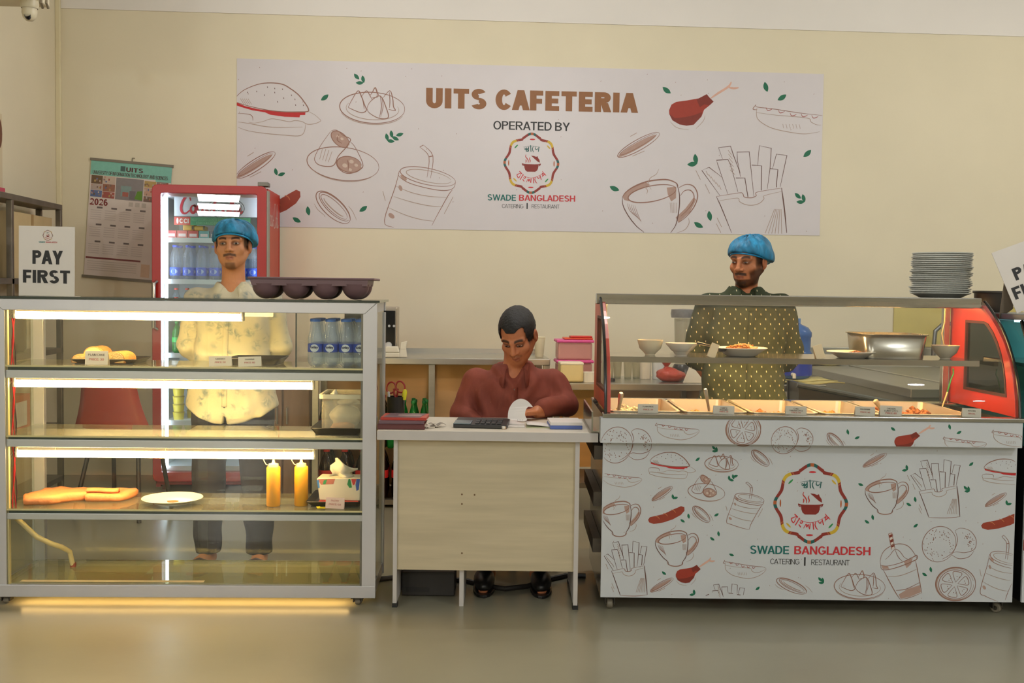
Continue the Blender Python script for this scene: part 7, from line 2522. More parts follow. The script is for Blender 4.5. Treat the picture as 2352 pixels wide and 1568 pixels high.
        return V, np.concatenate(F)


def np_mesh(name, V, F, m, parent, M=None, color=None, smooth_iter=1):
    me = bpy.data.meshes.new(name)
    me.vertices.add(len(V)); me.vertices.foreach_set('co', V.ravel())
    me.loops.add(F.size); me.loops.foreach_set('vertex_index', F.ravel())
    me.polygons.add(len(F)); me.polygons.foreach_set('loop_start', np.arange(0, F.size, 4)); me.polygons.foreach_set('loop_total', np.full(len(F), 4))
    me.update(calc_edges=True)
    me.validate()
    if smooth_iter:
        bm = bmesh.new(); bm.from_mesh(me)
        for _ in range(smooth_iter):
            bmesh.ops.smooth_vert(bm, verts=bm.verts, factor=.5, use_axis_x=True, use_axis_y=True, use_axis_z=True)
        bm.to_mesh(me); bm.free()
    if color is not None:
        W_ = np.empty(len(me.vertices) * 3); me.vertices.foreach_get('co', W_)
        col = color(W_.reshape(-1, 3))
        at = me.color_attributes.new('Col', 'FLOAT_COLOR', 'POINT')
        at.data.foreach_set('color', np.concatenate([col, np.ones((len(col), 1))], 1).ravel())
    if M is not None:
        me.transform(M)
    me.materials.append(m)
    me.polygons.foreach_set('use_smooth', [True] * len(me.polygons))
    me.update()
    o = bpy.data.objects.new(name, me); COL.objects.link(o); o.parent = parent
    return o


def attr_mat(name, rough=.55, spec=.35, sss=0.0):
    m = mat(name, (128, 128, 128), rough, var=0, spec=spec)
    nt = m.node_tree
    at = nt.nodes.new('ShaderNodeAttribute'); at.attribute_name = 'Col'
    nz = nt.nodes.new('ShaderNodeTexNoise'); nz.inputs['Scale'].default_value = 90
    mx = nt.nodes.new('ShaderNodeMix'); mx.data_type = 'RGBA'; mx.blend_type = 'MULTIPLY'
    mr = nt.nodes.new('ShaderNodeMapRange'); mr.inputs[3].default_value = .9; mr.inputs[4].default_value = 1.1
    nt.links.new(nz.outputs[0], mr.inputs[0])
    mx.inputs[0].default_value = 1
    nt.links.new(at.outputs['Color'], mx.inputs[6])
    nt.links.new(mr.outputs[0], mx.inputs[7])
    nt.links.new(mx.outputs[2], nt.nodes['Principled BSDF'].inputs['Base Color'])
    return m


skin_m = attr_mat('skin', .5)
ss = lambda a, b, x: np.clip((x - a) / (b - a), 0, 1) ** 2 * (3 - 2 * np.clip((x - a) / (b - a), 0, 1))


def head_prims(s, Mh, lean=1.0, closed=False, wide=1.0):
    """a head centred between the ears, facing local -y"""
    s.M = Mh
    w = wide
    s.ell((0, .012, .036), (.074 * w, .094, .083), .02)
    s.ell((0, -.020, -.040), (.060 * w, .070, .074), .03)
    s.ell((0, -.062, -.094), (.024 * w, .022, .020), .028)
    s.rc((-.030, -.040, -.072), (-.056, .012, -.040), .020, .018, .02)
    s.rc((.030, -.040, -.072), (.056, .012, -.040), .020, .018, .02)
    s.ell((-.044, -.058, -.024), (.020, .018, .020), .02)
    s.ell((.044, -.058, -.024), (.020, .018, .020), .02)
    s.rc((-.046, -.066, .024), (-.012, -.082, .021), .011, .010, .012)
    s.rc((.046, -.066, .024), (.012, -.082, .021), .011, .010, .012)
    for sx_ in (-1, 1):
        s.ell((sx_ * .030, -.092, .004), (.017, .013, .0105), .010, 'c')
        s.ell((sx_ * .030, -.0685, .004), (.0155, .0145, .0125), .005)
        # ears
        s.ell((sx_ * .078 * w, .012, -.006), (.010, .020, .032), .006)
        s.ell((sx_ * .088 * w, .004, -.004), (.007, .011, .020), .005, 'c')
        s.rc((sx_ * .072 * w, .008, -.03), (sx_ * .070 * w, .004, -.036), .009, .007, .006)
    s.rc((0, -.086, .016), (0, -.104, -.024), .0085, .0115, .010)
    s.ell((0, -.104, -.027), (.0125, .0125, .0105), .006)
    for sx_ in (-1, 1):
        s.ell((sx_ * .0145, -.092, -.029), (.0085, .011, .0085), .005)
        s.ell((sx_ * .007, -.103, -.0375), (.0042, .0050, .0038), .003, 'c')
    s.rc((-.018, -.082, -.0595), (0, -.0895, -.0575), .0058, .0068, .006)
    s.rc((.018, -.082, -.0595), (0, -.0895, -.0575), .0058, .0068, .006)
    s.rc((-.015, -.080, -.0705), (0, -.0865, -.0715), .0062, .0078, .006)
    s.rc((.015, -.080, -.0705), (0, -.0865, -.0715), .0062, .0078, .006)
    s.rc((-.021, -.0885, -.0645), (.021, -.0885, -.0645), .0016, .0016, .003, 'c')
    s.M = Matrix.Identity(4)


def head_paint(Mh, skin, look):
    I = np.array(Mh.inverted())

    def f(P):
        Q = P @ I[:3, :3].T + I[:3, 3]
        x, y, z = Q[:, 0], Q[:, 1], Q[:, 2]
        ax = np.abs(x)
        c_ = np.tile(np.array(lin(skin)), (len(P), 1))

        def mix(col, m):
            nonlocal c_
            c_ = c_ * (1 - m[:, None]) + np.array(lin(col)) * m[:, None]
        near = (np.abs(z) < .14) & (np.abs(y) < .14) & (ax < .1)
        fr_ = ss(-.03, -.055, y) * near
        # lips, ears, nose a little redder
        mix((150, 84, 66), .75 * fr_ * ss(.0225, .014, ax) * ss(.0105, .005, np.abs(z + .0645)) * ss(-.078, -.086, y))
        mix((160, 84, 58), .4 * near * ss(.072, .080, ax))
        br = (24, 17, 13)
        # brows: slightly arched
        zb = .0255 + .004 * np.sin(np.clip((ax - .010) / .044, 0, 1) * PI)
        mix(br, .9 * fr_ * ss(.009, .014, ax) * ss(.054, .046, ax) * ss(.0075, .0035, np.abs(z - zb)))
        # eye rims
        e = np.sqrt(((ax - .030) / .0195) ** 2 + ((z - .004) / .0115) ** 2)
        mix((58, 34, 24), .62 * fr_ * ss(1.25, .75, e))
        if look.get('closed'):
            mix(br, .85 * fr_ * ss(.003, .001, np.abs(z + .003)) * ss(.016, .012, np.abs(ax - .030)))
        mo = look.get('moustache', 0)
        mix(br, mo * fr_ * ss(.034, .026, ax) * ss(.0085, .0045, np.abs(z + .0475 + ax * .18)) * ss(.001, .004, ax + .003))
        go = look.get('goatee', 0)
        mix(br, go * fr_ * ss(.030, .018, ax) * ss(-.082, -.090, z) * ss(-.128, -.112, z))
        be = look.get('beard', 0)
        jaw = ss(-.030 - .0, -.055, z + .0 - .55 * np.clip(ax - .04, 0, 1)) * ss(.040, .015, y) * near
        cheek = 1 - fr_ * ss(.046, .036, ax) * ss(-.080, -.072, z)
        mix(br, be * jaw * cheek * ss(-.126, -.108, z - .25 * np.clip(y + .02, 0, 1)) * ss(.079, .074, ax))
        sb = look.get('sideburn', 0)
        mix((16, 13, 12), sb * near * ss(.055, .064, ax) * ss(.078, .074, ax) * ss(-.052, -.036, y) * ss(.03, .012, y) * ss(-.03 if not be else -.05, -.005, z))
        hr = look.get('hair', 0)
        if hr:
            hz = .052 - .05 * np.clip((y + .05) / .05, 0, 1) - .035 * np.clip((y - .02) / .05, 0, 1)
            mix((16, 13, 12), hr * near * ss(-.003, .006, z - hz) * ss(.080, .075, ax))
        return c_
    return f


def hand_prims(s, wrist, d, up, side, curl=.5, sc=1.0):
    """palm and five fingers; d: from wrist to fingers, up: back of the hand, side: towards the thumb"""
    d, up, side = Vector(d).normalized(), Vector(up).normalized(), Vector(side).normalized()
    w = Vector(wrist)

    def P(a, b, c_):
        return w + (d * a + side * b + up * c_) * sc
    for b in (-.026, -.009, .009, .026):
        s.rc(P(.012, b * .8, 0), P(.085, b, 0), .0135 * sc, .0125 * sc, .010)
    for b, l in ((.027, .068), (.009, .076), (-.009, .070), (-.026, .055)):
        p0 = P(.088, b, 0)
        a1 = curl * .7
        q = p0
        for seg, fr_, an in ((.45, .0088, a1), (.32, .0080, a1 * 2.0), (.25, .0072, a1 * 3.0)):
            nx = q + (d * math.cos(an) - up * math.sin(an)) * l * seg * sc
            s.rc(q, nx, fr_ * sc, fr_ * .92 * sc, .004)
            q = nx
    q = P(.022, .030, -.004)
    for v, r in (((.028, .024, -.010), .0115), ((.028, .010, -.012), .0095), ((.022, .002, -.010), .0082)):
        nx = q + (d * v[0] + side * v[1] + up * v[2]) * sc
        s.rc(q, nx, r * sc, r * .9 * sc, .005)
        q = nx


def cap_mesh(parent, Mh, seed, tilt):
    xs = np.arange(-.13, .131, .0045); ys = np.arange(-.13, .15, .0045); zs = np.arange(-.06, .17, .0045)
    s = Sdf(xs, ys, zs)

    def wr(x, y, z):
        a = np.arctan2(x, -(y - .02))
        return .0022 * np.sin(a * 17 + seed + 9 * z / .1) * ss(.03, .12, z) + .0030 * np.sin(a * 7 + seed * 2 + 30 * z) + .002 * np.sin(40 * x + 31 * y + seed)
    s.M = Matrix.Rotation(tilt, 4, 'Y')

    def fn(x, y, z):
        X, Y, Z = x / .090, (y - .014) / .110, (z - .048) / .076
        d = (np.sqrt(X * X + Y * Y + Z * Z) - 1) * .078
        d = d + wr(x, y, z)
        band = .050 - .32 * (y + .08) + .0
        band = np.maximum(band, -.026)
        return np.maximum(d, band - .006 - z)
    s.put(fn, (-.1, -.11, -.05), (.1, .14, .14), .004)
    # side bulge
    s.ell((.066, .03, .012), (.034, .055, .045), .03)
    s.ell((-.060, .03, .015), (.030, .055, .042), .03)

    def inner(x, y, z):
        X, Y, Z = x / .078, (y - .012) / .097, (z - .03) / .088
        return (np.sqrt(X * X + Y * Y + Z * Z) - 1) * .08
    s.put(inner, (-.08, -.1, -.06), (.08, .11, .12), .003, 'c')

    def below(x, y, z):
        return z - (.050 - .32 * (y + .08)).clip(-.030, 1) + .012
    s.put(below, (-.13, -.13, -.06), (.13, .15, .06), .004, 'c')
    V, F = s.mesh()
    o = np_mesh('hair_cap', V, F, cap_m, parent, Mh, smooth_iter=1)
    # elastic band following the lower edge
    P = []
    for i in range(48):
        a = 2 * PI * i / 48
        x, y = .080 * math.sin(a), .014 - .102 * math.cos(a)
        z = max(-.030, .050 - .32 * (y + .08)) - .010
        P.append(Mh @ (Matrix.Rotation(tilt, 4, 'Y') @ Vector((x, y, z))))
    MB().tube(P + [P[0]], .0042, 8, caps=False).build('elastic', cap_band, o, smooth=True)
    return o


cap_m = mat('hair_net_blue', (34, 128, 172), .55, var=.55, scale=30, bump=.6, bscale=70, alpha=.86, stretch=(1, 1, .35))
cap_band = mat('hair_net_band', (28, 142, 196), .5, var=.1, scale=60)
eye_m = mat('eye', (214, 202, 190), .25, var=0)
_nt = eye_m.node_tree
_tc = _nt.nodes.new('ShaderNodeTexCoord')
_sep = _nt.nodes.new('ShaderNodeSeparateXYZ')
_nt.links.new(_tc.outputs['Object'], _sep.inputs[0])
_vl = _nt.nodes.new('ShaderNodeVectorMath'); _vl.operation = 'LENGTH'
_cx = _nt.nodes.new('ShaderNodeCombineXYZ')
_nt.links.new(_sep.outputs[0], _cx.inputs[0]); _nt.links.new(_sep.outputs[2], _cx.inputs[2])
_nt.links.new(_cx.outputs[0], _vl.inputs[0])
_cr = _nt.nodes.new('ShaderNodeValToRGB')
_cr.color_ramp.interpolation = 'EASE'
_cr.color_ramp.elements[0].position = .0054; _cr.color_ramp.elements[0].color = (.012, .007, .005, 1)
_cr.color_ramp.elements[1].position = .0064; _cr.color_ramp.elements[1].color = (.52, .44, .38, 1)
_nt.links.new(_vl.outputs['Value'], _cr.inputs[0])
_nt.links.new(_cr.outputs[0], _nt.nodes['Principled BSDF'].inputs['Base Color'])


def eyes(parent, Mh, openn=1.0, dx=0.0):
    for sx_ in (-1, 1):
        bm = bmesh.new()
        bmesh.ops.create_uvsphere(bm, u_segments=20, v_segments=12, radius=1)
        for v in bm.verts:
            t_ = abs(v.co.x)
            v.co = Vector((v.co.x * .0122, v.co.y * .0100, v.co.z * .0058 * openn * (1 - .45 * t_ ** 2)))
        me = bpy.data.meshes.new('eye'); bm.to_mesh(me); bm.free()
        me.materials.append(eye_m)
        me.polygons.foreach_set('use_smooth', [True] * len(me.polygons))
        o = bpy.data.objects.new('eye', me); COL.objects.link(o); o.parent = parent
        o.matrix_local = Mh @ Matrix.Translation((sx_ * .030, -.0775, .0035)) @ Matrix.Rotation(sx_ * .16, 4, 'Z') @ Matrix.Translation((dx, 0, 0))


def collar(parent, z0, r0, m, tip=.055, open_=28, cy=.0, tilt=0.0, wide=1.0):
    """stand and folded flap of a shirt collar round the neck"""
    G = [[], [], [], [], []]
    n = 40
    for i in range(n + 1):
        a = math.radians(-180 + open_ + (360 - 2 * open_) * i / n)
        f = abs(i / n * 2 - 1)
        x, y = math.sin(a), math.cos(a)
        low = f ** 3
        zf = z0 - .022 * low
        sp = .012 * f ** 2
        for row, (r, dz) in enumerate(((r0 + .012, -.006), (r0 + .004 + sp * .3, .030), (r0 + .010 + sp * .4, .033), (r0 + .018 + sp, .014), (r0 + .026 + sp * 1.6, -.012 - tip * .55 * f ** 4))):
            G[row].append((x * r * wide, cy + y * r * 1.0 + tilt * dz, zf + dz))
    return MB().grid(G).build('collar', m, parent, smooth='all', solid=.0025)


def surf_buttons(shirt, parent, pts, m, r=.0055):
    from mathutils.bvhtree import BVHTree
    bvh = BVHTree.FromPolygons([v.co.copy() for v in shirt.data.vertices], [tuple(p.vertices) for p in shirt.data.polygons])
    for x, z in pts:
        hit = bvh.ray_cast(Vector((x, -.6, z)), Vector((0, 1, 0)))
        if hit[0] is None:
            continue
        M = Matrix.Translation(hit[0]) @ hit[1].to_track_quat('Z', 'Y').to_matrix().to_4x4()
        MB().lathe([(0, .0022), (r, .0018), (r, -.001), (0, -.001)], 12, M=M).build('button', m, parent)


def placket(shirt, parent, x0, z0, z1, w, m, dx=0.0):
    from mathutils.bvhtree import BVHTree
    bvh = BVHTree.FromPolygons([v.co.copy() for v in shirt.data.vertices], [tuple(p.vertices) for p in shirt.data.polygons])
    G = []
    for z in np.linspace(z0, z1, 40):
        row = []
        for x in (x0 - w / 2, x0, x0 + w / 2):
            hit = bvh.ray_cast(Vector((x + dx * (z - z0), -.6, z)), Vector((0, 1, 0)))
            if hit[0] is not None:
                row.append((hit[0].x, hit[0].y - .0018, hit[0].z))
        if len(row) == 3:
            G.append(row)
    if len(G) > 2:
        MB().grid(G).build('placket', m, parent, smooth='all', solid=.0022)


def legs_body(s, foot_out=.012, hips=.09, knees=.10, ankles=.105):
    for sx_ in (-1, 1):
        s.rc((sx_ * hips, .01, .88), (sx_ * knees, -.005, .49), .082, .056, .03)
        s.rc((sx_ * knees, -.005, .49), (sx_ * ankles, .015, .10), .054, .036, .02)
        s.ell((sx_ * (knees + .001), .03, .36), (.048, .052, .10), .03)
        s.rc((sx_ * ankles, .030, .045), (sx_ * (ankles + foot_out), -.09, .038), .040, .036, .02)
        s.rc((sx_ * (ankles + foot_out), -.09, .034), (sx_ * (ankles + foot_out * 1.3), -.155, .022), .034, .022, .02)
        for k in range(5):
            o = -.026 + k * .013
            s.rc((sx_ * (ankles + foot_out * 1.3) - sx_ * o, -.150, .018), (sx_ * (ankles + foot_out * 1.3) - sx_ * o * 1.15, -.188 + .006 * k, .013), .011 if k else .010, .0095, .004)


def pants(parent, m, knees=.10, ankles=.105, hips=.09, zc=.07, flare=1.0):
    xs = np.arange(-.30, .301, .008); ys = np.arange(-.20, .22, .008); zs = np.arange(.03, 1.06, .009)
    s = Sdf(xs, ys, zs)
    wr = lambda x, y, z: .0032 * np.sin(42 * z + 9 * x + 14 * y) * ss(.5, .1, z) + .002 * np.sin(25 * z - 30 * x)
    s.loft([(.72, 0, .01, .192, .118), (.82, 0, .01, .196, .122), (.92, 0, .01, .180, .125), (1.03, 0, .008, .165, .112)], .02)
    for sx_ in (-1, 1):
        s.loft([(zc, sx_ * ankles, .012, .062, .066), (.12, sx_ * ankles, .012, .060 * flare, .066), (.30, sx_ * (ankles * .6 + knees * .4), .012, .072 * flare, .076), (.50, sx_ * knees, .0, .080, .084),
                (.70, sx_ * (knees * .4 + hips * .6), .002, .095, .098), (.90, sx_ * hips, .01, .100, .118)], .015, 2.1, wr)
    V, F = s.mesh()
    return np_mesh('trousers', V, F, m, parent)


def sandals(parent, ankles, m, foot_out=.012):
    for sx_ in (-1, 1):
        cx = sx_ * (ankles + foot_out * .7)
        P = [(cx + .046 * math.sin(a) * (1.05 if math.cos(a) < 0 else .85), -.06 - .135 * -math.cos(a) * -1 if False else -.06 + .135 * math.cos(a)) for a in np.linspace(0, 2 * PI, 21)[:-1]]
        o = MB().prism(P, 0.0005, .012, 'z').build('sandal', m, parent, bevel=.003)
        MB().tube([(cx - .045, -.10, .014), (cx - .03, -.115, .060), (cx, -.12, .071), (cx + .03, -.115, .060), (cx + .045, -.10, .014)], .006, 8).build('strap', m, o, smooth=True)


def fabric_tick(name, base, tick):
    m = mat(name, base, .75, var=.10, scale=14, bump=.12, bscale=240, spec=.2)
    nt = m.node_tree
    b = nt.nodes['Principled BSDF']
    src = b.inputs['Base Color'].links[0].from_socket
    tc = nt.nodes.new('ShaderNodeTexCoord')
    sp = nt.nodes.new('ShaderNodeSeparateXYZ')
    nt.links.new(tc.outputs['Object'], sp.inputs[0])

    def mth(op, a, b_=None, c_=None):
        q = nt.nodes.new('ShaderNodeMath'); q.operation = op
        for i, v in enumerate((a, b_, c_)):
            if v is None:
                continue
            if isinstance(v, (int, float)):
                q.inputs[i].default_value = v
            else:
                nt.links.new(v, q.inputs[i])
        return q.outputs[0]
    zz = mth('DIVIDE', mth('ADD', sp.outputs[2], 5), .0235)
    row = mth('FLOOR', zz)
    xx = mth('ADD', mth('DIVIDE', mth('ADD', mth('ADD', sp.outputs[0], mth('MULTIPLY', sp.outputs[2], .10)), 5), .050), mth('MULTIPLY', row, .42))
    fx = mth('ABSOLUTE', mth('SUBTRACT', mth('FRACT', xx), .5))
    fz_ = mth('ABSOLUTE', mth('SUBTRACT', mth('FRACT', zz), .5))
    k = mth('MULTIPLY', mth('LESS_THAN', fx, .034), mth('LESS_THAN', fz_, .19))
    mx = nt.nodes.new('ShaderNodeMix'); mx.data_type = 'RGBA'
    nt.links.new(k, mx.inputs[0]); nt.links.new(src, mx.inputs[6]); mx.inputs[7].default_value = (*lin(tick), 1)
    nt.links.new(mx.outputs[2], b.inputs['Base Color'])
    return m


def fabric_floral(name, base, spot):
    m = mat(name, base, .8, var=.05, scale=12, bump=.1, bscale=220, spec=.2)
    nt = m.node_tree
    b = nt.nodes['Principled BSDF']
    src = b.inputs['Base Color'].links[0].from_socket
    tc = nt.nodes.new('ShaderNodeTexCoord')
    n1 = nt.nodes.new('ShaderNodeTexNoise'); n1.inputs['Scale'].default_value = 26; n1.inputs['Detail'].default_value = 5; n1.inputs['Distortion'].default_value = 1.2
    vo = nt.nodes.new('ShaderNodeTexVoronoi'); vo.inputs['Scale'].default_value = 17
    nt.links.new(tc.outputs['Object'], n1.inputs[0]); nt.links.new(tc.outputs['Object'], vo.inputs[0])
    r1 = nt.nodes.new('ShaderNodeMapRange'); r1.inputs[1].default_value = .44; r1.inputs[2].default_value = .60
    r2 = nt.nodes.new('ShaderNodeMapRange'); r2.inputs[1].default_value = .55; r2.inputs[2].default_value = .2
    nt.links.new(n1.outputs[0], r1.inputs[0]); nt.links.new(vo.outputs['Distance'], r2.inputs[0])
    ml = nt.nodes.new('ShaderNodeMath'); ml.operation = 'MULTIPLY'
    nt.links.new(r1.outputs[0], ml.inputs[0]); nt.links.new(r2.outputs[0], ml.inputs[1])
    m3 = nt.nodes.new('ShaderNodeMath'); m3.operation = 'MULTIPLY'; m3.inputs[1].default_value = .75
    nt.links.new(ml.outputs[0], m3.inputs[0])
    mx = nt.nodes.new('ShaderNodeMix'); mx.data_type = 'RGBA'
    nt.links.new(m3.outputs[0], mx.inputs[0]); nt.links.new(src, mx.inputs[6]); mx.inputs[7].default_value = (*lin(spot), 1)
    nt.links.new(mx.outputs[2], b.inputs['Base Color'])
    return m


def person(label, fr, loc, rz):
    return thing('person', label, 'person', fr, loc, rz=rz)


blackp = mat('trouser_black', (36, 31, 28), .8, var=.10, scale=10, spec=.2)
brown_s = mat('sandal_brown', (74, 46, 32), .5, var=.08)
btn = mat('button_dark', (90, 84, 76), .35)

# ================= man standing behind the left display case
pm1 = K.at(535, 1312, 5.26)
t = person('man in blue hair net and pale patterned shirt standing behind the left display case', K, (pm1.x, 5.26, 0), .04)
Mh = Matrix.Translation((0.0, -.012, 1.565)) @ Matrix.Rotation(-.03, 4, 'Y') @ Matrix.Rotation(.03, 4, 'Z') @ Matrix.Rotation(-.03, 4, 'X')
xs = graded(-.32, .32, -.10, .10, .0075, .0032)
ys = graded(-.22, .24, -.13, .06, .0075, .0034)
zs = graded(-.005, 1.72, 1.43, 1.66, .0085, .0030)
s = Sdf(xs, ys, zs)
legs_body(s, ankles=.125, knees=.115)
s.loft([(.84, 0, .01, .155, .10), (1.0, 0, .01, .145, .095), (1.2, 0, .01, .165, .098), (1.28, 0, .012, .155, .092), (1.33, 0, .012, .10, .080), (1.375, 0, .012, .062, .058)], .03)
s.rc((-.155, .015, 1.292), (.155, .015, 1.292), .036, .036, .03)
s.rc((0, .016, 1.33), (0, .008, 1.50), .057, .053, .03)
for sx_ in (-1, 1):
    s.rc((sx_ * .178, .015, 1.285), (sx_ * .218, .05, 1.08), .038, .036, .02)
    s.rc((sx_ * .218, .05, 1.08), (sx_ * .10, .165, .93), .037, .027, .012)
    hand_prims(s, (sx_ * .10, .165, .93), (-sx_ * .8, .12, -.45), (0, 1, .2), (0, -.1, 1) if sx_ > 0 else (0, -.1, 1), .5)
head_prims(s, Mh, wide=1.03)
V, F = s.mesh()
np_mesh('body', V, F, skin_m, t, color=head_paint(Mh, (196, 134, 94), {'moustache': .8, 'goatee': .6, 'sideburn': .8, 'hair': 1}))
eyes(t, Mh, 1.0, .0012)
cap_mesh(t, Mh @ Matrix.Translation((.006, 0, .006)) @ Matrix.Diagonal((1.10, 1.04, 1.0, 1)), 1.0, .05)
shirt1 = fabric_floral('shirt_floral', (206, 198, 172), (104, 128, 138))
xs = np.arange(-.33, .331, .0085); ys = np.arange(-.22, .25, .0085); zs = np.arange(.66, 1.47, .0085)
s = Sdf(xs, ys, zs)
wr = lambda x, y, z: .004 * np.sin(16 * x + 3 * np.sin(9 * z)) * ss(1.3, .9, z) + .003 * np.sin(30 * z + 12 * x + 9 * y) + .0025 * np.sin(55 * x - 18 * z)
s.loft([(.66, 0, .005, .225, .150), (.80, 0, .005, .215, .150), (.95, 0, .005, .190, .138), (1.1, 0, .008, .180, .126), (1.22, 0, .010, .186, .122), (1.285, 0, .012, .182, .112), (1.315, 0, .013, .158, .102), (1.34, 0, .014, .128, .094), (1.365, 0, .012, .095, .080), (1.39, 0, .012, .078, .074)], .02, 2.4, wr)
s.rc((-.165, .015, 1.305), (.165, .015, 1.305), .050, .050, .03)
wr2 = lambda x, y, z: .003 * np.sin(60 * z + 20 * x)
for sx_ in (-1, 1):
    s.rc((sx_ * .182, .015, 1.30), (sx_ * .224, .045, 1.08), .055, .049, .022)
    s.rc((sx_ * .224, .045, 1.08), (sx_ * .135, .145, .955), .055, .044, .02)


def hem(x, y, z):
    h = .712 + .068 * np.clip(np.abs(x) / .2, 0, 1.2) ** 1.9
    hw_ = .015 * np.clip(1 - (z - .70) / .095, 0, 2)
    notch = (np.abs(x + .012) < hw_) & (y < .10)
    d = z - h
    return np.where(notch, np.minimum(d, -(hw_ - np.abs(x + .012))), d)


s.put(hem, (-.33, -.22, .6), (.33, .25, .80), .004, 'c')
s.rc((0, -.085, 1.40), (0, -.115, 1.285), .055, .010, .015, 'c')
s.ell((0, .0, 1.41), (.067, .068, .06), .01, 'c')
s.folds(1.3, 0.0036)
V, F = s.mesh()
sh = np_mesh('shirt', V, F, shirt1, t)
collar(t, 1.352, .064, shirt1, .07, 26, .008)
placket(sh, t, -.010, .80, 1.28, .026, shirt1)
surf_buttons(sh, t, [(-.010, z) for z in (.80, .915, 1.01, 1.10, 1.20, 1.29)], btn)
pants(t, blackp, .115, .125, flare=1.05)
sandals(t, .125, brown_s)

# ================= man standing behind the right counter
pm3 = K.at(1705, 1000, 5.50)
t = person('man in blue hair net and green dotted shirt looking down behind the serving counter', K, (pm3.x, 5.50, 0), -.06)
SC3 = 1.04
Mh = Matrix.Translation((.004, -.035, 1.528)) @ Matrix.Rotation(-.62, 4, 'Z') @ Matrix.Rotation(.16, 4, 'X') @ Matrix.Rotation(.03, 4, 'Y') @ Matrix.Scale(1.06, 4)
xs = graded(-.34, .34, -.115, .12, .0075, .0033)
ys = graded(-.22, .26, -.16, .09, .0075, .0036)
zs = graded(-.005, 1.70, 1.37, 1.64, .0085, .0032)
s = Sdf(xs, ys, zs)
legs_body(s)
s.loft([(.84, 0, .01, .155, .10), (1.0, 0, .01, .15, .095), (1.2, 0, .01, .17, .10), (1.30, 0, .015, .165, .09), (1.37, 0, .015, .09, .065)], .03)
s.rc((-.165, .015, 1.31), (.165, .015, 1.31), .044, .044, .03)
s.rc((0, .022, 1.30), (.006, -.002, 1.45), .060, .054, .03)
for sx_ in (-1, 1):
    s.rc((sx_ * .19, .015, 1.305), (sx_ * .250, .06, 1.05), .046, .040, .02)
    s.rc((sx_ * .250, .06, 1.05), (sx_ * .14, .17, .90), .039, .028, .012)
    hand_prims(s, (sx_ * .14, .17, .90), (-sx_ * .8, .1, -.5), (0, 1, .2), (0, -.1, 1), .5)
head_prims(s, Mh)
V, F = s.mesh()
np_mesh('body', V, F, skin_m, t, color=head_paint(Mh, (196, 126, 86), {'moustache': .9, 'goatee': .8, 'beard': .85, 'sideburn': .9, 'hair': 1}))
eyes(t, Mh, .55, -.002)
cap_mesh(t, Mh @ Matrix.Translation((.0, .006, -.002)) @ Matrix.Rotation(-.06, 4, 'X') @ Matrix.Diagonal((1.08, 1.05, 1.02, 1)), 2.6, .02)
shirt3 = fabric_tick('shirt_green_dots', (58, 66, 46), (226, 214, 170))
xs = np.arange(-.36, .361, .0085); ys = np.arange(-.22, .27, .0085); zs = np.arange(.72, 1.42, .0085)
s = Sdf(xs, ys, zs)
wr = lambda x, y, z: .0045 * np.sin(22 * z + 24 * np.abs(x) + 3 * np.sin(14 * x)) * ss(1.15, .95, z) + .003 * np.sin(34 * z + 15 * x) + .002 * np.sin(50 * x - 21 * z)
s.loft([(.72, 0, .005, .222, .158), (.90, 0, .005, .208, .148), (1.05, 0, .008, .192, .132), (1.2, 0, .010, .196, .126), (1.29, 0, .014, .187, .112), (1.325, 0, .015, .160, .102), (1.355, 0, .016, .124, .09), (1.40, 0, .012, .080, .076)], .02, 2.4, wr)
s.rc((-.172, .015, 1.31), (.172, .015, 1.31), .054, .054, .03)
for sx_ in (-1, 1):
    s.rc((sx_ * .190, .015, 1.305), (sx_ * .250, .055, 1.06), .060, .058, .024)
    s.rc((sx_ * .250, .055, 1.06), (sx_ * .228, .085, 1.02), .058, .054, .02)
s.rc((0, -.09, 1.41), (0, -.115, 1.30), .052, .010, .015, 'c')
s.ell((0, .0, 1.425), (.071, .072, .06), .01, 'c')
s.folds(4.1, 0.0040)
V, F = s.mesh()
sh = np_mesh('shirt', V, F, shirt3, t)
collar(t, 1.368, .068, shirt3, .055, 22, .006)
placket(sh, t, .0, .76, 1.28, .028, shirt3, .03)
surf_buttons(sh, t, [(.0 + .03 * (z - .76), z) for z in (.82, .93, 1.04, 1.15, 1.25)], mat('button_tan', (170, 130, 100), .4), .005)
pants(t, blackp)
sandals(t, .105, brown_s)

# ================= man sitting at the desk
pm2 = K.at(1182, 900, 5.36)
t = person('seated man with short black hair and maroon shirt writing at the desk', K, (pm2.x, 5.36, 0), 0.0)
Mh = Matrix.Translation((.012, -.090, 1.148)) @ Matrix.Rotation(-.30, 4, 'Z') @ Matrix.Rotation(.60, 4, 'X') @ Matrix.Rotation(-.05, 4, 'Y') @ Matrix.Scale(1.07, 4)
xs = graded(-.36, .36, -.115, .125, .0075, .0033)
ys = graded(-.62, .20, -.22, .03, .0075, .0036)
zs = graded(-.005, 1.32, 1.02, 1.29, .0085, .0033)
s = Sdf(xs, ys, zs)
s.ell((0, .02, .53), (.175, .14, .11), .03)
s.loft([(.50, 0, .02, .17, .115), (.66, 0, .01, .17, .115), (.82, 0, -.005, .165, .112), (.89, 0, -.005, .155, .10), (.94, 0, -.006, .10, .085), (.99, 0, -.008, .068, .066)], .03)
s.rc((-.155, -.005, .905), (.155, -.005, .905), .036, .036, .03)
s.rc((0, .0, .94), (.006, -.055, 1.085), .062, .057, .03)
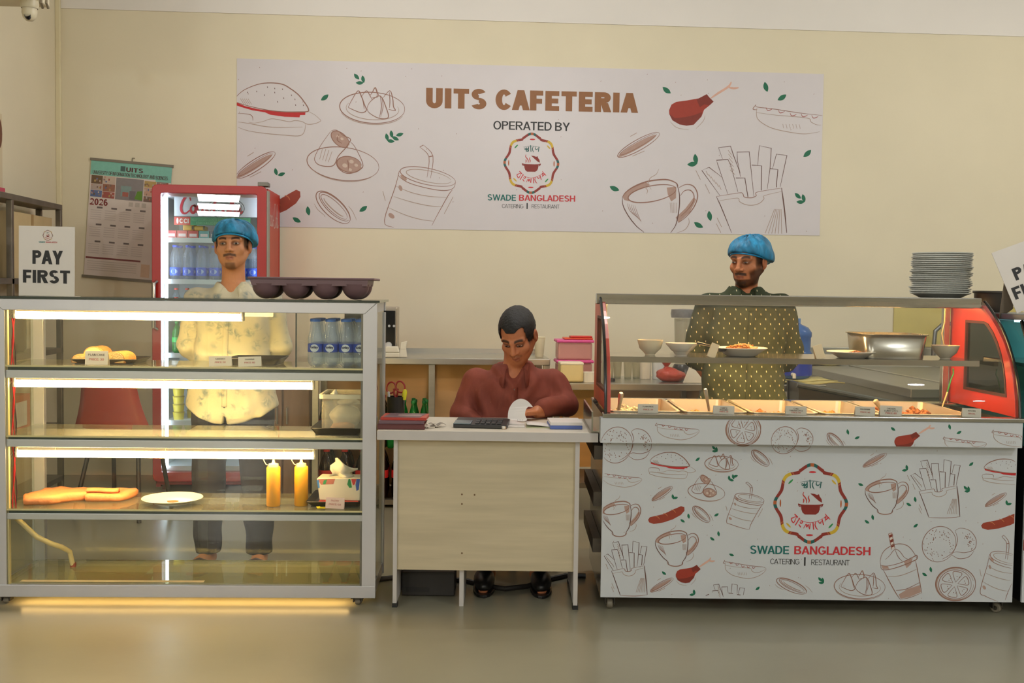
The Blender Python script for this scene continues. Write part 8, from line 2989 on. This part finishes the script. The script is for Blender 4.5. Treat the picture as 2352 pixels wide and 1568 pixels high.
for sx_ in (-1, 1):
    s.rc((sx_ * .09, .0, .53), (sx_ * .12, -.42, .55), .085, .060, .03)
    s.rc((sx_ * .12, -.42, .55), (sx_ * .12, -.36, .11), .056, .038, .02)
    s.rc((sx_ * .12, -.345, .05), (sx_ * .13, -.46, .040), .042, .036, .02)
    s.rc((sx_ * .13, -.46, .04), (sx_ * .132, -.53, .026), .036, .024, .02)
    el = (sx_ * .255, -.07, .80) if sx_ > 0 else (-.265, -.03, .745)
    wrp = (.105, -.31, dz1 + .036) if sx_ > 0 else (-.15, -.20, .70)
    s.rc((sx_ * .185, -.005, .895), el, .042, .040, .02)
    s.rc(el, wrp, .041, .029, .012)
    hand_prims(s, wrp, (-.75, -.62, -.02) if sx_ > 0 else (.7, -.6, -.1), (0, -.15, 1), (-sx_ * .6, .75, 0), .42, .95)
head_prims(s, Mh, wide=1.02)
V, F = s.mesh()
np_mesh('body', V, F, skin_m, t, color=head_paint(Mh, (192, 122, 84), {'closed': 1, 'moustache': .35, 'goatee': .1, 'sideburn': .9}))
# hair
xs = np.arange(-.12, .121, .004); ys = np.arange(-.13, .14, .004); zs = np.arange(-.09, .15, .004)
s = Sdf(xs, ys, zs)


def hairf(x, y, z):
    X, Y, Z = x / .0815, (y - .014) / .1035, (z - .036) / .0935
    d = (np.sqrt(X * X + Y * Y + Z * Z) - 1) * .085 + .0014 * np.sin(150 * x + 40 * np.sin(60 * y)) * np.sin(140 * z + 110 * y)
    ax = np.abs(x)
    line = .070 - .012 * np.cos(np.clip(ax / .045, 0, 1) * PI) * -1 * .6 - .0
    front = np.where(y < -.045 + .0, (.068 + .012 * ss(.015, .04, ax) - .10 * ss(.050, .068, ax)) - z, -1)
    side = np.where(y >= -.045, (-.020 * ss(-.045, -.03, y) - .03 * ss(.02, .06, y) - .0) + .035 * ss(.0, -.045, y) * 0 - z - .0, -1)
    cut = np.maximum(front, side - .0)
    return np.maximum(d, cut)


s.put(hairf, (-.1, -.11, -.08), (.1, .13, .14), .004)


def inn(x, y, z):
    X, Y, Z = x / .072, (y - .012) / .092, (z - .034) / .082
    return (np.sqrt(X * X + Y * Y + Z * Z) - 1) * .08


s.put(inn, (-.08, -.09, -.06), (.08, .11, .12), .003, 'c')
for sx_ in (-1, 1):
    s.ell((sx_ * .082, .012, -.012), (.016, .026, .036), .004, 'c')
V, F = s.mesh()
np_mesh('hair', V, F, mat('hair_black', (22, 20, 19), .5, var=.3, scale=120, bump=.5, bscale=260), t, Mh @ Matrix.Scale(1.02, 4), smooth_iter=0)
eyes(t, Mh, .10)
maroon = mat('shirt_maroon', (138, 74, 62), .75, var=.10, scale=9, bump=.15, bscale=200, spec=.2, stretch=(3, 3, .5))
xs = np.arange(-.37, .371, .0085); ys = np.arange(-.40, .19, .0085); zs = np.arange(.46, 1.06, .0085)
s = Sdf(xs, ys, zs)
wr = lambda x, y, z: .0075 * np.sin(30 * x + 6 * np.sin(9 * z) + 22 * (z - .8) * np.sign(x)) * ss(.96, .86, z) + .004 * np.sin(34 * z + 40 * np.abs(x)) + .003 * np.sin(70 * x + 12 * z)
s.loft([(.47, 0, .015, .195, .145), (.60, 0, .01, .195, .148), (.74, 0, -.002, .190, .142), (.85, 0, -.006, .192, .130), (.905, 0, -.006, .188, .116), (.938, 0, -.006, .164, .106), (.97, 0, -.006, .126, .094), (1.01, 0, -.008, .088, .082)], .02, 2.3, wr)
s.rc((-.175, -.005, .922), (.175, -.005, .922), .052, .052, .03)
for sx_ in (-1, 1):
    el = (sx_ * .256, -.06, .812) if sx_ > 0 else (-.262, -.03, .755)
    s.rc((sx_ * .198, -.005, .918), el, .060, .056, .022)
    s.rc(el, (.135, -.27, dz1 + .047) if sx_ > 0 else (-.165, -.17, .715), .055, .044, .02)
s.rc((0, -.095, 1.03), (0, -.135, .90), .052, .010, .015, 'c')
s.ell((0, -.02, 1.045), (.076, .085, .06), .01, 'c')
s.folds(2.2, 0.0070)
V, F = s.mesh()
sh = np_mesh('shirt', V, F, maroon, t)
collar(t, .978, .076, maroon, .09, 26, -.012)
placket(sh, t, .0, .72, .90, .028, maroon)
surf_buttons(sh, t, [(.0, z) for z in (.83, .89)], mat('button_grey2', (120, 130, 130), .3), .005)
xs = np.arange(-.26, .261, .009); ys = np.arange(-.56, .20, .009); zs = np.arange(.06, .68, .009)
s = Sdf(xs, ys, zs)
s.ell((0, .02, .54), (.185, .15, .12), .03)
for sx_ in (-1, 1):
    s.rc((sx_ * .09, .0, .535), (sx_ * .12, -.42, .555), .098, .075, .03)
    s.rc((sx_ * .12, -.42, .555), (sx_ * .12, -.36, .12), .074, .060, .02)
V, F = s.mesh()
np_mesh('trousers', V, F, blackp, t)
shoe = mat('shoe_black', (28, 26, 25), .35, var=.05)
for sx_ in (-1, 1):
    P = [(sx_ * .13 + .050 * math.sin(a), -.445 + .145 * math.cos(a)) for a in np.linspace(0, 2 * PI, 21)[:-1]]
    o = MB().prism(P, 0.0005, .014, 'z').build('shoe', shoe, t, bevel=.003)
    blob('upper', o, (sx_ * .13, -.43, .042), (.049, .137, .045), shoe, 1, .03, .75)
# his chair
t = thing('office_chair', 'dark chair under the seated man, mostly hidden by the desk', 'chair', K, (pm2.x, 5.38, 0))
fab = mat('chair_black', (34, 32, 31), .7, var=.06)
MB().box((-.22, -.20, .375), (.22, .22, .425)).build('seat', fab, t, bevel=.02)
MB().box((-.20, .235, .56), (.20, .27, .80)).build('backrest', fab, t, bevel=.015)
MB().tube([(0, .2, .39), (0, .29, .44), (0, .285, .62)], .018, 8).build('back_bar', blk, t, smooth=True)
MB().tube([(0, 0, .08), (0, 0, .38)], .026, 12).build('post', blk, t, smooth=True)
for k in range(5):
    a = 2 * PI * k / 5 + .3
    o = MB().tube([(0, 0, .085), (.24 * math.cos(a), .24 * math.sin(a), .062)], [.022, .014], 8).build('base_arm', blk, t, smooth=True)
    MB().lathe([(0, -.012), (.024, -.012), (.026, 0), (.024, .012), (0, .012)], 14, M=Matrix.Translation((.24 * math.cos(a), .24 * math.sin(a), .027)) @ Matrix.Rotation(PI / 2, 4, 'X')).build('wheel', rub, o, smooth=True)
